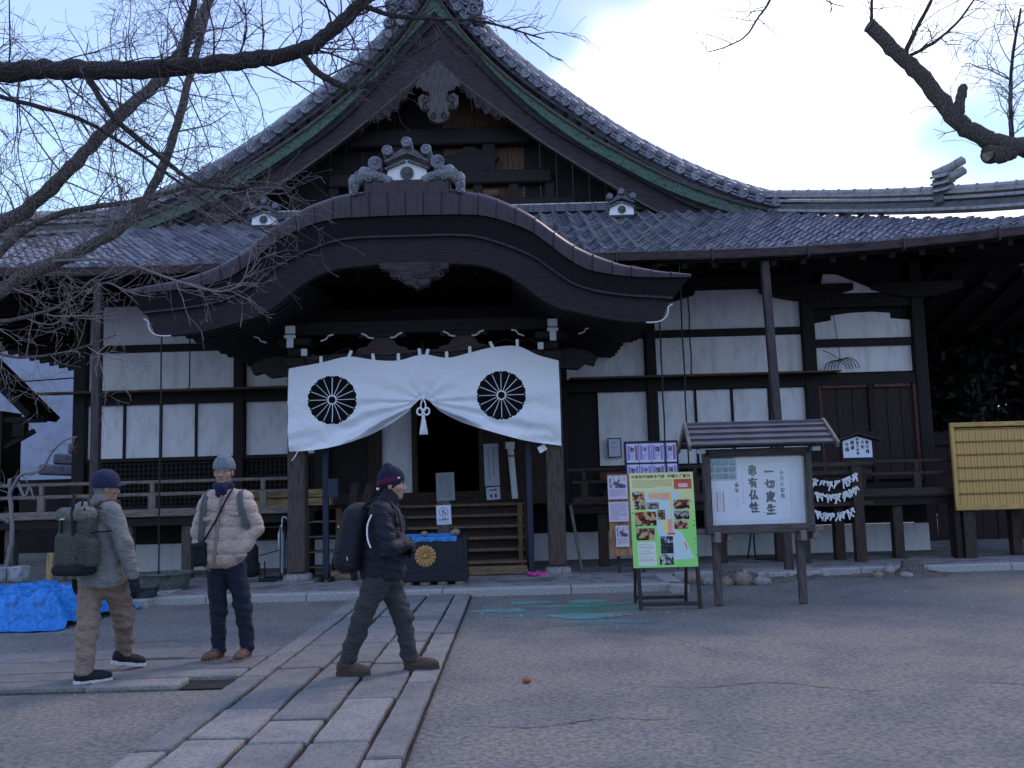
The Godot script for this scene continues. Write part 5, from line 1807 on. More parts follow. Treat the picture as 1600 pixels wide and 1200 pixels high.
	write(im, "拝観のご案内", Vector2(268, 14), 25, 3.0, Color(0.16, 0.12, 0.05), false, 1.08)
	small_text(im, Rect2i(18, 48, 280, 58), Color(0.5, 0.46, 0.25), 8)
	im.fill_rect(Rect2i(310, 48, 124, 68), Color(0.75, 0.38, 0.26))
	small_text(im, Rect2i(320, 54, 104, 16), Color(0.4, 0.12, 0.08), 14)
	im.fill_rect(Rect2i(342, 78, 64, 26), Color(0.92, 0.75, 0.76))
	small_text(im, Rect2i(348, 84, 52, 14), Color(0.8, 0.3, 0.4), 9)
	# plan of the precinct
	var plan := PackedVector2Array([Vector2(110, 130), Vector2(250, 122), Vector2(330, 128), Vector2(350, 170), Vector2(300, 190), Vector2(300, 390), Vector2(350, 420), Vector2(425, 590), Vector2(300, 600), Vector2(230, 560), Vector2(180, 420), Vector2(160, 300), Vector2(110, 220)])
	for y in range(120, 605):
		for x in range(100, 430):
			if Geometry2D.is_point_in_polygon(Vector2(x, y), plan):
				im.set_pixel(x, y, Color(0.74, 0.82, 0.83))
	im.fill_rect(Rect2i(128, 142, 74, 40), Color(0.9, 0.66, 0.52))
	im.fill_rect(Rect2i(206, 138, 70, 50), Color(0.9, 0.64, 0.56))
	im.fill_rect(Rect2i(128, 138, 150, 5), Color(0.9, 0.8, 0.2))
	im.fill_rect(Rect2i(278, 138, 9, 250), Color(0.92, 0.8, 0.22))
	im.fill_rect(Rect2i(214, 320, 34, 90), Color(0.85, 0.84, 0.55))
	im.fill_rect(Rect2i(252, 320, 34, 90), Color(0.9, 0.62, 0.5))
	im.fill_rect(Rect2i(246, 414, 54, 14), Color(0.85, 0.3, 0.28))
	for q in [[14, 126, 86, 62, 0], [26, 192, 78, 60, 1], [112, 204, 86, 46, 1], [26, 268, 150, 96, 2], [184, 258, 54, 66, 3], [30, 380, 128, 82, 3], [300, 190, 112, 64, 2], [302, 264, 104, 62, 1], [298, 334, 96, 56, 0]]:
		photo(im, Rect2i(q[0], q[1], q[2], q[3]), [Color(0.7, 0.68, 0.7), Color(0.55, 0.55, 0.6), Color(0.5, 0.2, 0.12), Color(0.4, 0.3, 0.22)][q[4]], [Color(0.4, 0.12, 0.1), Color(0.12, 0.1, 0.13), Color(0.14, 0.08, 0.08), Color(0.2, 0.16, 0.12)][q[4]], Color(0.75, 0.6, 0.45))
	photo(im, Rect2i(196, 438, 88, 118), Color(0.7, 0.72, 0.78), Color(0.12, 0.13, 0.16), Color(0.2, 0.2, 0.22))
	photo(im, Rect2i(184, 562, 96, 70), Color(0.3, 0.33, 0.28), Color(0.1, 0.12, 0.1), Color(0.7, 0.7, 0.7))
	im.fill_rect(Rect2i(36, 474, 126, 160), Color(0.82, 0.85, 0.8))
	for k in 3:
		small_text(im, Rect2i(44, 486 + k * 44, 90, 10), Color(0.75, 0.15, 0.15), 10)
		small_text(im, Rect2i(44, 502 + k * 44, 108, 22), Color(0.35, 0.35, 0.38), 9)
	line_on(im, Vector2(358, 470), Vector2(382, 530), 16, 16, Color(0.85, 0.85, 0.85))
	line_on(im, Vector2(362, 480), Vector2(378, 522), 7, 7, Color(0.8, 0.3, 0.25))
	var g := RandomNumberGenerator.new()
	g.seed = 8
	for k in 46:
		var p := Vector2i(g.randi_range(8, 440), g.randi_range(130, 636))
		if p.x < 40 or p.x > 395 or p.y > 480:
			var q := g.randi_range(4, 9)
			im.fill_rect(Rect2i(p.x, p.y, q, q), Color(0.1, 0.5, 0.16))
	var board := bx("board", gb, mats.sign_edge, Vector3(0.745, 1.09, 0.02), Vector3(-0.01, 1.02, 0.085), Vector3(-0.065, 0, 0), 0.003)
	sheet("print", board, print_mat("map print", im, 0.45), 0.74, 1.085, Vector3(0, 0, 0.0125))
	for fr in [[0.1, -0.075, 1.5], [-0.55, 0.2, 1.45]]:
		for x in [-0.34, 0.34]:
			var s := Shape.new()
			s.bar(Vector3(x * (1.0 if fr[0] > 0 else 0.9) + (0.03 if fr[0] > 0 else 0.0), 0.0, fr[0]), Vector3(x * (1.0 if fr[0] > 0 else 0.9) - 0.01, 1.5, 0.02 if fr[0] > 0 else -0.04), 0.035, 0.035)
			obj("frame_bar", s.done(), mats.rust_frame, gb)
		bx("frame_bar", gb, mats.rust_frame, Vector3(0.7 if fr[0] > 0 else 0.62, 0.04, 0.035), Vector3(0.03 if fr[0] > 0 else 0.0, 0.06, fr[0] - 0.005))
	# the plywood board behind it with pinned sheets
	var ob := thing("plywood_board", "plywood notice board with pinned printed sheets, half hidden by the green board", "notice board", Vector3(1.72, 0.09, -14.4))
	bx("board", ob, mats.plywood, Vector3(0.62, 1.25, 0.03), Vector3(0.02, 0.88, 0), Vector3(-0.06, 0, 0))
	for q in [[-0.14, 1.3, 0.3, 0.36, 0], [-0.14, 0.93, 0.3, 0.3, 1], [-0.1, 0.56, 0.2, 0.32, 2]]:
		im = blank(96, 128, Color(0.8, 0.78, 0.84))
		if q[4] != 1:
			photo(im, Rect2i(8, 8, 80, 60), Color(0.7, 0.66, 0.74), Color(0.35, 0.3, 0.36), Color(0.8, 0.78, 0.82))
		small_text(im, Rect2i(8, 74 if q[4] != 1 else 10, 80, 46 if q[4] != 1 else 110), Color(0.5, 0.42, 0.5), 6)
		sheet("pinned_sheet", ob, print_mat("pinned print", im), q[2], q[3], Vector3(q[0], q[1], 0.055 - (q[1] - 0.9) * 0.06), Vector3(-0.06, 0, 0))
	for x in [-0.16, 0.22]:
		bx("leg", ob, mats.grey_wood_y, Vector3(0.05, 1.2, 0.04), Vector3(x, 0.6, -0.05), Vector3(-0.05, 0, 0))
	# the purple board of charms on the veranda edge
	var pb := thing("charm_board", "dark framed board of purple printed sheets standing behind the green board", "notice board", Vector3(2.18, 0.09, -14.75))
	bx("frame", pb, mats.black_metal, Vector3(0.86, 0.8, 0.03), Vector3(0, 1.62, -0.02), Vector3(-0.05, 0, 0))
	for r in 2:
		for c in 4:
			im = blank(64, 80, Color(0.82, 0.8, 0.92))
			im.fill_rect(Rect2i(4, 8, 14, 62), Color(0.6, 0.53, 0.76))
			im.fill_rect(Rect2i(46, 8, 14, 62), Color(0.6, 0.53, 0.76) if (r + c) % 3 else Color(0.62, 0.4, 0.52))
			write(im, ["御", "守", "護", "開"][c], Vector2(20, 14), 24, 3.0, Color(0.2, 0.2, 0.24))
			small_text(im, Rect2i(20, 44, 24, 28), Color(0.45, 0.4, 0.6), 6)
			sheet("charm_sheet", pb, print_mat("charm print", im), 0.19, 0.3, Vector3(-0.3 + c * 0.2, 1.83 - r * 0.33, -0.005 - r * 0.0 + (0.21 - r * 0.33) * -0.05 + 0.012), Vector3(-0.05, 0, 0))
	for x in [-0.35, 0.35]:
		bx("leg", pb, mats.black_metal, Vector3(0.03, 1.4, 0.03), Vector3(x, 0.7, -0.06))
	# framed notice on the white wall, beside the dark opening
	var fn := thing("framed_notice", "small black framed notice on the white wall right of the porch", "notice", Vector3(1.84, 2.1, -16.98))
	bx("frame", fn, mats.black_metal, Vector3(0.25, 0.36, 0.02), Vector3.ZERO)
	im = blank(64, 96, Color(0.75, 0.77, 0.84))
	small_text(im, Rect2i(20, 14, 26, 12), Color(0.3, 0.32, 0.4), 5)
	small_text(im, Rect2i(12, 44, 42, 10), Color(0.45, 0.5, 0.6), 9)
	sheet("print", fn, print_mat("framed print", im), 0.21, 0.32, Vector3(0, 0, 0.013))
	# notices in the porch
	im = blank(64, 160, Color(0.66, 0.67, 0.73))
	small_text(im, Rect2i(36, 14, 12, 110), Color(0.25, 0.25, 0.3), 12, true)
	small_text(im, Rect2i(14, 26, 12, 110), Color(0.35, 0.35, 0.4), 12, true)
	tag(sheet("tall_notice", null, print_mat("tall print", im), 0.26, 0.74, Vector3(-0.4, 1.84, -16.4), Vector3(-0.03, 0, 0.02)), "tall narrow white notice with vertical writing right of the dark doorway", "notice")
	im = blank(96, 80, Color(0.7, 0.7, 0.76))
	im.fill_rect(Rect2i(24, 14, 50, 8), Color(0.62, 0.1, 0.14))
	im.fill_rect(Rect2i(64, 10, 10, 16), Color(0.62, 0.1, 0.14))
	im.fill_rect(Rect2i(26, 44, 14, 22), Color(0.1, 0.22, 0.36))
	im.fill_rect(Rect2i(58, 44, 14, 22), Color(0.1, 0.22, 0.36))
	tag(sheet("arrow_sign", null, print_mat("arrow print", im), 0.24, 0.22, Vector3(-0.38, 1.34, -16.28), Vector3(-0.15, 0, 0.06)), "small white sign with a red arrow leaning under the tall notice", "sign")
	im = blank(96, 144, Color(0.6, 0.61, 0.64))
	small_text(im, Rect2i(10, 12, 76, 116), Color(0.42, 0.42, 0.46), 8, true)
	tag(sheet("text_board", null, print_mat("text print", im), 0.32, 0.49, Vector3(-1.21, 1.48, -16.25), Vector3(-0.1, 0, 0.03)), "grey sheet of close writing leaning at the top of the steps", "notice")
	# the no-shoes sheet standing behind the offering box
	var ns := thing("steps_sign", "white sheet with a round emblem standing behind the black offering box", "sign", Vector3(-1.12, 0.42, -14.6))
	bx("stand", ns, mats.frame_wood_y, Vector3(0.2, 0.82, 0.02), Vector3(0, 0.43, -0.02))
	im = blank(96, 128, Color(0.76, 0.77, 0.84))
	for k in 40:
		var a := TAU * k / 40
		line_on(im, Vector2(48, 46) + Vector2(cos(a), sin(a)) * 28, Vector2(48, 46) + Vector2(cos(a + 0.2), sin(a + 0.2)) * 28, 2.5, 2.5, Color(0.25, 0.24, 0.28))
	for q in [[36, 36, 9, 14], [46, 30, 8, 12], [52, 48, 10, 12], [40, 54, 8, 8]]:
		im.fill_rect(Rect2i(q[0], q[1], q[2], q[3]), Color(0.3, 0.28, 0.3))
	write(im, "土足禁止", Vector2(12, 86), 16, 2.0, Color(0.15, 0.15, 0.2), false, 1.1)
	small_text(im, Rect2i(14, 110, 68, 10), Color(0.5, 0.5, 0.56), 9)
	sheet("print", ns, print_mat("emblem print", im), 0.23, 0.3, Vector3(0, 0.62, -0.005), Vector3(0, 0, 0.03))

	# roofed votive sign on a post with paper fortunes tied to cords
	var vs := thing("fortune_rack", "dark wooden post rack with a small white roofed sign of black writing", "sign", Vector3(5.53, 0.09, -15.15))
	bx("post", vs, mats.brown_wood_y, Vector3(0.17, 1.62, 0.15), Vector3(0, 0.81, 0), Vector3.ZERO, 0.01)
	bx("post", vs, mats.brown_wood_y, Vector3(0.14, 1.6, 0.12), Vector3(-0.88, 0.8, 0), Vector3.ZERO, 0.01)
	for y in [1.57, 1.44, 0.93]:
		bx("crossbar", vs, mats.brown_wood_x, Vector3(1.25, 0.07, 0.07), Vector3(-0.36, y, 0.06 if y > 1.5 else -0.02))
	bx("head", vs, mats.wood_x, Vector3(0.56, 0.5, 0.08), Vector3(0.05, 1.84, 0.02))
	im = blank(192, 128, Color(0.8, 0.81, 0.87))
	write(im, "御守護", Vector2(150, 26), 24, 3.0, ink)
	write(im, "大祈", Vector2(118, 24), 26, 3.2, ink)
	write(im, "村雲月祈御", Vector2(88, 8), 19, 2.4, ink)
	write(im, "開運", Vector2(50, 24), 27, 3.2, ink)
	write(im, "守護", Vector2(14, 36), 26, 3.0, ink)
	var s := Shape.new()
	for q in [[[-0.235, -0.15], [0.235, -0.15], [0.235, 0.12], [-0.235, 0.12]], [[-0.235, 0.12], [0.235, 0.12], [0.0, 0.19], [0.0, 0.19]]]:
		var i0 := s.v.size()
		for c in q:
			s.add(Vector3(c[0], c[1], 0), Vector2((c[0] + 0.235) / 0.47, 1.0 - (c[1] + 0.15) / 0.34))
		s.tri(i0, i0 + 1, i0 + 2)
		s.tri(i0, i0 + 2, i0 + 3)
	obj("sign_face", s.done(), print_mat("votive print", im), vs, Vector3(0.04, 1.82, 0.07))
	for sd in [-1.0, 1.0]:
		bx("sign_roof", vs, mats.brown_wood_x, Vector3(0.45, 0.02, 0.2), Vector3(0.04 + sd * 0.19, 2.0, 0.04), Vector3(0, 0, -sd * 0.3), 0.004)
	for r in 3:
		var y0: float = [1.39, 1.18, 0.88][r]
		var n := 15
		var pts := PackedVector3Array()
		for i in 9:
			var t := i / 8.0
			pts.append(Vector3(-0.85 + 0.85 * t, y0 + 0.03 * t - 0.12 * sin(PI * t), 0.11))
		obj("cord", wire(pts, 0.006, 4), mats.cord, vs)
		for i in n:
			var t := (i + 0.5) / n + rng.randf_range(-0.02, 0.02)
			if r == 2 and t > 0.85:
				continue
			var at := Vector3(-0.85 + 0.85 * t, y0 + 0.03 * t - 0.12 * sin(PI * t), 0.115)
			var l := rng.randf_range(0.05, 0.15)
			var lean := rng.randf_range(-0.5, 0.5)
			var w := Shape.new()
			for e in [0, 1]:
				var d0 := at
				var d1 := at + Vector3(lean * l + (e - 0.5) * 0.07, -l * (1.0 if e == 0 else rng.randf_range(0.3, 1.0)), rng.randf_range(0.0, 0.03))
				w.bar(d0, d1, 0.024, 0.004, Vector3(0.3, 0.2, 1))
			w.box(at, Vector3(0.05, 0.035, 0.025), Basis(Vector3.BACK, rng.randf_range(-0.6, 0.6)))
			tag(obj("paper_fortune", w.done(), mats.paper, null, vs.position), "%s white folded paper fortune from the left on the %s cord of the rack" % [["first", "second", "third", "fourth", "fifth", "sixth", "seventh", "eighth", "ninth", "tenth", "eleventh", "twelfth", "thirteenth", "fourteenth", "fifteenth"][i], ["upper", "middle", "lower"][r]], "paper fortune", "paper fortunes tied on the %s cord" % ["upper", "middle", "lower"][r])

	# the bamboo-clad board at the right edge
	var bb := thing("bamboo_board", "large yellow bamboo panelled board with horizontal battens on a dark post", "board", Vector3(8.05, 0.09, -15.2))
	bb.scale = Vector3.ONE * 0.95
	for k in 6:
		var y: float = 0.98 + k * 0.222
		var row := bx("panel", bb, mats.bamboo, Vector3(1.84, 0.2, 0.012), Vector3(0, y, 0), Vector3(0.0, 0, 0), 0.002)
		bx("batten", bb, mats.bamboo_dark, Vector3(1.84, 0.022, 0.03), Vector3(0, y + 0.108, 0.012), Vector3.ZERO, 0.004)
		if k == 5:
			continue
	for q in [[-0.93, 1.55, 0.07, 1.44], [0.93, 1.55, 0.07, 1.44]]:
		bx("frame", bb, mats.bamboo, Vector3(q[2], q[3], 0.06), Vector3(q[0], q[1], 0.01), Vector3.ZERO, 0.012)
	for y in [0.85, 2.27]:
		bx("frame", bb, mats.bamboo_x, Vector3(1.93, 0.08, 0.065), Vector3(0, y, 0.01), Vector3.ZERO, 0.012)
	bx("leg", bb, mats.brown_wood_y, Vector3(0.2, 0.95, 0.16), Vector3(-0.72, 0.4, -0.12))
	bx("leg", bb, mats.wood_y, Vector3(0.1, 0.95, 0.16), Vector3(-0.92, 0.4, -0.12))
	bx("leg", bb, mats.brown_wood_y, Vector3(0.2, 0.95, 0.16), Vector3(0.72, 0.4, -0.12))


# ---------------------------------------------------------------- curtain, offering box and the small things round the porch
func make_curtain() -> void:
	var c := thing("entrance_curtain", "white entrance curtain with two large black chrysanthemum crests, gathered up in the middle", "curtain")
	var top := PackedVector2Array([Vector2(-3.47, 3.36), Vector2(-2.95, 3.44), Vector2(-2.52, 3.52), Vector2(-2.14, 3.46), Vector2(-1.75, 3.44), Vector2(-1.37, 3.52), Vector2(-1.0, 3.46), Vector2(-0.64, 3.53), Vector2(-0.3, 3.6), Vector2(0.1, 3.61), Vector2(0.42, 3.46), Vector2(0.72, 3.37)])
	var low := PackedVector2Array([Vector2(-3.48, 2.08), Vector2(-3.2, 2.08), Vector2(-2.8, 2.12), Vector2(-2.4, 2.22), Vector2(-2.0, 2.4), Vector2(-1.65, 2.61), Vector2(-1.37, 2.83), Vector2(-1.1, 2.62), Vector2(-0.75, 2.44), Vector2(-0.3, 2.28), Vector2(0.2, 2.14), Vector2(0.74, 2.05)])
	var knot := Vector2(-1.37, 2.8)
	var n := FastNoiseLite.new()
	n.seed = 61
	n.frequency = 1.1
	n.fractal_octaves = 4
	var cloth := func(u: float, v: float):
		var x := lerpf(-3.45, 0.73, u)
		var y := lerpf(curve_at(top, x), curve_at(low, x), v)
		var d := Vector2(x, y) - knot
		var r := d.length()
		var a := atan2(d.y, absf(d.x) + 0.001)
		var fold := sin(a * 24.0 + 2.0 * n.get_noise_2d(r * 0.8, 3.0)) * 0.085 * clampf(r * 1.6, 0.15, 1.0) * exp(-r * 0.42) * smoothstep(0.25, -0.4, a)
		fold += sin(a * 11.0 + 1.0) * 0.02 * exp(-r * 0.8)
		var hem := smoothstep(0.72, 1.0, v) * (sin((v + 0.15 * x) * 34.0) * 0.018 + 0.03)
		var sag := 0.06 * sin(PI * v) + 0.022 * n.get_noise_2d(x * 1.3 + y, y * 2.1) + 0.022 * (0.5 - absf(n.get_noise_2d(x * 1.6 + y * 0.9, y * 2.4 - x)))
		return Vector3(x, y, -14.25 + fold + hem + sag)
	var s := Shape.new()
	s.grid(190, 64, cloth, true)
	# the crests are dyed into the cloth: its texture is laid by cloth position
	for i in s.v.size():
		s.uv[i] = Vector2((s.v[i].x + 3.5) / 4.27, (3.65 - s.v[i].y) / 1.65)
	var w := 1366
	var h := 528
	var im := blank(w, h, Color(0.93, 0.93, 0.93))
	var ppm := 1366 / 4.27
	for cc in [Vector2(-2.77, 2.85), Vector2(-0.17, 2.85)]:
		var cx: float = (cc.x + 3.5) * ppm
		var cy: float = (3.65 - cc.y) * ppm
		var rad := 0.385 * ppm
		for y in range(int(cy - rad) - 2, int(cy + rad) + 3):
			for x in range(int(cx - rad) - 2, int(cx + rad) + 3):
				var d := Vector2(x - cx, y - cy)
				var r := d.length() / rad
				if r > 1.0:
					continue
				var black := false
				for ring in 2:
					var a := fposmod(atan2(d.y, d.x) / TAU * 16.0 + 0.5 * ring, 1.0) - 0.5       # -0.5 .. 0.5 across a petal
					var half := r * PI / 16.0 - 0.013                                             # half width at this radius
					var across := absf(a) * r * TAU / 16.0
					var tip := 0.99 - 0.12
					var ok := across < half and r > 0.19
					if r > tip:
						ok = ok and pow((r - tip) / 0.12, 2) + pow(across / maxf(tip * PI / 16.0, 0.01), 2) < 0.95
					if ring == 0 and ok:
						black = true
					elif ring == 1 and r > 0.9 and r < 0.975 and across < 0.035:
						black = true
				if r < 0.14:
					black = true
				if black:
					im.set_pixel(x, y, Color(0.035, 0.037, 0.05))
	var m := print_mat("curtain cloth", im, 0.85)
	m.albedo_color = Color(0.97, 0.97, 0.99)
	m.backlight_enabled = true
	m.backlight = Color(0.12, 0.12, 0.12)
	m.heightmap_enabled = true
	m.heightmap_texture = tex.rustle
	m.heightmap_scale = 0.5
	obj("cloth", s.done(), m, c)
	# hem, tabs, twisted rope and its tassel
	var rope := PackedVector3Array()
	for q in [[-3.4, 3.38], [-2.95, 3.5], [-2.52, 3.66], [-2.5, 3.57], [-2.14, 3.535], [-1.75, 3.53], [-1.4, 3.58], [-1.37, 3.72], [-1.34, 3.58], [-1.0, 3.545], [-0.64, 3.58], [-0.3, 3.65], [-0.1, 3.72], [0.1, 3.68], [0.3, 3.72], [0.45, 3.6], [0.6, 3.4]]:
		rope.append(Vector3(q[0], q[1], -14.27))
	obj("rope", wire(smooth_line(rope, 4), 0.013, 6), mats.rope_dark, c)
	for q in [[-2.95, 3.48, 0.0], [-2.5, 3.56, -0.4], [-2.14, 3.5, 0.15], [-1.75, 3.49, 0.0], [-1.42, 3.56, 0.1], [-1.3, 3.55, -0.3], [-1.0, 3.5, 0.0], [-0.64, 3.57, 0.0], [-0.3, 3.64, 0.4], [0.1, 3.66, 0.0]]:
		bx("tab", c, mats.cloth_white, Vector3(0.05, 0.12, 0.03), Vector3(q[0], q[1], -14.25), Vector3(0, 0, q[2]), 0.008)
	bx("tie_tail", c, mats.cloth_white, Vector3(0.13, 0.1, 0.01), Vector3(0.44, 2.02, -14.36), Vector3(0, 0, 0.5))
	obj("tie_tail", wire(PackedVector3Array([Vector3(-3.3, 2.08, -14.2), Vector3(-3.34, 2.0, -14.19), Vector3(-3.4, 1.93, -14.2)]), 0.008), mats.cloth_white, c)
	var t := thing("tassel", "white cord tassel with looped knot hanging under the curtain gather", "tassel", Vector3(-1.37, 2.8, -14.17))
	for sd in [-1.0, 1.0]:
		obj("cord", wire(smooth_line(PackedVector3Array([Vector3(0, 0.04, 0), Vector3(sd * 0.035, -0.06, 0), Vector3(sd * 0.03, -0.16, 0)]), 4), 0.012), mats.cloth_white, t)
		var loop := PackedVector3Array()
		for i in 13:
			var a := TAU * i / 12
			loop.append(Vector3(sd * 0.05 + cos(a) * 0.045, -0.17 + sin(a) * 0.055, 0.01))
		obj("knot", wire(loop, 0.016, 6), mats.cloth_white, t)
	var fr := Shape.new()
	fr.lathe(PackedVector2Array([Vector2(0.0, -0.22), Vector2(0.024, -0.23), Vector2(0.028, -0.26), Vector2(0.022, -0.285), Vector2(0.032, -0.33), Vector2(0.045, -0.43), Vector2(0.055, -0.505), Vector2(0.0, -0.5)]), 14)
	for k in 22:
		var a := TAU * k / 22
		fr.tube(PackedVector3Array([Vector3(cos(a) * 0.026, -0.29, sin(a) * 0.026), Vector3(cos(a) * 0.05, -0.45, sin(a) * 0.05), Vector3(cos(a) * 0.062, -0.525, sin(a) * 0.062)]), PackedFloat32Array([0.006, 0.007, 0.006]), 4)
	obj("fringe", fr.done(), mats.cloth_white, t)


func make_porch_things() -> void:
	# the offering box
	var b := thing("offering_box", "black lacquered offering box with a golden chrysanthemum on its front", "offering box", Vector3(-1.31, 0.09, -13.6))
	bx("front_panel", b, mats.black_lacquer, Vector3(1.14, 0.52, 0.03), Vector3(0, 0.4, 0.2))
	bx("back_panel", b, mats.black_lacquer, Vector3(1.14, 0.52, 0.03), Vector3(0, 0.4, -0.2))
	for x in [-0.575, 0.575]:
		bx("side_panel", b, mats.black_lacquer, Vector3(0.05, 0.58, 0.46), Vector3(x, 0.42, 0), Vector3.ZERO, 0.012)
	bx("plinth", b, mats.black_lacquer, Vector3(1.22, 0.1, 0.48), Vector3(0, 0.1, 0), Vector3.ZERO, 0.012)
	for k in 5:
		bx("foot", b, mats.stone_tan, Vector3(0.14, 0.05, 0.42), Vector3(-0.5 + k * 0.25, 0.025, 0))
	for k in 9:
		bx("slat", b, mats.black_lacquer, Vector3(1.1, 0.03, 0.03), Vector3(0, 0.635, -0.16 + k * 0.04))
	flower(b, Vector3(0.01, 0.41, 0.215), 0.155, 16, mats.gold_wood)
	var s := Shape.new()
	var n := FastNoiseLite.new()
	n.seed = 71
	n.frequency = 3.0
	var drape := func(u: float, v: float):
		var x := lerpf(-0.5, 0.46, u)
		var curl := 0.09 * smoothstep(0.12, 0.0, u)
		if v < 0.7:
			return Vector3(x, 0.675 + curl + 0.02 * n.get_noise_2d(x * 3, v * 4) + (0.03 if v < 0.1 else 0.0), lerpf(-0.18, 0.225, v / 0.7))
		return Vector3(x, 0.675 + curl - (v - 0.7) * 0.2 * (1.0 + 0.4 * n.get_noise_2d(x * 4, 9)), 0.228 + 0.01 * n.get_noise_2d(x * 6, v * 3))
	s.grid(26, 12, drape, true)
	tag(obj("blue_sheet", s.done(), mats.blue_cloth, null, b.position), "bright blue sheet laid over the top of the black offering box", "sheet")
	for q in [[0.43, 0.06, "pale stone weight at the right end of the blue sheet"], [-0.02, 0.045, "pale stone weight near the middle of the blue sheet"]]:
		tag(rock("stone_weight", Vector3(b.position.x + q[0], b.position.y + 0.69 + q[1] * 0.5, b.position.z + 0.02), Vector3(q[1] * 1.3, q[1], q[1]), mats.stone_tan, 3), q[2], "stone")

	# pairs of footwear by the steps
	for q in [["black shoe at the left slim pole by the steps, left of its pair", -2.98, "shoe_black", 0.1], ["black shoe at the left slim pole by the steps, right of its pair", -2.83, "shoe_black", -0.05]]:
		shoe(q[0], Vector3(q[1], 0.09, -14.35), mats[q[2]], q[3], 0.25, "slipper_shoe", "black shoes left at the steps")
	for q in [["pink slipper at the foot of the right dark pole, left of the pair", 0.22, 0.5], ["pink slipper at the foot of the right dark pole, right of the pair", 0.37, 0.9]]:
		shoe(q[0], Vector3(q[1], 0.09, -14.3), mats.pink, q[2], 0.24, "slipper", "pink slippers")

	# umbrella stand and umbrellas at the left post
	var us := thing("umbrella_stand", "black steel umbrella rack beside the left porch post", "umbrella stand", Vector3(-3.78, 0.09, -14.7))
	for x in [-0.2, 0.12]:
		for z in [-0.15, 0.15]:
			bx("leg", us, mats.black_metal, Vector3(0.02, 0.85 if x > 0 else 0.3, 0.02), Vector3(x, 0.42 if x > 0 else 0.15, z))
	for y in [0.05, 0.45, 0.84]:
		for z in [-0.15, 0.15]:
			bx("bar", us, mats.black_metal, Vector3(0.34, 0.016, 0.016), Vector3(-0.04, y if y < 0.3 else y * 0.99, z), Vector3(0, 0, 0.25 if y > 0.3 and y < 0.6 else 0.0))
	bx("tray", us, mats.black_metal, Vector3(0.36, 0.03, 0.34), Vector3(-0.04, 0.03, 0))
	for q in [[0.13, "clear plastic umbrella with white handle hanging in the rack", "umbrella_clear", 0.03, 0.02], [0.2, "blue grey folded umbrella hanging behind the clear one", "umbrella_blue", -0.05, -0.06]]:
		var u := thing("umbrella", q[1], "umbrella", us.position + Vector3(q[0], 0.12, 0.05 + q[4]))
		var l := Shape.new()
		l.lathe(PackedVector2Array([Vector2(0.008, 0.0), Vector2(0.02, 0.03), Vector2(0.04, 0.25), Vector2(0.052, 0.5), Vector2(0.05, 0.6), Vector2(0.02, 0.7), Vector2(0.012, 0.74)]), 9)
		obj("canopy", l.done(), mats[q[2]], u, Vector3.ZERO, Vector3(0, 0, q[3]))
		var hk := PackedVector3Array([Vector3(0, 0.7, 0), Vector3(0, 0.83, 0)])
		for i in 8:
			var a := PI * i / 7
			hk.append(Vector3(0.035 - cos(a) * 0.035, 0.83 + sin(a) * 0.04, 0))
		obj("handle", wire(hk, 0.01, 6), mats.white_dim if q[3] > 0 else mats.black_metal, u)

	# lamp-like dark box on the left pole, a leaning bench side and boards in the gloom of the porch
	tag(bx("post_box", null, mats.blue_black, Vector3(0.16, 0.3, 0.14), Vector3(-2.83, 1.5, -14.55)), "small dark blue box hung on the slim pole left of the steps", "box")
	var bench := thing("shelf_rack", "low grey shelf rack standing behind the left porch post", "shelf", Vector3(-3.08, 0.09, -15.25))
	for k in 4:
		bx("shelf", bench, mats.rail_wood_x, Vector3(0.5, 0.025, 0.4), Vector3(0, 0.16 + k * 0.24, 0))
	for x in [-0.25, 0.25]:
		bx("upright", bench, mats.brown_wood_y, Vector3(0.03, 1.1, 0.4), Vector3(x, 0.55, 0))
	for q in [[-2.72, 0.14, "brown plank leaning in the porch left of the steps"], [-2.55, 0.24, "dark plank leaning beside the steps, right of the brown one"]]:
		tag(bx("leaning_plank", null, mats.brown_wood_y, Vector3(0.14, 1.5, 0.03), Vector3(q[0], 0.84, -15.2), Vector3(-0.15, 0, -q[1])), q[2], "plank", "planks leaning in the porch")
	tag(bx("hand_rail", null, mats.rail_wood_y, Vector3(0.05, 1.05, 0.05), Vector3(0.95, 0.6, -14.9), Vector3(0, 0, 0.14)), "dark stick leaning on the right porch post", "stick")

	# props under the eaves, hanging chains and the coil of cable on the shelf
	for q in [[4.05, "slender dark prop under the right eave, standing on a square slab"], [-6.33, "slender dark prop under the left eave"]]:
		var p := thing("eave_prop", q[1], "post", Vector3(q[0], 0.0, -14.05), 0.0, "props under the eaves")
		bx("shaft", p, mats.prop_wood, Vector3(0.125, 4.76, 0.125), Vector3(-0.05 if q[0] > 0 else 0.0, 2.42, 0), Vector3(0, 0, 0.022 if q[0] > 0 else 0.0), 0.012)
	tag(bx("prop_slab", null, mats.cement, Vector3(1.05, 0.1, 0.75), Vector3(3.98, 0.06, -14.05), Vector3(0, 0.05, 0), 0.015), "flat square cement slab under the right eave prop", "slab")
	for q in [[-5.33, 0.1, 4.9, "thin dark chain hanging from the left eave to the ground"], [-4.93, 3.4, 4.9, "short dark chain hanging from the left eave beside the longer one"], [2.28, 1.5, 4.85, "thin dark chain hanging from the eave right of the porch, left of two"], [2.62, 1.5, 4.85, "thin dark chain hanging from the eave behind the green board"], [2.75, 3.4, 4.85, "short dark cable against the white wall right of the porch"]]:
		var z := -14.0 if q[1] < 2 else -16.9
		var xx: float = q[0] * (1.0 if q[1] < 2 else 1.2)
		var pts := PackedVector3Array()
		for i in 12:
			pts.append(Vector3(xx + rng.randf_range(-0.006, 0.006), lerpf(q[2], q[1], i / 11.0), z))
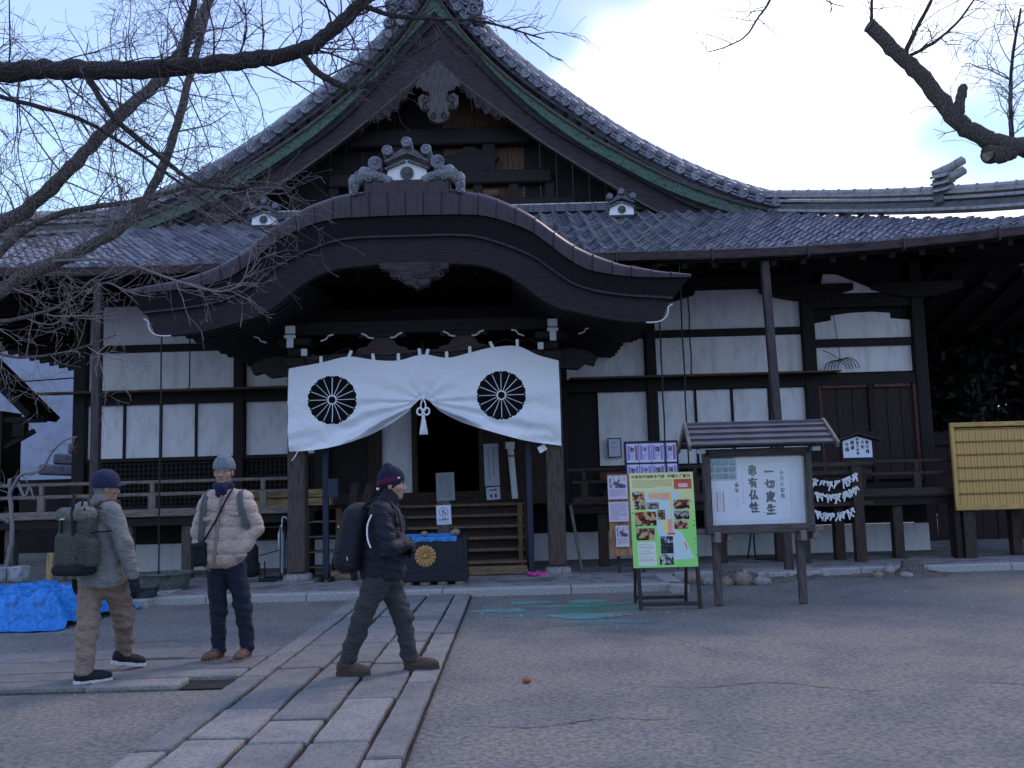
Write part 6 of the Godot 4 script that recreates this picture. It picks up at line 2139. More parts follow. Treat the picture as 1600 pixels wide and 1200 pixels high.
		tag(obj("hanging_chain", wire(pts, 0.013, 5), mats.cord, null), q[3], "chain", "chains hanging from the eaves")
	var coil := thing("cable_coil", "coil of thin black cable on the shelf above the right doors", "cable", Vector3(6.05, 3.42, -16.95))
	for k in 5:
		var loop := PackedVector3Array()
		for i in 15:
			var a := PI * i / 14
			loop.append(Vector3((cos(a) * 0.2) + (k - 2) * 0.055, sin(a) * (0.16 + 0.01 * k), 0.05 + 0.012 * k))
		obj("loop", wire(loop, 0.008, 4), mats.cord, coil)
	obj("lead", wire(PackedVector3Array([Vector3(-0.02, 0.16, 0.08), Vector3(-0.06, 0.7, 0.06), Vector3(-0.1, 1.3, 0.02)]), 0.007, 4), mats.cord, coil)
	obj("lead", wire(PackedVector3Array([Vector3(-0.02, 0.17, 0.08), Vector3(-0.2, 0.3, 0.06), Vector3(-0.32, 0.36, 0.02)]), 0.007, 4), mats.cord, coil)

	# a folding chair lying under the veranda
	var ch := thing("folding_chair", "black tubular folding chair standing under the veranda behind the notice board", "chair", Vector3(4.35, 0.09, -16.1))
	var fp := PackedVector3Array()
	for q in [[-0.3, 0.75], [-0.3, 0.1], [-0.22, 0.02], [0.2, 0.02], [0.28, 0.1], [0.28, 0.75]]:
		fp.append(Vector3(q[0], q[1], 0.1))
	obj("frame_tube", wire(smooth_line(fp, 4), 0.015, 7), mats.black_metal, ch)
	obj("frame_tube", wire(PackedVector3Array([Vector3(-0.38, 0.02, -0.1), Vector3(-0.3, 0.8, 0.15)]), 0.015, 7), mats.black_metal, ch)
	obj("frame_tube", wire(PackedVector3Array([Vector3(0.36, 0.02, -0.1), Vector3(0.28, 0.8, 0.15)]), 0.015, 7), mats.black_metal, ch)
	bx("seat", ch, mats.black_metal, Vector3(0.5, 0.04, 0.4), Vector3(0, 0.62, 0), Vector3(0.1, 0, 0))
	# cut stumps, rocks and rubble in front of the apron
	var g := RandomNumberGenerator.new()
	g.seed = 77
	for q in [[3.05, -13.55, 0.2, "weathered cut stump among rocks left of the square slab"], [5.75, -13.75, 0.17, "weathered cut stump right of the square slab"]]:
		var st := thing("tree_stump", q[3], "tree stump", Vector3(q[0], 0, q[1]))
		var f := Field.new(Vector3(-0.6, -0.1, -0.5), Vector3(0.6, 0.4, 0.5), 0.035)
		f.cap(Vector3(0, 0.0, 0), Vector3(0, 0.26, 0), q[2], q[2] * 0.75, 0.05)
		for k in 6:
			var a: float = TAU * k / 6 + q[0]
			f.cap(Vector3(0, 0.08, 0), Vector3(cos(a) * 0.4, -0.05, sin(a) * 0.3), 0.1, 0.04, 0.08)
		f.above(0.22)
		var nz := FastNoiseLite.new()
		nz.frequency = 4.0
		f.warp(func(p: Vector3): return nz.get_noise_3d(p.x, p.y, p.z) * 0.06, 0.15)
		obj("trunk", f.done(), mats.bark_pale, st)
	for q in [[2.5, -13.5, 0.15, 0.12, "stone_tan", "flat tan stone at the left end of the rubble by the stump"], [2.72, -13.25, 0.14, 0.1, "stone_grey", "grey stone in front of the left stump"], [3.12, -13.15, 0.15, 0.13, "stone_tan", "largest pale boulder in front of the left stump"], [3.4, -13.1, 0.13, 0.09, "stone_grey", "low grey stone right of the pale boulder"], [2.9, -13.1, 0.1, 0.09, "stone_tan", "small tan stone left of the pale boulder"], [5.45, -13.8, 0.13, 0.12, "stone_grey", "grey boulder beside the right stump"], [5.2, -13.65, 0.12, 0.07, "stone_tan", "small flat stone left of the right boulder"], [5.55, -13.5, 0.11, 0.06, "stone_grey", "flat stone in front of the right boulder"]]:
		tag(rock("stone", Vector3(q[0], q[3] * 0.45, q[1]), Vector3(q[2], q[3], q[2] * 0.8), mats[q[4]], int(q[0] * 10)), q[5], "stone", "stones by the stumps")
	tag(rock("brick_fragment", Vector3(0.05, 0.02, -7.08), Vector3(0.035, 0.022, 0.03), mats.brick, 5), "small reddish brick fragment lying on the bare asphalt", "brick")
	# earth banked round the stumps
	for q in [[3.1, -13.5, 0.85], [5.6, -13.75, 0.9], [4.0, -13.75, 0.75]]:
		var s2 := Shape.new()
		s2.grid(18, 10, func(u: float, v: float):
			var a := u * TAU
			var r: float = v * q[2] * (1.0 + 0.2 * sin(a * 3 + q[0]))
			return Vector3(q[0] + cos(a) * r, 0.1 * (1.0 - v * v) * (0.7 + 0.3 * sin(a * 5 + v * 7)) - 0.01, q[1] - sin(a) * r * 0.45))
		kind(obj("earth_bank", s2.done(), mats.earth), "structure")


func rock(called: String, at: Vector3, r: Vector3, m: Material, seed_no: int) -> MeshInstance3D:
	var f := Field.new(-r * 1.4, r * 1.4, maxf(r.x / 6.0, 0.004))
	f.ell(Vector3.ZERO, r, 0.001)
	var nz := FastNoiseLite.new()
	nz.seed = seed_no
	nz.noise_type = FastNoiseLite.TYPE_CELLULAR
	nz.frequency = 0.55 / r.x
	f.warp(func(p: Vector3): return (nz.get_noise_3d(p.x, p.y, p.z) + 0.6) * r.y * 0.35, r.x)
	return obj(called, f.done(), m, null, at, Vector3(0, seed_no * 1.3, 0))


func shoe(label: String, at: Vector3, m: Material, turn: float, l: float, called: String, group: String) -> void:
	var f := Field.new(Vector3(-0.08, -0.02, -0.18), Vector3(0.08, 0.12, 0.18), 0.009)
	f.ell(Vector3(0, 0.03, 0.06), Vector3(0.045, 0.035, 0.075), 0.02)
	f.ell(Vector3(0, 0.035, -0.06), Vector3(0.037, 0.05, 0.06), 0.03)
	f.ell(Vector3(0, 0.075, -0.055), Vector3(0.024, 0.035, 0.042), 0.01, Basis(), true)
	f.below(0.0)
	var o := thing(called, label, called.split("_")[0], at, turn, group)
	obj("upper", f.done(), m, o)
	bx("sole", o, mats.black_metal, Vector3(0.075, 0.014, 0.24), Vector3(0, 0.004, 0))


# ---------------------------------------------------------------- trees
func limb(parent: Node, m: Material, pts: PackedVector3Array, r0: float, r1: float, called := "limb", rough := 0.06) -> PackedVector3Array:
	var p := smooth_line(pts, 7)
	var r := PackedFloat32Array()
	for i in p.size():
		var t := float(i) / (p.size() - 1)
		r.append(lerpf(r0, r1, t) * (1.0 + rng.randf_range(-rough, rough) * 1.5))
		if i > 0 and i < p.size() - 1:
			p[i] += Vector3(rng.randf_range(-1, 1), rng.randf_range(-1, 1), rng.randf_range(-1, 1)) * r[i] * rough * 3.0
	var s := Shape.new()
	s.tube(p, r, 12)
	obj(called, s.done(), m, parent)
	return p


func twig(s: Shape, a: Vector3, dir: Vector3, l: float, r: float, depth: int, droop: float) -> void:
	var n := 5 if l > 0.25 else 3
	var p := PackedVector3Array([a])
	var w := PackedFloat32Array([r])
	var d := dir.normalized()
	var bend := Vector3(rng.randf_range(-1, 1), rng.randf_range(-1, 1), rng.randf_range(-1, 1)) * 0.16
	for i in n:
		d = (d + bend + Vector3(rng.randf_range(-0.26, 0.26), rng.randf_range(-0.26, 0.26) + droop, rng.randf_range(-0.26, 0.26))).normalized()
		p.append(p[i] + d * l / n)
		w.append(lerpf(r, maxf(r * 0.4, 0.0016), (i + 1.0) / n))
	s.tube(p, w, 5 if r > 0.006 else 4, false)
	if depth <= 0:
		return
	var k := rng.randi_range(2, 4) if depth > 1 else rng.randi_range(1, 3)
	for j in k:
		var i := rng.randi_range(1, n)
		var t := (p[i] - p[i - 1]).normalized()
		var side := t.cross(Vector3(rng.randf_range(-1, 1), rng.randf_range(-1, 1), rng.randf_range(-1, 1))).normalized()
		twig(s, p[i], t * 0.75 + side * rng.randf_range(0.5, 0.9), l * rng.randf_range(0.45, 0.75), w[i] * 0.72, depth - 1, droop)


# branchlets along a limb: each one a part with its own twigs
func branchlets(parent: Node, m: Material, along: PackedVector3Array, count: int, l0: float, l1: float, r: float, lean: Vector3, depth := 3, from := 0.0, droop := 0.0) -> void:
	for k in count:
		var t := lerpf(from, 1.0, (k + rng.randf()) / count)
		var i := clampi(int(t * (along.size() - 1)), 1, along.size() - 1)
		var f := (along[i] - along[i - 1]).normalized()
		var side := f.cross(Vector3(rng.randf_range(-1, 1), rng.randf_range(-1, 1), rng.randf_range(-1.6, 1.6))).normalized()
		var s := Shape.new()
		twig(s, along[i], f * 0.4 + side * 0.8 + lean, rng.randf_range(l0, l1), r * rng.randf_range(0.6, 1.1), depth, droop)
		obj("branch", s.done(), m, parent)


func make_trees() -> void:
	# the dark limb that crosses the picture from the left
	var a := thing("cherry_tree", "bare cherry tree whose thick dark limb crosses the upper left sky", "tree", Vector3(-5.6, 0, -6.4))
	var o := -a.position
	var P := func(q: Array) -> PackedVector3Array:
		var r := PackedVector3Array()
		for c in q:
			r.append(Vector3(c[0], c[1], c[2] if c.size() > 2 else -6.5))
		return r
	var mv := func(p: PackedVector3Array, by: Vector3) -> PackedVector3Array:
		var r := PackedVector3Array()
		for c in p:
			r.append(c + by)
		return r
	limb(a, mats.bark_dark, PackedVector3Array([Vector3(0, -0.1, 0), Vector3(0.05, 1.6, 0.05), Vector3(0.0, 3.2, 0), Vector3(0.35, 4.3, 0), Vector3(1.0, 4.6, -0.05)]), 0.24, 0.11, "trunk", 0.04)
	limb(a, mats.bark_dark, PackedVector3Array([Vector3(0.05, 3.4, 0), Vector3(-0.5, 5.0, 0.3), Vector3(-0.6, 7.0, 0.4)]), 0.16, 0.08)
	var m1: PackedVector3Array = mv.call(P.call([[-4.9, 4.62], [-4.2, 4.58], [-3.69, 4.575], [-3.22, 4.58], [-2.84, 4.56], [-2.42, 4.57], [-1.9, 4.61], [-1.48, 4.67], [-1.25, 4.83], [-1.06, 5.0], [-0.88, 5.2], [-0.6, 5.6]]), o)
	m1 = limb(a, mats.bark_dark, m1, 0.082, 0.04, "limb", 0.05)
	var m2: PackedVector3Array = limb(a, mats.bark_dark, mv.call(P.call([[-1.48, 4.66], [-1.36, 4.5], [-1.16, 4.39], [-0.97, 4.41], [-0.78, 4.55], [-0.45, 4.74]]), o), 0.032, 0.008)
	var m3: PackedVector3Array = limb(a, mats.bark_dark, mv.call(P.call([[-3.05, 4.53], [-2.86, 4.22], [-2.51, 3.9, -6.45], [-2.27, 3.7, -6.4], [-2.04, 3.6, -6.35], [-1.72, 3.59, -6.3]]), o), 0.026, 0.006)
	var m4: PackedVector3Array = limb(a, mats.bark_dark, mv.call(P.call([[-1.1, 5.03], [-0.77, 4.92], [-0.49, 4.89], [-0.11, 4.85], [0.31, 4.71]]), o), 0.022, 0.005)
	var m5: PackedVector3Array = limb(a, mats.bark_dark, mv.call(P.call([[-2.35, 4.6], [-2.3, 4.95], [-2.2, 5.3], [-2.05, 5.7]]), o), 0.03, 0.015)
	var m6: PackedVector3Array = limb(a, mats.bark_dark, mv.call(P.call([[-4.0, 4.5], [-3.6, 4.36], [-3.1, 4.2], [-2.7, 3.95], [-2.4, 3.72, -6.4], [-2.0, 3.42, -6.3], [-1.6, 3.2, -6.2]]), o), 0.02, 0.005)
	branchlets(a, mats.twig, m1, 46, 0.35, 0.95, 0.0085, Vector3(0.1, 0.25, 0), 3, 0.08)
	branchlets(a, mats.twig, m1, 24, 0.3, 0.7, 0.007, Vector3(0.15, -0.6, 0), 2, 0.05)
	branchlets(a, mats.twig, m2, 14, 0.25, 0.6, 0.007, Vector3(0.4, 0.1, 0), 2, 0.2)
	branchlets(a, mats.twig, m3, 12, 0.25, 0.55, 0.006, Vector3(0.2, 0.0, 0), 2, 0.1)
	branchlets(a, mats.twig, m4, 16, 0.25, 0.6, 0.0065, Vector3(0.5, -0.05, 0), 2, 0.1)
	branchlets(a, mats.twig, m5, 9, 0.4, 0.8, 0.008, Vector3(0, 0.3, 0), 2)
	branchlets(a, mats.twig, m6, 20, 0.25, 0.6, 0.006, Vector3(0.1, 0.1, 0), 2)
	# the paler limbs that climb from the lower left
	var b := thing("cherry_tree", "bare pale barked cherry tree with slanting limbs rising at the left edge", "tree", Vector3(-6.3, 0, -7.9))
	o = -b.position
	var Q := func(q: Array) -> PackedVector3Array:
		var r := PackedVector3Array()
		for c in q:
			r.append(Vector3(c[0], c[1], c[2] if c.size() > 2 else -7.5) + o)
		return r
	limb(b, mats.bark_pale, PackedVector3Array([Vector3(0, -0.1, 0), Vector3(0.1, 1.0, 0.1), Vector3(0.5, 2.0, 0.2), Vector3(1.1, 2.85, 0.4), Vector3(1.6, 3.25, 0.4)]), 0.22, 0.09, "trunk", 0.04)
	var n0 := limb(b, mats.bark_pale, Q.call([[-5.2, 2.9], [-4.75, 3.45], [-4.32, 3.68], [-3.95, 3.89], [-3.59, 4.26], [-3.17, 4.7], [-2.85, 5.0], [-2.63, 5.36], [-2.47, 5.7], [-2.3, 6.2]]), 0.07, 0.034)
	var n1 := limb(b, mats.bark_pale, Q.call([[-5.1, 2.9], [-4.7, 2.95], [-4.3, 3.09], [-3.99, 3.29], [-3.57, 3.47], [-3.2, 3.68], [-2.97, 3.97], [-2.79, 4.41], [-2.66, 4.91], [-2.47, 5.7]]), 0.066, 0.026)
	var n2 := limb(b, mats.bark_pale, Q.call([[-4.9, 3.2], [-4.31, 3.42], [-4.0, 3.68], [-3.63, 3.83], [-3.15, 3.89], [-2.62, 4.02], [-2.3, 4.1]]), 0.04, 0.01)
	var n3 := limb(b, mats.bark_pale, Q.call([[-4.8, 3.1], [-4.2, 2.9, -7.4], [-3.7, 2.95, -7.3], [-3.3, 3.1, -7.2], [-3.05, 3.15, -7.1]]), 0.02, 0.006)
	var n4 := limb(b, mats.bark_pale, Q.call([[-4.6, 2.9], [-4.1, 2.62, -7.4], [-3.6, 2.6, -7.3], [-3.1, 2.72, -7.2]]), 0.016, 0.005)
	var n5 := limb(b, mats.bark_pale, Q.call([[-3.0, 3.9], [-2.7, 4.0], [-2.4, 4.05], [-2.1, 3.95]]), 0.02, 0.006)
	branchlets(b, mats.twig_pale, n0, 44, 0.35, 0.95, 0.009, Vector3(0.0, 0.15, 0), 3, 0.1)
	branchlets(b, mats.twig_pale, n1, 32, 0.3, 0.85, 0.008, Vector3(0.1, 0.1, 0), 3, 0.1)
	branchlets(b, mats.twig_pale, n2, 26, 0.3, 0.75, 0.007, Vector3(0.1, 0.1, 0), 3, 0.1)
	branchlets(b, mats.twig_pale, n3, 10, 0.3, 0.6, 0.007, Vector3(0.3, 0.0, 0), 3, 0.1)
	branchlets(b, mats.twig_pale, n4, 9, 0.25, 0.6, 0.006, Vector3(0.2, 0.05, 0), 3, 0.1)
	branchlets(b, mats.twig_pale, n5, 8, 0.25, 0.5, 0.006, Vector3(0.3, 0.0, 0), 2, 0.1)
	# a long thin twig trailing in front of the porch roof
	var n6 := limb(b, mats.twig_pale, Q.call([[-3.9, 3.4], [-3.2, 3.35, -7.3], [-2.6, 3.12, -7.1], [-2.2, 2.98, -6.9], [-1.95, 3.02, -6.8]]), 0.013, 0.005, "branch")
	branchlets(b, mats.twig_pale, n6, 10, 0.15, 0.45, 0.005, Vector3(0.6, 0.15, 0), 2, 0.45)
	# the lopped limb on the right
	var c := thing("old_tree", "old tree at the right edge with a lopped rough limb and cut stubs", "tree", Vector3(6.2, 0, -6.9))
	o = -c.position
	var R := func(q: Array) -> PackedVector3Array:
		var r := PackedVector3Array()
		for e in q:
			r.append(Vector3(e[0], e[1], e[2] if e.size() > 2 else -6.8) + o)
		return r
	limb(c, mats.bark_rough, PackedVector3Array([Vector3(0, -0.1, 0), Vector3(-0.05, 1.4, 0), Vector3(-0.2, 2.8, 0.05), Vector3(-0.6, 3.6, 0.1), Vector3(-1.2, 3.85, 0.1)]), 0.3, 0.13, "trunk", 0.05)
	var r1 := limb(c, mats.bark_rough, R.call([[5.2, 3.85], [4.6, 3.87], [4.12, 3.89], [3.83, 3.91], [3.59, 4.0], [3.41, 4.16], [3.24, 4.42], [3.01, 4.68], [2.82, 4.9]]), 0.082, 0.052, "limb", 0.05)
	limb(c, mats.bark_rough, R.call([[3.85, 3.88], [3.72, 3.84], [3.62, 3.83, -6.75]]), 0.07, 0.062, "cut_stub", 0.05)
	limb(c, mats.bark_rough, R.call([[3.45, 4.16], [3.47, 4.26], [3.5, 4.38]]), 0.04, 0.036, "cut_stub", 0.06)
	obj("cut_face", tube1(Vector3(3.622, 3.83, -6.745) + o, Vector3(3.612, 3.83, -6.742) + o, 0.055, 12), mats.stone_tan, c)
	var r2 := limb(c, mats.bark_dark, R.call([[3.06, 4.62], [3.14, 4.78], [3.22, 4.92], [3.34, 5.15], [3.4, 5.5]]), 0.02, 0.01)
	var r3 := limb(c, mats.bark_dark, R.call([[3.06, 4.62], [3.3, 4.74], [3.5, 4.9], [3.66, 5.1]]), 0.015, 0.006)
	var r4 := limb(c, mats.bark_dark, R.call([[2.84, 4.9], [2.86, 5.1], [2.9, 5.4]]), 0.013, 0.008)
	var r5 := limb(c, mats.bark_dark, R.call([[3.84, 3.97], [3.86, 4.3], [3.9, 4.6], [4.0, 5.0]]), 0.018, 0.008)
	branchlets(c, mats.twig, r1, 12, 0.15, 0.4, 0.005, Vector3(0, 0.6, 0), 1, 0.3)
	branchlets(c, mats.twig, r2, 8, 0.2, 0.5, 0.005, Vector3(0.1, 0.3, 0), 2)
	branchlets(c, mats.twig, r3, 8, 0.15, 0.4, 0.005, Vector3(0.1, 0.3, 0), 2)
	branchlets(c, mats.twig, r4, 9, 0.2, 0.4, 0.005, Vector3(0, 0.2, 0), 2)
	branchlets(c, mats.twig_pale, r5, 18, 0.2, 0.6, 0.006, Vector3(0, 0.2, 0), 3)
	# the limb overhead, out of the picture, whose twigs hang into the sky
	var r6 := limb(c, mats.bark_dark, R.call([[6.1, 3.0], [5.9, 4.6], [5.0, 5.9], [3.6, 6.1], [2.4, 5.75], [1.8, 5.6]]), 0.1, 0.02)
	var r7 := limb(c, mats.twig, R.call([[2.5, 5.78], [2.2, 5.35], [2.06, 5.1], [1.97, 4.98], [1.87, 4.84], [1.72, 4.76], [1.58, 4.72]]), 0.012, 0.004, "branch")
	branchlets(c, mats.twig, r7, 9, 0.15, 0.45, 0.0045, Vector3(-0.4, -0.1, 0), 1, 0.3)
	var r8 := limb(c, mats.twig, R.call([[2.7, 5.85], [2.45, 5.3], [2.5, 5.12], [2.65, 5.05]]), 0.009, 0.003, "branch")
	branchlets(c, mats.twig, r8, 4, 0.15, 0.3, 0.004, Vector3(0, 0.0, 0), 1, 0.4)
	branchlets(c, mats.twig, r6, 16, 0.3, 0.6, 0.006, Vector3(0, 0.4, 0), 2, 0.3)

	# pruned bare shrub at the left edge
	var d := thing("bare_shrub", "small gnarled leafless shrub in front of the veranda at the left edge", "shrub", Vector3(-6.98, 0, -12.9))
	var t0 := limb(d, mats.twig_pale, PackedVector3Array([Vector3(0.05, 0, 0), Vector3(-0.02, 0.5, 0), Vector3(0.06, 1.0, 0.02), Vector3(0.0, 1.5, 0), Vector3(-0.01, 1.75, 0)]), 0.034, 0.024, "trunk", 0.09)
	var t1 := limb(d, mats.twig_pale, PackedVector3Array([Vector3(-0.02, 1.5, 0), Vector3(0.15, 1.78, 0.05), Vector3(0.45, 1.85, 0.1), Vector3(0.62, 2.1, 0.1), Vector3(0.78, 2.25, 0.1), Vector3(0.95, 2.3, 0.1)]), 0.025, 0.01)
	var t2 := limb(d, mats.twig_pale, PackedVector3Array([Vector3(0.0, 1.15, 0), Vector3(-0.2, 1.3, 0.1), Vector3(-0.4, 1.35, 0.1)]), 0.025, 0.015)
	var t3 := limb(d, mats.twig_pale, PackedVector3Array([Vector3(0.1, 1.7, 0), Vector3(0.25, 1.5, 0.1), Vector3(0.32, 1.62, 0.1), Vector3(0.38, 1.45, 0.1)]), 0.02, 0.01)
	branchlets(d, mats.twig_pale, t1, 7, 0.12, 0.3, 0.008, Vector3(0, -0.2, 0), 1, 0.2)
	branchlets(d, mats.twig_pale, t2, 6, 0.12, 0.35, 0.008, Vector3(0, 0.2, 0), 1)
	branchlets(d, mats.twig_pale, t0, 7, 0.12, 0.35, 0.008, Vector3(0, 0.2, 0), 1, 0.55)


# ---------------------------------------------------------------- what stands round the hall
func make_surroundings() -> void:
	# blue tarpaulin over a pile
	var n := FastNoiseLite.new()
	n.seed = 81
	n.frequency = 1.3
	n.fractal_octaves = 4
	n.noise_type = FastNoiseLite.TYPE_SIMPLEX_SMOOTH
	var s := Shape.new()
	var tarp := func(u: float, v: float):
		var e := Vector2(u * 2.0 - 1.0, v * 2.0 - 1.0)
		var drop := clampf((maxf(absf(e.x) - 0.9, absf(e.y) - 0.68) ) / 0.12, 0.0, 1.0)
		var x := e.x * 2.0 + (0.06 * n.get_noise_2d(v * 3, 5) if drop > 0 else 0.0)
		var z := e.y * 0.95 + 0.07 * n.get_noise_2d(u * 7, 9)
		var y := 0.36 * (1.0 - drop) + (0.05 * n.get_noise_2d(u * 5, v * 2.5) + 0.07 * (0.4 - absf(n.get_noise_2d(u * 7 + 40, v * 4 + u * 3)) * 2.0)) * (1.0 - drop * 0.7) + 0.02
		if drop > 0.0:
			x += signf(e.x) * 0.05 * drop
			z += signf(e.y) * (0.05 + 0.06 * n.get_noise_2d(u * 16, v * 4)) * drop
		return Vector3(x, maxf(y, 0.012), z)
	s.grid(110, 60, tarp, true)
	var tp := thing("tarpaulin", "crumpled bright blue tarpaulin covering a low pile at the left", "tarpaulin", Vector3(-7.05, 0, -11.55), -0.08)
	obj("sheet", s.done(), mats.tarp, tp)
	tag(bx("concrete_block", null, mats.cement, Vector3(0.26, 0.2, 0.2), Vector3(-6.72, 0.5, -12.1), Vector3(0, -0.25, 0), 0.012), "grey concrete block on the blue tarpaulin, left of the two", "block")
	tag(bx("concrete_block", null, mats.cement, Vector3(0.2, 0.2, 0.2), Vector3(-6.46, 0.5, -12.2), Vector3(0, -0.1, 0), 0.012), "grey concrete block on the blue tarpaulin, right of the two", "block")
	tag(rock("stone_weight", Vector3(-6.35, 0.42, -11.4), Vector3(0.11, 0.03, 0.08), mats.stone_tan, 4), "flat tan stone holding down the tarpaulin in front of the blocks", "stone")
	tag(rock("stone_weight", Vector3(-6.95, 0.42, -11.1), Vector3(0.1, 0.035, 0.08), mats.stone_tan, 9), "flat tan stone holding down the tarpaulin at the left picture edge", "stone")
	tag(bx("timber_plank", null, mats.pale_wood_y, Vector3(0.1, 0.56, 0.05), Vector3(-7.0, 0.37, -14.1), Vector3(-0.08, 0, -0.02)), "short pale plank standing upright under the left veranda", "plank")
	# planters
	for q in [[-5.15, -13.85, 0.5, 0.34, "wide grey green planter tub left of the platform, farther of two", "planter_a"], [-5.1, -12.75, 0.42, 0.26, "dark grey planter box at the platform's left corner", "planter_b"]]:
		var p := thing("planter", q[4], "planter", Vector3(q[0], 0.0, q[1]), 0.2)
		var t := Shape.new()
		var w: float = q[2] * 0.5
		var h: float = q[3]
		t.lathe(PackedVector2Array([Vector2(w * 1.1, 0), Vector2(w * 1.4, h - 0.03), Vector2(w * 1.5, h - 0.03), Vector2(w * 1.5, h), Vector2(w * 1.3, h), Vector2(w * 1.2, h - 0.06), Vector2(0, h - 0.06)]), 4 if q[3] < 0.3 else 20, Transform3D(Basis(Vector3.UP, PI / 4), Vector3.ZERO))
		obj("tub", t.done(), mats[q[5]], p)
		var so := Shape.new()
		so.lathe(PackedVector2Array([Vector2(w * 1.2, h - 0.05), Vector2(0, h - 0.03)]), 12)
		obj("soil", so.done(), mats.soil, p)
	for q in [[-4.95, -13.2, 0.09, 0.09, "stone_tan", "small tan stone between the planters"], [-4.82, -13.35, 0.07, 0.08, "brick", "small reddish stone between the planters"], [-4.7, -13.2, 0.06, 0.05, "stone_grey", "small pale stone right of the planters"]]:
		tag(rock("stone", Vector3(q[0], q[3] * 0.5 + 0.0, q[1]), Vector3(q[2], q[3], q[2]), mats[q[4]], 12), q[5], "stone")
	# a dark bag leaning on the post by the umbrella rack
	var f := Field.new(Vector3(-0.3, -0.1, -0.2), Vector3(0.3, 0.7, 0.2), 0.02)
	f.cap(Vector3(0, 0.12, 0), Vector3(0.03, 0.42, -0.03), 0.14, 0.1, 0.04)
	f.ell(Vector3(0, 0.1, 0), Vector3(0.17, 0.12, 0.11), 0.05)
	f.below(0.0)
	tag(obj("bag", f.done(), mats.black_fabric, null, Vector3(-4.15, 0.17, -14.6)), "black bag standing behind the man in the pale jacket, beside the umbrella rack", "bag")
	# the shed at the far left, its bracket and the pale storehouse behind
	var sh := thing("shed", "dark small shed with steep roof at the left edge behind the shrub", "shed", Vector3(-12.35, 0, -20.6))
	bx("wall", sh, mats.wood_y, Vector3(2.6, 3.4, 0.8), Vector3(-0.1, 1.7, 0))
	for sd in [-1.0, 1.0]:
		bx("roof", sh, mats.wood_x, Vector3(2.7, 0.16, 1.3), Vector3(sd * 0.95, 4.2, 0), Vector3(0, 0, -sd * 0.78), 0.02)
	bx("ridge", sh, mats.tile_2, Vector3(0.35, 0.3, 1.4), Vector3(0, 5.1, 0), Vector3.ZERO, 0.05)
	bx("beam", sh, mats.wood_x, Vector3(1.2, 0.13, 0.14), Vector3(1.5, 3.2, 0.3))
	var br := Shape.new()
	br.bar(Vector3(1.2, 2.6, 0.3), Vector3(1.85, 2.95, 0.3), 0.1, 0.1)
	obj("brace", br.done(), mats.wood_x, sh)
	bx("block", sh, mats.wood_x, Vector3(0.26, 0.3, 0.2), Vector3(1.55, 2.98, 0.3))
	var st := thing("storehouse", "pale plastered storehouse wall standing behind the left end of the hall", "building", Vector3(-24.5, 0, -38))
	bx("wall", st, mats.store_wall, Vector3(26, 11, 6), Vector3(0, 5.5, 0))
	for sd in [-1.0, 1.0]:
		bx("roof", st, mats.tile_2, Vector3(27, 0.3, 4.4), Vector3(0, 11.7, sd * 1.9), Vector3(sd * 0.55, 0, 0))
	var gw := thing("garden_wall", "low dark garden wall with tiled coping between the shed and the hall", "wall", Vector3(-11.4, 0, -26))
	bx("wall", gw, mats.wood_x, Vector3(6, 2.0, 0.4), Vector3(0.0, 1.0, 0))
	for k in 3:
		bx("coping", gw, mats.tile_2, Vector3(4.2 - 0.5 * k, 0.3, 0.9 - 0.2 * k), Vector3(0.4 + 0.1 * k, 2.15 + 0.3 * k, 0), Vector3(0, 0, -0.06), 0.05)
	bx("panel", gw, mats.planter_a, Vector3(1.4, 0.8, 0.06), Vector3(1.2, 1.45, 0.4), Vector3(0, 0, -0.2))
	tag(obj("overhead_wire", wire(PackedVector3Array([Vector3(-22, 3.75, -19), Vector3(-14, 3.62, -18.4), Vector3(-8.0, 3.7, -17.2)]), 0.014, 5), mats.cord), "thin dark wire running from the left to the corner of the hall", "wire")
	# dark evergreens and a board fence beyond the right end of the hall
	for q in [[10.2, -21.0, 1.7, 2.9, "leaf_a", "dark green evergreen bush tree directly right of the hall's end"], [12.6, -21.5, 1.9, 3.3, "leaf_b", "dark reddish leaved tree behind the bamboo board"], [15.2, -22.0, 2.0, 3.6, "leaf_a", "dark evergreen tree rightmost of the row beyond the hall"], [11.6, -25.0, 2.2, 4.0, "leaf_b", "tall dark tree at the back of the row beyond the hall"]]:
		var t := thing("evergreen_tree", q[5], "tree", Vector3(q[0], 0, q[1]), 0.0, "trees beyond the right end of the hall")
		limb(t, mats.bark_dark, PackedVector3Array([Vector3(0, 0, 0.9), Vector3(0.1, 1.5, 0.9), Vector3(-0.05, 3.0, 0.85), Vector3(0.1, 4.4, 0.5)]), 0.1, 0.04, "trunk")
		var cl := []
		for k in 46:
			cl.append(Vector3(rng.randf_range(-1, 1), rng.randf_range(-1, 1), rng.randf_range(-1, 1)).normalized() * pow(rng.randf(), 0.4))
		var cr := Shape.new()
		for k in 7500:
			var e: Vector3 = cl[k % 46] * Vector3(q[2], q[3], q[2]) * 0.85 + Vector3(rng.randfn(0, 0.3), rng.randfn(0, 0.3) + q[3] + 0.2, rng.randfn(0, 0.3))
			var bs := Basis.from_euler(Vector3(rng.randf() * 6, rng.randf() * 6, rng.randf() * 6)).scaled(Vector3.ONE * rng.randf_range(1.3, 2.6))
			cr.face(e + bs * Vector3(-0.03, 0, 0), e + bs * Vector3(0, -0.07, 0.012), e + bs * Vector3(0.03, 0, 0), e + bs * Vector3(0, 0.075, 0.012))
		obj("crown", cr.done(), mats[q[4]], t)
	var fe := thing("board_fence", "dark reddish board fence behind the bamboo board, beyond the hall", "fence", Vector3(8.4, 0, -19.5))
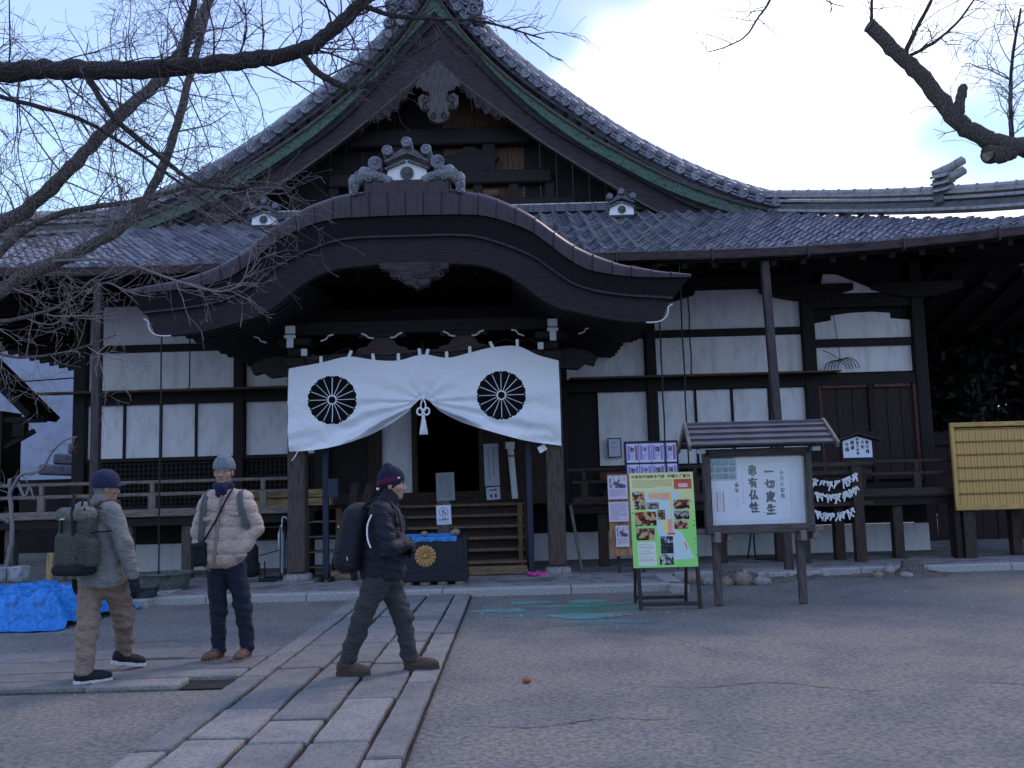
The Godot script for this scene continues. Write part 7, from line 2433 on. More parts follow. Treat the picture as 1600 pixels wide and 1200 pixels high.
	for k in 26:
		bx("board", fe, mats.dark_red, Vector3(0.3, 2.3, 0.03), Vector3(0.2 + k * 0.31, 1.2, 0.01 * (k % 2)))
	bx("rail", fe, mats.wood_x, Vector3(8.2, 0.1, 0.08), Vector3(4.1, 2.1, 0.06))


# ---------------------------------------------------------------- people
func field_of(lo: Vector3, hi: Vector3, cell: float, prims: Array) -> Field:
	var f := Field.new(lo, hi, cell)
	for p in prims:
		if p[0] == "c":
			f.cap(Vector3(p[1], p[2], p[3]), Vector3(p[4], p[5], p[6]), p[7], p[8], p[9] if p.size() > 9 else 0.04)
		else:
			f.ell(Vector3(p[1], p[2], p[3]), Vector3(p[4], p[5], p[6]), p[7] if p.size() > 7 else 0.04, Basis(Vector3.UP, p[8] if p.size() > 8 else 0.0))
	return f


# cloth over a body part: folds are ridges that wander round the limb
func garment(parent: Node, called: String, m: Material, lo: Vector3, hi: Vector3, prims: Array, low: float, fold := 0.007, quilt := 0.0, seed_no := 1, cell := 0.0125) -> MeshInstance3D:
	var f := field_of(lo, hi, cell, prims)
	var n := FastNoiseLite.new()
	n.seed = seed_no
	n.noise_type = FastNoiseLite.TYPE_SIMPLEX_SMOOTH
	n.frequency = 3.6
	n.fractal_octaves = 2
	var crease := func(p: Vector3) -> float:
		var a := n.get_noise_3d(p.x * 0.9, p.y * 2.3 + p.x * 0.8, p.z * 0.9)
		var e := (1.0 - absf(a) * 3.2) * fold
		if quilt > 0.0:
			var w := p.y + 0.012 * sin(p.x * 9.0 + p.z * 7.0)
			e = -quilt * pow(absf(sin(PI * (w - 0.8) / 0.115)), 0.4) + n.get_noise_3d(p.x * 2.0, p.y * 2.6, p.z * 2.0) * 0.006
		return e
	f.warp(crease, 0.05)
	f.below(low)
	return obj(called, f.done(), m, parent)


func head_into(s: Shape, at: Transform3D, skin: Color, hair: Color) -> void:
	var f := Field.new(Vector3(-0.11, -0.2, -0.13), Vector3(0.11, 0.14, 0.13), 0.0042)
	f.ell(Vector3(0, 0.03, -0.012), Vector3(0.073, 0.094, 0.09), 0.01)
	f.ell(Vector3(0, -0.045, 0.02), Vector3(0.056, 0.074, 0.068), 0.03)
	f.ell(Vector3(0, -0.1, 0.052), Vector3(0.027, 0.021, 0.024), 0.03)
	for sd in [-1.0, 1.0]:
		f.ell(Vector3(sd * 0.042, -0.026, 0.052), Vector3(0.024, 0.022, 0.024), 0.025)
		f.ell(Vector3(sd * 0.077, -0.012, -0.008), Vector3(0.009, 0.032, 0.019), 0.008)
	f.cap(Vector3(-0.034, 0.024, 0.071), Vector3(0.034, 0.024, 0.071), 0.011, 0.011, 0.02)
	for sd in [-1.0, 1.0]:
		f.ell(Vector3(sd * 0.031, 0.003, 0.088), Vector3(0.019, 0.011, 0.013), 0.012, Basis(), true)
		f.ell(Vector3(sd * 0.031, 0.002, 0.071), Vector3(0.013, 0.011, 0.012), 0.004)
	f.cap(Vector3(0, 0.008, 0.08), Vector3(0, -0.034, 0.1), 0.008, 0.012, 0.014)
	f.cap(Vector3(-0.014, -0.038, 0.088), Vector3(0.014, -0.038, 0.088), 0.009, 0.009, 0.01)
	f.cap(Vector3(-0.018, -0.064, 0.078), Vector3(0.018, -0.064, 0.078), 0.006, 0.006, 0.008)
	f.cap(Vector3(-0.016, -0.073, 0.077), Vector3(0.016, -0.073, 0.077), 0.006, 0.006, 0.006)
	f.cap(Vector3(0, -0.06, -0.025), Vector3(0, -0.19, -0.035), 0.054, 0.06, 0.03)
	var part := Shape.new()
	f.mesh_into(part)
	var i0 := s.v.size()
	for p in part.v:
		var c := skin
		if p.z > 0.068 and absf(absf(p.x) - 0.031) < 0.015 and absf(p.y - 0.002) < 0.0055:
			c = Color(0.03, 0.02, 0.018) if absf(absf(p.x) - 0.031) < 0.008 else Color(0.4, 0.36, 0.34)
		elif p.z > 0.05 and p.y > 0.022 and p.y < 0.032 and absf(p.x) > 0.011 and absf(p.x) < 0.05:
			c = skin.lerp(hair, 0.75)
		elif p.z > 0.066 and absf(p.y + 0.069) < 0.009 and absf(p.x) < 0.024:
			c = Color(skin.r * 0.75, skin.g * 0.55, skin.b * 0.55)
		elif p.z < 0.02 and p.y > -0.055 and p.y < 0.2 and absf(p.x) < 0.073 and (p.z < -0.02 or p.y > 0.03):
			c = hair
		s.tint = c
		s.add(at * p)
	for k in part.ix:
		s.ix.append(k + i0)
	s.tint = skin


# a relaxed hand: fingers along -y, thumb towards +x * side, palm facing +z
func hand_into(s: Shape, at: Transform3D, side: float, grow := 0.0, curl := 0.5) -> void:
	var f := Field.new(Vector3(-0.1, -0.21, -0.05), Vector3(0.1, 0.05, 0.11), 0.0042)
	f.rbox(Vector3(0, -0.048, 0), Vector3(0.04 + grow, 0.046, 0.014 + grow), 0.013 + grow * 0.5, 0.01)
	f.cap(Vector3(0, 0.03, 0), Vector3(0, -0.02, 0), 0.027 + grow, 0.026 + grow, 0.02)
	for i in 4:
		var b := Vector3((0.03 - 0.02 * i) * side, -0.09 + absf(i - 1.3) * 0.004, 0)
		var l: float = [0.036, 0.041, 0.038, 0.03][i]
		var q := b
		for j in 3:
			var a := curl * (0.35 + 0.75 * j)
			var e := q + Vector3(0, -cos(a), sin(a)) * l * (1.0 - 0.2 * j)
			f.cap(q, e, 0.0092 + grow - 0.0008 * j, 0.0088 + grow - 0.001 * j, 0.004)
			q = e
	var t0 := Vector3(0.034 * side, -0.022, 0.004)
	var t1 := Vector3(0.058 * side, -0.058, 0.022)
	f.cap(t0, t1, 0.013 + grow, 0.0105 + grow, 0.012)
	f.cap(t1, t1 + Vector3(0.004 * side, -0.03, 0.014), 0.0105 + grow, 0.009 + grow, 0.004)
	var part := Shape.new()
	f.mesh_into(part)
	var i0 := s.v.size()
	for p in part.v:
		s.add(at * p)
	for k in part.ix:
		s.ix.append(k + i0)


func along(a: Vector3, b: Vector3, front: Vector3) -> Transform3D:       # a frame at b whose -y continues the line a to b
	var y := (a - b).normalized()
	var x := y.cross(front).normalized()
	return Transform3D(Basis(x, y, x.cross(y)), b)


func footwear(parent: Node, heel: Vector3, toe: Vector3, upper: Material, sole: Material, trim: Material = null) -> void:
	var d := toe - heel
	var flat_d := Vector3(d.x, 0, d.z)
	var l := d.length()
	var f := Field.new(Vector3(-0.08, -0.03, -0.04), Vector3(0.08, 0.15, l + 0.05), 0.009)
	f.ell(Vector3(0, 0.045, l - 0.07), Vector3(0.046, 0.04, 0.075), 0.03)
	f.ell(Vector3(0, 0.06, 0.06), Vector3(0.038, 0.065, 0.062), 0.05)
	f.cap(Vector3(0, 0.07, 0.06), Vector3(0, 0.05, l - 0.1), 0.042, 0.036, 0.04)
	f.below(0.012)
	var o := Node3D.new()
	o.name = "shoe"
	parent.add_child(o, true)
	o.position = heel
	o.rotation = Vector3(-atan2(d.y, flat_d.length()), atan2(d.x, d.z), 0)
	obj("upper", f.done(), upper, o)
	var s := Shape.new()
	var out := PackedVector2Array()
	for q in [[0.0, -0.005], [0.032, 0.01], [0.036, 0.06], [0.033, 0.12], [0.046, l - 0.09], [0.044, l - 0.03], [0.025, l + 0.004], [-0.02, l + 0.006], [-0.042, l - 0.03], [-0.044, l - 0.09], [-0.034, 0.12], [-0.036, 0.06], [-0.032, 0.01]]:
		out.append(Vector2(q[0], q[1]))
	s.prism(out, -0.028, 0.0)
	obj("sole", s.done(), sole, o, Vector3(0, 0.0, 0), Vector3(PI / 2, 0, 0))
	if trim:
		for q in [[0.4, 0.088], [0.55, 0.082]]:
			bx("lace", o, trim, Vector3(0.055, 0.012, 0.018), Vector3(0, q[1], l * q[0]), Vector3(0.3, 0, 0))


func make_people() -> void:
	person_back()
	person_front()
	person_side()


func body_mesh(s: Shape, lo: Vector3, hi: Vector3, prims: Array, skin: Color) -> void:
	s.tint = skin
	var f := field_of(lo, hi, 0.02, prims)
	f.mesh_into(s)


func person_front() -> void:
	var o := thing("person", "person in a pale quilted jacket, grey knit hat and dark trousers, standing facing the viewer", "person", Vector3(-2.5, 0.035, -8.2))
	var skin := Color(0.36, 0.215, 0.16)
	var s := Shape.new()
	s.use_col = true
	body_mesh(s, Vector3(-0.45, 0.0, -0.3), Vector3(0.45, 1.6, 0.3), [["e", -0.03, 1.2, 0, 0.15, 0.2, 0.1], ["e", -0.05, 0.95, 0, 0.15, 0.2, 0.1], ["c", -0.06, 1.35, -0.02, -0.06, 1.52, -0.02, 0.06, 0.055], ["c", -0.185, 1.34, 0, -0.255, 1.12, 0, 0.05, 0.042], ["c", -0.255, 1.12, 0, -0.235, 0.93, 0.07, 0.042, 0.03], ["c", 0.125, 1.34, 0, 0.205, 1.12, -0.02, 0.05, 0.042], ["c", 0.205, 1.12, -0.02, 0.115, 0.92, 0.08, 0.042, 0.03], ["c", -0.12, 0.85, 0, -0.09, 0.43, 0.02, 0.08, 0.055], ["c", -0.09, 0.43, 0.02, -0.09, 0.08, 0, 0.052, 0.035], ["c", 0.04, 0.85, 0, 0.13, 0.42, 0.02, 0.08, 0.055], ["c", 0.13, 0.42, 0.02, 0.155, 0.08, 0, 0.052, 0.035]], skin)
	head_into(s, Transform3D(Basis(Vector3.UP, 0.06) * Basis(Vector3.BACK, -0.03), Vector3(-0.06, 1.615, 0.0)), skin, Color(0.12, 0.12, 0.13))
	hand_into(s, along(Vector3(-0.255, 1.12, 0), Vector3(-0.215, 0.92, 0.045), Vector3(1, 0, 0.3)), 1.0)
	hand_into(s, along(Vector3(0.205, 1.12, -0.02), Vector3(0.1, 0.91, 0.05), Vector3(-1, 0, 0.3)), -1.0)
	obj("body", s.done(), mats.skin, o)
	var j := garment(o, "jacket", mats.puffer, Vector3(-0.45, 0.74, -0.26), Vector3(0.42, 1.58, 0.27), [["e", -0.03, 1.22, 0, 0.168, 0.22, 0.12, 0.05], ["c", -0.155, 1.355, -0.01, 0.095, 1.355, -0.01, 0.078, 0.078, 0.05], ["e", -0.05, 1.0, 0.015, 0.172, 0.2, 0.136, 0.06], ["e", -0.065, 0.88, 0.015, 0.168, 0.15, 0.133, 0.05], ["e", -0.06, 1.425, -0.015, 0.082, 0.06, 0.08, 0.03], ["c", -0.185, 1.34, 0, -0.258, 1.12, 0, 0.072, 0.064, 0.03], ["c", -0.258, 1.12, 0, -0.235, 0.93, 0.06, 0.064, 0.05, 0.02], ["c", 0.125, 1.34, 0, 0.205, 1.12, -0.02, 0.072, 0.066, 0.03], ["c", 0.205, 1.12, -0.02, 0.115, 0.92, 0.085, 0.064, 0.05, 0.02]], 0.785, 0.0, 0.022, 5, 0.011)
	var z := Shape.new()
	var zp := PackedVector3Array()
	for q in [[-0.045, 1.44, 0.09], [-0.05, 1.3, 0.142], [-0.06, 1.15, 0.165], [-0.07, 1.0, 0.178], [-0.08, 0.88, 0.178], [-0.085, 0.8, 0.166]]:
		zp.append(Vector3(q[0], q[1], q[2]))
	obj("placket", wire(smooth_line(zp, 3), 0.013, 6), mats.puffer_dark, j)
	for q in [[-0.14, 1.21, 0.12, 0.2], [0.06, 1.25, 0.12, -0.15]]:
		bx("pocket_flap", j, mats.puffer, Vector3(0.1, 0.035, 0.02), Vector3(q[0], q[1], q[2] + 0.008), Vector3(-0.15, -q[0] * 1.6, q[3] * 0.4), 0.008)
		for e in [-0.035, 0.035]:
			bx("snap", j, mats.white_dim, Vector3(0.011, 0.011, 0.01), Vector3(q[0] + e, q[1] - 0.008, q[2] + 0.02))
	var t := garment(o, "trousers", mats.navy_cloth, Vector3(-0.35, 0.02, -0.22), Vector3(0.32, 0.98, 0.22), [["e", -0.05, 0.86, 0, 0.17, 0.13, 0.125, 0.05], ["c", -0.12, 0.8, 0, -0.095, 0.43, 0.015, 0.095, 0.072, 0.04], ["c", -0.095, 0.43, 0.015, -0.09, 0.1, 0, 0.07, 0.062, 0.03], ["c", 0.04, 0.8, 0, 0.125, 0.42, 0.015, 0.095, 0.072, 0.04], ["c", 0.125, 0.42, 0.015, 0.155, 0.1, 0, 0.07, 0.062, 0.03]], 0.06, 0.008, 0.0, 6)
	# a knit hat, scarf, glasses
	var f := Field.new(Vector3(-0.2, 1.58, -0.16), Vector3(0.08, 1.82, 0.14), 0.008)
	f.ell(Vector3(-0.06, 1.655, -0.012), Vector3(0.094, 0.118, 0.106), 0.02)
	f.below(1.635)
	f.warp(func(p: Vector3): return 0.003 * sin(atan2(p.x + 0.06, p.z) * 42.0), 0.02)
	var hat := obj("knit_hat", f.done(), mats.grey_knit, o, Vector3(0, 0.0, 0))
	var band := Shape.new()
	band.lathe(PackedVector2Array([Vector2(0.093, 0.0), Vector2(0.102, 0.006), Vector2(0.103, 0.05), Vector2(0.094, 0.056)]), 28, Transform3D(Basis(Vector3.RIGHT, -0.1).scaled(Vector3(0.93, 1, 1.05)), Vector3(-0.06, 1.632, -0.012)))
	obj("cuff", band.done(), mats.grey_knit, hat)
	f = Field.new(Vector3(-0.22, 1.36, -0.16), Vector3(0.1, 1.58, 0.16), 0.009)
	f.ell(Vector3(-0.06, 1.488, 0.004), Vector3(0.094, 0.05, 0.096), 0.03)
	f.ell(Vector3(-0.055, 1.44, 0.085), Vector3(0.05, 0.06, 0.04), 0.03)
	var sn := FastNoiseLite.new()
	sn.frequency = 9.0
	f.warp(func(p: Vector3): return sn.get_noise_3d(p.x, p.y * 3.0, p.z) * 0.012, 0.04)
	obj("scarf", f.done(), mats.navy_scarf, o)
	var gl := Node3D.new()
	gl.name = "glasses"
	o.add_child(gl)
	gl.transform = Transform3D(Basis(Vector3.UP, 0.06), Vector3(-0.06, 1.617, 0.0))
	for sd in [-1.0, 1.0]:
		var ring := PackedVector3Array()
		for i in 17:
			var a := TAU * i / 16
			ring.append(Vector3(sd * 0.032 + cos(a) * 0.025, sin(a) * 0.018, 0.094))
		obj("rim", wire(ring, 0.0016, 4), mats.rim_metal, gl)
		obj("temple_arm", wire(PackedVector3Array([Vector3(sd * 0.057, 0.004, 0.094), Vector3(sd * 0.077, 0.004, 0.0)]), 0.0016, 4), mats.rim_metal, gl)
	obj("bridge", wire(PackedVector3Array([Vector3(-0.008, 0.004, 0.095), Vector3(0.008, 0.004, 0.095)]), 0.0016, 4), mats.rim_metal, gl)
	# rucksack straps, camera strap and pouch
	for q in [[[-0.17, 1.45, -0.06], [-0.185, 1.43, 0.04], [-0.2, 1.33, 0.105], [-0.205, 1.2, 0.12], [-0.215, 1.05, 0.12], [-0.215, 0.98, 0.08]], [[0.1, 1.45, -0.06], [0.1, 1.43, 0.05], [0.12, 1.33, 0.112], [0.15, 1.22, 0.108], [0.175, 1.12, 0.08]]]:
		var st := Shape.new()
		var pts := PackedVector3Array()
		for e in q:
			pts.append(Vector3(e[0], e[1], e[2]))
		pts = smooth_line(pts, 4)
		for i in pts.size() - 1:
			st.bar(pts[i], pts[i + 1] + (pts[i + 1] - pts[i]) * 0.15, 0.05, 0.016, Vector3(0, 0.3, 1))
		obj("strap", st.done(), mats.strap_grey, o)
	var cs := PackedVector3Array()
	for e in [[0.04, 1.47, 0.06], [0.0, 1.36, 0.14], [-0.07, 1.2, 0.172], [-0.14, 1.08, 0.175], [-0.2, 0.98, 0.165]]:
		cs.append(Vector3(e[0], e[1], e[2]))
	obj("camera_strap", wire(smooth_line(cs, 4), 0.009, 5), mats.black_fabric, o)
	var pouch := bx("camera_pouch", o, mats.black_fabric, Vector3(0.125, 0.19, 0.09), Vector3(-0.215, 0.905, 0.15), Vector3(0, -0.2, 0.06), 0.022)
	bx("pouch_lid", pouch, mats.black_fabric, Vector3(0.132, 0.06, 0.1), Vector3(0, 0.075, 0.003), Vector3.ZERO, 0.02)
	footwear(o, Vector3(-0.075, 0.0, -0.06), Vector3(-0.165, 0.0, 0.2), mats.brown_shoe, mats.tan_sole, mats.tan_trim)
	footwear(o, Vector3(0.155, 0.0, -0.06), Vector3(0.115, 0.0, 0.21), mats.brown_shoe, mats.tan_sole, mats.tan_trim)


func person_back() -> void:
	var o := thing("person", "person seen from behind in a grey jacket and navy cap, carrying an olive rucksack", "person", Vector3(-3.27, 0.03, -7.5))
	var skin := Color(0.33, 0.19, 0.14)
	var s := Shape.new()
	s.use_col = true
	body_mesh(s, Vector3(-0.45, 0.0, -0.6), Vector3(0.4, 1.5, 0.35), [["e", -0.09, 1.17, 0, 0.15, 0.2, 0.1], ["e", -0.05, 0.88, -0.03, 0.14, 0.18, 0.1], ["c", -0.07, 1.3, 0.0, -0.04, 1.44, -0.02, 0.06, 0.055], ["c", 0.06, 1.31, 0.07, 0.16, 1.06, 0.08, 0.05, 0.042], ["c", 0.16, 1.06, 0.08, 0.225, 0.82, 0.04, 0.04, 0.03], ["c", -0.24, 1.31, -0.07, -0.3, 1.06, -0.05, 0.05, 0.042], ["c", -0.3, 1.06, -0.05, -0.29, 0.82, -0.1, 0.04, 0.03], ["c", -0.12, 0.8, -0.02, -0.09, 0.43, 0.1, 0.08, 0.055], ["c", -0.09, 0.43, 0.1, -0.075, 0.1, 0.19, 0.05, 0.035], ["c", 0.03, 0.8, -0.06, 0.05, 0.45, -0.2, 0.08, 0.055], ["c", 0.05, 0.45, -0.2, 0.0, 0.13, -0.36, 0.05, 0.035]], skin)
	head_into(s, Transform3D(Basis(Vector3.UP, PI - 0.95), Vector3(-0.03, 1.5, -0.02)), skin, Color(0.16, 0.16, 0.17))
	hand_into(s, along(Vector3(0.16, 1.06, 0.08), Vector3(0.222, 0.8, 0.04), Vector3(-0.8, 0, -0.3)), -1.0)
	hand_into(s, along(Vector3(-0.3, 1.06, -0.05), Vector3(-0.29, 0.8, -0.1), Vector3(0.8, 0, 0.3)), 1.0)
	obj("body", s.done(), mats.skin, o)
	for q in [[along(Vector3(0.16, 1.06, 0.08), Vector3(0.222, 0.8, 0.04), Vector3(-0.8, 0, -0.3)), -1.0], [along(Vector3(-0.3, 1.06, -0.05), Vector3(-0.29, 0.8, -0.1), Vector3(0.8, 0, 0.3)), 1.0]]:
		var g := Shape.new()
		hand_into(g, q[0], q[1], 0.004)
		obj("glove", g.done(), mats.black_fabric, o)
	garment(o, "jacket", mats.grey_jacket, Vector3(-0.46, 0.68, -0.28), Vector3(0.38, 1.52, 0.28), [["e", -0.09, 1.15, 0, 0.185, 0.24, 0.135, 0.05, -0.45], ["c", -0.22, 1.31, -0.07, 0.04, 1.31, 0.06, 0.08, 0.08, 0.05], ["e", -0.06, 0.9, -0.01, 0.195, 0.24, 0.145, 0.06, -0.45], ["e", -0.05, 0.76, -0.02, 0.2, 0.14, 0.15, 0.05, -0.45], ["e", -0.06, 1.4, -0.01, 0.078, 0.06, 0.078, 0.03], ["c", 0.055, 1.31, 0.07, 0.165, 1.06, 0.085, 0.085, 0.072, 0.03], ["c", 0.165, 1.06, 0.085, 0.225, 0.82, 0.045, 0.072, 0.055, 0.02], ["c", -0.24, 1.31, -0.07, -0.305, 1.06, -0.05, 0.08, 0.072, 0.03], ["c", -0.305, 1.06, -0.05, -0.295, 0.82, -0.1, 0.072, 0.055, 0.02]], 0.715, 0.006, 0.0, 15)
	garment(o, "trousers", mats.tan_cloth, Vector3(-0.34, 0.03, -0.55), Vector3(0.3, 0.9, 0.34), [["e", -0.045, 0.78, -0.03, 0.175, 0.14, 0.135, 0.05, -0.3], ["c", -0.125, 0.74, 0.0, -0.095, 0.43, 0.1, 0.1, 0.085, 0.05], ["c", -0.095, 0.43, 0.1, -0.075, 0.1, 0.19, 0.084, 0.072, 0.03], ["c", 0.045, 0.74, -0.06, 0.06, 0.45, -0.2, 0.1, 0.085, 0.05], ["c", 0.06, 0.45, -0.2, 0.0, 0.16, -0.36, 0.084, 0.072, 0.03]], 0.075, 0.012, 0.0, 16)
	# peaked cap
	var f := Field.new(Vector3(-0.17, 1.44, -0.17), Vector3(0.15, 1.68, 0.13), 0.008)
	f.ell(Vector3(-0.03, 1.555, -0.015), Vector3(0.1, 0.098, 0.108), 0.02, Basis(Vector3.UP, PI - 0.95))
	f.below(1.535)
	var cap := obj("cap", f.done(), mats.navy_cap, o)
	var pk := Shape.new()
	var peak := func(u: float, v: float):
		var a := (u - 0.5) * 2.0
		return Transform3D(Basis(Vector3.UP, PI - 0.95), Vector3(-0.03, 1.53, -0.015)) * Vector3(a * 0.085, 0.018 - 0.02 * a * a - 0.02 * v, 0.085 - 0.05 * a * a + v * 0.075 * (1.0 - 0.35 * a * a))
	pk.grid(12, 5, peak)
	pk.grid(12, 5, func(u: float, v: float): return (peak.call(u, v) as Vector3) - Vector3(0, 0.005, 0), true)
	obj("peak", pk.done(), mats.navy_cap, cap)
	var bd := Shape.new()
	bd.lathe(PackedVector2Array([Vector2(0.094, -0.035), Vector2(0.105, -0.03), Vector2(0.107, 0.02), Vector2(0.1, 0.026)]), 26, Transform3D(Basis(Vector3.UP, PI - 0.95).scaled(Vector3(1.0, 1, 1.0)), Vector3(-0.03, 1.535, -0.015)))
	obj("cap_band", bd.done(), mats.navy_cap, cap)
	# rucksack
	var b := Basis(Vector3.UP, -0.42)
	var c := Vector3(-0.145, 1.1, 0.19)
	f = Field.new(Vector3(-0.42, 0.76, -0.05), Vector3(0.08, 1.44, 0.42), 0.0115)
	f.rbox(c, Vector3(0.14, 0.24, 0.095), 0.06, 0.02, b)
	f.rbox(c + b * Vector3(0, -0.07, 0.09), Vector3(0.115, 0.13, 0.05), 0.04, 0.02, b)
	f.rbox(c + b * Vector3(0.15, -0.1, 0.0), Vector3(0.04, 0.11, 0.07), 0.03, 0.02, b)
	var rn := FastNoiseLite.new()
	rn.seed = 18
	rn.frequency = 5.0
	f.warp(func(p: Vector3): return (1.0 - absf(rn.get_noise_3d(p.x, p.y * 1.6, p.z)) * 3.0) * 0.004, 0.05)
	var pack := obj("rucksack", f.done(), mats.olive_cloth, o)
	f = Field.new(Vector3(-0.42, 1.2, -0.05), Vector3(0.08, 1.46, 0.42), 0.0115)
	f.rbox(c + b * Vector3(0, 0.195, 0.02), Vector3(0.142, 0.06, 0.1), 0.05, 0.02, b)
	f.warp(func(p: Vector3): return (1.0 - absf(rn.get_noise_3d(p.x, p.y * 1.6, p.z)) * 3.0) * 0.004, 0.05)
	obj("rucksack_lid", f.done(), mats.olive_light, pack)
	f = Field.new(Vector3(-0.42, 0.78, -0.05), Vector3(0.08, 1.0, 0.42), 0.0115)
	f.rbox(c + b * Vector3(0, -0.225, 0.03), Vector3(0.15, 0.045, 0.105), 0.04, 0.02, b)
	obj("rucksack_base", f.done(), mats.black_fabric, pack)
	for q in [[-0.06, 0.1, 0.108, 0.018, 0.2, 0.0], [0.09, 0.02, 0.105, 0.016, 0.34, 0.1], [0.12, 0.12, 0.06, 0.014, 0.26, -0.1]]:
		bx("pack_strap", pack, mats.black_fabric, Vector3(q[3], q[4], 0.012), c + b * Vector3(q[0], q[1], q[2]), Vector3(0.0, -0.42, q[5]), 0.004)
	bx("pack_label", pack, mats.white_dim, Vector3(0.05, 0.012, 0.006), c + b * Vector3(-0.02, 0.165, 0.135), Vector3(0.2, -0.42, 0.12), 0.002)
	bx("pack_belt", pack, mats.black_fabric, Vector3(0.22, 0.014, 0.02), c + b * Vector3(0.2, 0.06, -0.02), Vector3(0, -0.2, 0.06), 0.004)
	bx("blue_bottle", pack, mats.blue_bottle, Vector3(0.06, 0.16, 0.06), c + b * Vector3(-0.18, -0.02, 0.0), Vector3(0, 0, 0.1), 0.02)
	obj("walking_pole", wire(PackedVector3Array([c + b * Vector3(0.02, 0.36, 0.06), c + b * Vector3(0.06, 0.22, 0.11), c + b * Vector3(0.09, 0.0, 0.12), c + b * Vector3(0.09, -0.18, 0.1)]), 0.013, 6), mats.black_fabric, pack)
	obj("carry_loop", wire(smooth_line(PackedVector3Array([c + b * Vector3(-0.04, 0.25, -0.06), c + b * Vector3(-0.02, 0.31, -0.06), c + b * Vector3(0.03, 0.31, -0.06), c + b * Vector3(0.05, 0.25, -0.06)]), 4), 0.01, 6), mats.olive_cloth, pack)
	for q in [[[0.0, 1.4, -0.02], [-0.02, 1.385, 0.09], [-0.1, 1.33, 0.15]], [[0.06, 1.3, -0.06], [0.075, 1.395, 0.02], [0.0, 1.34, 0.135]]]:
		var st := Shape.new()
		var pts := PackedVector3Array()
		for e in q:
			pts.append(Vector3(e[0], e[1], e[2]))
		pts = smooth_line(pts, 4)
		for i in pts.size() - 1:
			st.bar(pts[i], pts[i + 1] + (pts[i + 1] - pts[i]) * 0.15, 0.045, 0.014, Vector3(0, 1, 0.3))
		obj("shoulder_strap", st.done(), mats.olive_cloth, pack)
	footwear(o, Vector3(-0.13, 0.012, 0.24), Vector3(0.09, 0.005, 0.08), mats.black_shoe, mats.white_sole)
	footwear(o, Vector3(-0.07, 0.07, -0.28), Vector3(0.13, 0.012, -0.46), mats.black_shoe, mats.white_sole)


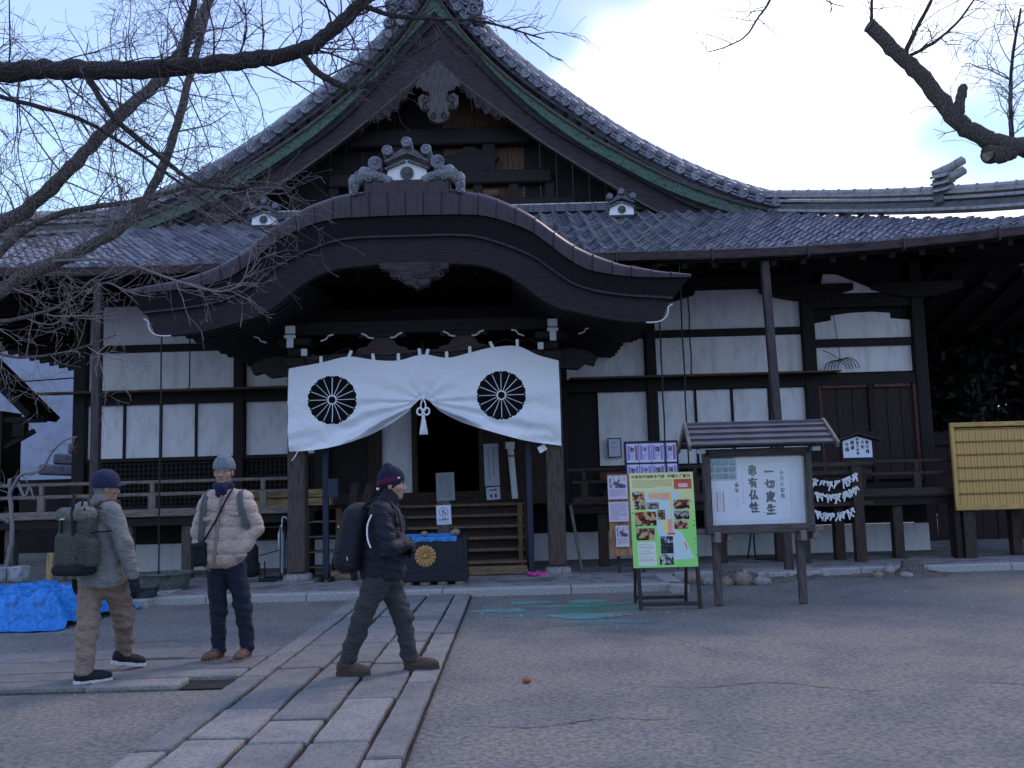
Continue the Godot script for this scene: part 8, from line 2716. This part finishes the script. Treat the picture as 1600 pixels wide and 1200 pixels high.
func person_side() -> void:
	var o := thing("person", "person in a dark jacket with a black rucksack and maroon banded hat, walking right", "person", Vector3(-1.05, 0.035, -7.4))
	var skin := Color(0.36, 0.2, 0.15)
	var s := Shape.new()
	s.use_col = true
	body_mesh(s, Vector3(-0.45, 0.0, -0.35), Vector3(0.45, 1.5, 0.4), [["e", 0.02, 1.12, 0, 0.1, 0.2, 0.15], ["e", -0.01, 0.85, 0, 0.1, 0.18, 0.14], ["c", 0.02, 1.26, 0.0, 0.06, 1.4, 0.0, 0.06, 0.055], ["c", 0.02, 1.24, 0.17, 0.08, 0.98, 0.22, 0.05, 0.042], ["c", 0.08, 0.98, 0.22, 0.19, 0.99, 0.08, 0.04, 0.03], ["c", 0.02, 1.24, -0.17, 0.06, 0.98, -0.22, 0.05, 0.042], ["c", 0.06, 0.98, -0.22, 0.19, 0.96, -0.08, 0.04, 0.03], ["c", -0.03, 0.76, 0.08, -0.16, 0.42, 0.1, 0.08, 0.055], ["c", -0.16, 0.42, 0.1, -0.29, 0.1, 0.08, 0.05, 0.035], ["c", 0.0, 0.76, -0.08, 0.13, 0.41, -0.07, 0.08, 0.055], ["c", 0.13, 0.41, -0.07, 0.19, 0.1, -0.08, 0.05, 0.035]], skin)
	head_into(s, Transform3D(Basis(Vector3.UP, PI / 2 - 0.08) * Basis(Vector3.RIGHT, 0.06), Vector3(0.085, 1.46, 0.0)), skin, Color(0.06, 0.06, 0.065))
	for q in [[along(Vector3(0.12, 0.98, 0.22), Vector3(0.175, 0.99, 0.09), Vector3(-1, 0, 0)), 1.0], [along(Vector3(0.12, 0.96, -0.22), Vector3(0.195, 0.955, -0.08), Vector3(-1, 0, 0)), -1.0]]:
		hand_into(s, q[0], q[1])
		var g := Shape.new()
		hand_into(g, q[0], q[1], 0.004)
		obj("glove", g.done(), mats.black_fabric, o)
	obj("body", s.done(), mats.skin, o)
	var j := garment(o, "jacket", mats.black_jacket, Vector3(-0.32, 0.68, -0.36), Vector3(0.34, 1.5, 0.36), [["e", 0.02, 1.1, 0, 0.155, 0.24, 0.2, 0.05], ["c", 0.0, 1.25, -0.14, 0.0, 1.25, 0.14, 0.09, 0.09, 0.05], ["e", 0.0, 0.9, 0, 0.165, 0.24, 0.19, 0.06], ["e", -0.005, 0.77, 0, 0.175, 0.14, 0.185, 0.05], ["c", 0.035, 1.3, 0, 0.065, 1.375, 0, 0.085, 0.082, 0.03], ["c", 0.01, 1.25, 0.17, 0.075, 0.98, 0.235, 0.085, 0.075, 0.03], ["c", 0.075, 0.98, 0.235, 0.18, 0.99, 0.1, 0.072, 0.058, 0.02], ["c", 0.01, 1.25, -0.17, 0.06, 0.98, -0.235, 0.085, 0.075, 0.03], ["c", 0.06, 0.98, -0.235, 0.18, 0.96, -0.1, 0.072, 0.058, 0.02]], 0.715, 0.011, 0.0, 25)
	obj("piping", wire(smooth_line(PackedVector3Array([Vector3(-0.05, 1.23, 0.25), Vector3(-0.085, 1.15, 0.235), Vector3(-0.085, 1.05, 0.235), Vector3(-0.06, 0.98, 0.245)]), 5), 0.007, 5), mats.white_paint, j)
	bx("inner_collar", j, mats.white_paint, Vector3(0.02, 0.02, 0.11), Vector3(-0.03, 1.425, 0.02), Vector3(0, 0, 0.4), 0.006)
	garment(o, "trousers", mats.charcoal_cloth, Vector3(-0.42, 0.03, -0.26), Vector3(0.36, 0.9, 0.27), [["e", -0.01, 0.78, 0, 0.155, 0.14, 0.17, 0.05], ["c", -0.03, 0.74, 0.08, -0.165, 0.42, 0.09, 0.105, 0.08, 0.05], ["c", -0.165, 0.42, 0.09, -0.285, 0.09, 0.08, 0.078, 0.066, 0.03], ["c", 0.01, 0.74, -0.08, 0.135, 0.41, -0.07, 0.105, 0.08, 0.05], ["c", 0.135, 0.41, -0.07, 0.19, 0.09, -0.08, 0.078, 0.068, 0.03]], 0.07, 0.01, 0.0, 26)
	var f := Field.new(Vector3(-0.06, 1.4, -0.14), Vector3(0.22, 1.68, 0.14), 0.008)
	f.ell(Vector3(0.068, 1.5, 0), Vector3(0.11, 0.105, 0.094), 0.02, Basis(Vector3.BACK, -0.12))
	f.cap(Vector3(0.05, 1.56, 0), Vector3(0.04, 1.6, 0), 0.05, 0.03, 0.04)
	f.ell(Vector3(0.19, 1.37, 0), Vector3(0.13, 0.095, 0.2), 0.005, Basis(Vector3.BACK, 0.1), true)
	f.below(1.425)
	var hat := obj("knit_hat", f.done(), mats.navy_knit, o)
	var bd := Shape.new()
	bd.lathe(PackedVector2Array([Vector2(0.098, 0.0), Vector2(0.108, 0.006), Vector2(0.108, 0.038), Vector2(0.102, 0.044)]), 28, Transform3D(Basis(Vector3.BACK, 0.28).scaled(Vector3(1.05, 1, 0.92)), Vector3(0.068, 1.468, 0)))
	obj("hat_band", bd.done(), mats.maroon_knit, hat)
	bx("hat_label", hat, mats.white_dim, Vector3(0.02, 0.014, 0.006), Vector3(0.14, 1.507, 0.078), Vector3(0, 0.7, 0.3), 0.002)
	# rucksack on the back
	var b := Basis(Vector3.BACK, -0.16) * Basis(Vector3.UP, -0.2)
	var c := Vector3(-0.225, 1.03, 0.03)
	f = Field.new(Vector3(-0.46, 0.7, -0.22), Vector3(0.02, 1.36, 0.28), 0.0115)
	f.rbox(c, Vector3(0.095, 0.25, 0.155), 0.075, 0.03, b)
	f.ell(c + Vector3(-0.06, -0.08, 0), Vector3(0.09, 0.17, 0.135), 0.05, b)
	f.ell(c + Vector3(0.05, 0.2, 0), Vector3(0.09, 0.1, 0.12), 0.06, b)
	var rn := FastNoiseLite.new()
	rn.seed = 28
	rn.frequency = 4.5
	f.warp(func(p: Vector3): return (1.0 - absf(rn.get_noise_3d(p.x, p.y * 1.6, p.z)) * 3.0) * 0.004, 0.05)
	var pack := obj("rucksack", f.done(), mats.black_pack, o)
	bx("pack_label", pack, mats.white_dim, Vector3(0.006, 0.012, 0.03), Vector3(-0.335, 1.14, 0.09), Vector3(0, 0.4, -0.3), 0.002)
	bx("zip_pull", pack, mats.grey_paper, Vector3(0.008, 0.03, 0.008), Vector3(-0.25, 0.9, 0.19), Vector3(0, 0, 0.1), 0.002)
	bx("strap_end", pack, mats.black_fabric, Vector3(0.05, 0.07, 0.03), Vector3(-0.21, 0.76, 0.12), Vector3(0, 0, 0.1), 0.008)
	for sd in [-1.0, 1.0]:
		var st := Shape.new()
		var pts := smooth_line(PackedVector3Array([Vector3(-0.17, 1.25, sd * 0.1), Vector3(-0.06, 1.34, sd * 0.115), Vector3(0.05, 1.335, sd * 0.125), Vector3(0.14, 1.24, sd * 0.14), Vector3(0.17, 1.1, sd * 0.15)]), 4)
		for i in pts.size() - 1:
			st.bar(pts[i], pts[i + 1] + (pts[i + 1] - pts[i]) * 0.15, 0.05, 0.014, Vector3(0.2, 1, 0))
		obj("shoulder_strap", st.done(), mats.black_pack, pack)
	footwear(o, Vector3(-0.36, 0.012, 0.08), Vector3(-0.1, 0.0, 0.1), mats.brown_boot, mats.grey_sole)
	footwear(o, Vector3(0.14, 0.0, -0.09), Vector3(0.415, 0.012, -0.07), mats.brown_boot, mats.grey_sole, mats.tan_trim)


func _ready() -> void:
	rng.seed = 20240
	make_view()
	make_materials()
	make_ground()
	make_hall()
	make_signs()
	make_curtain()
	make_porch_things()
	make_people()
	make_trees()
	make_surroundings()
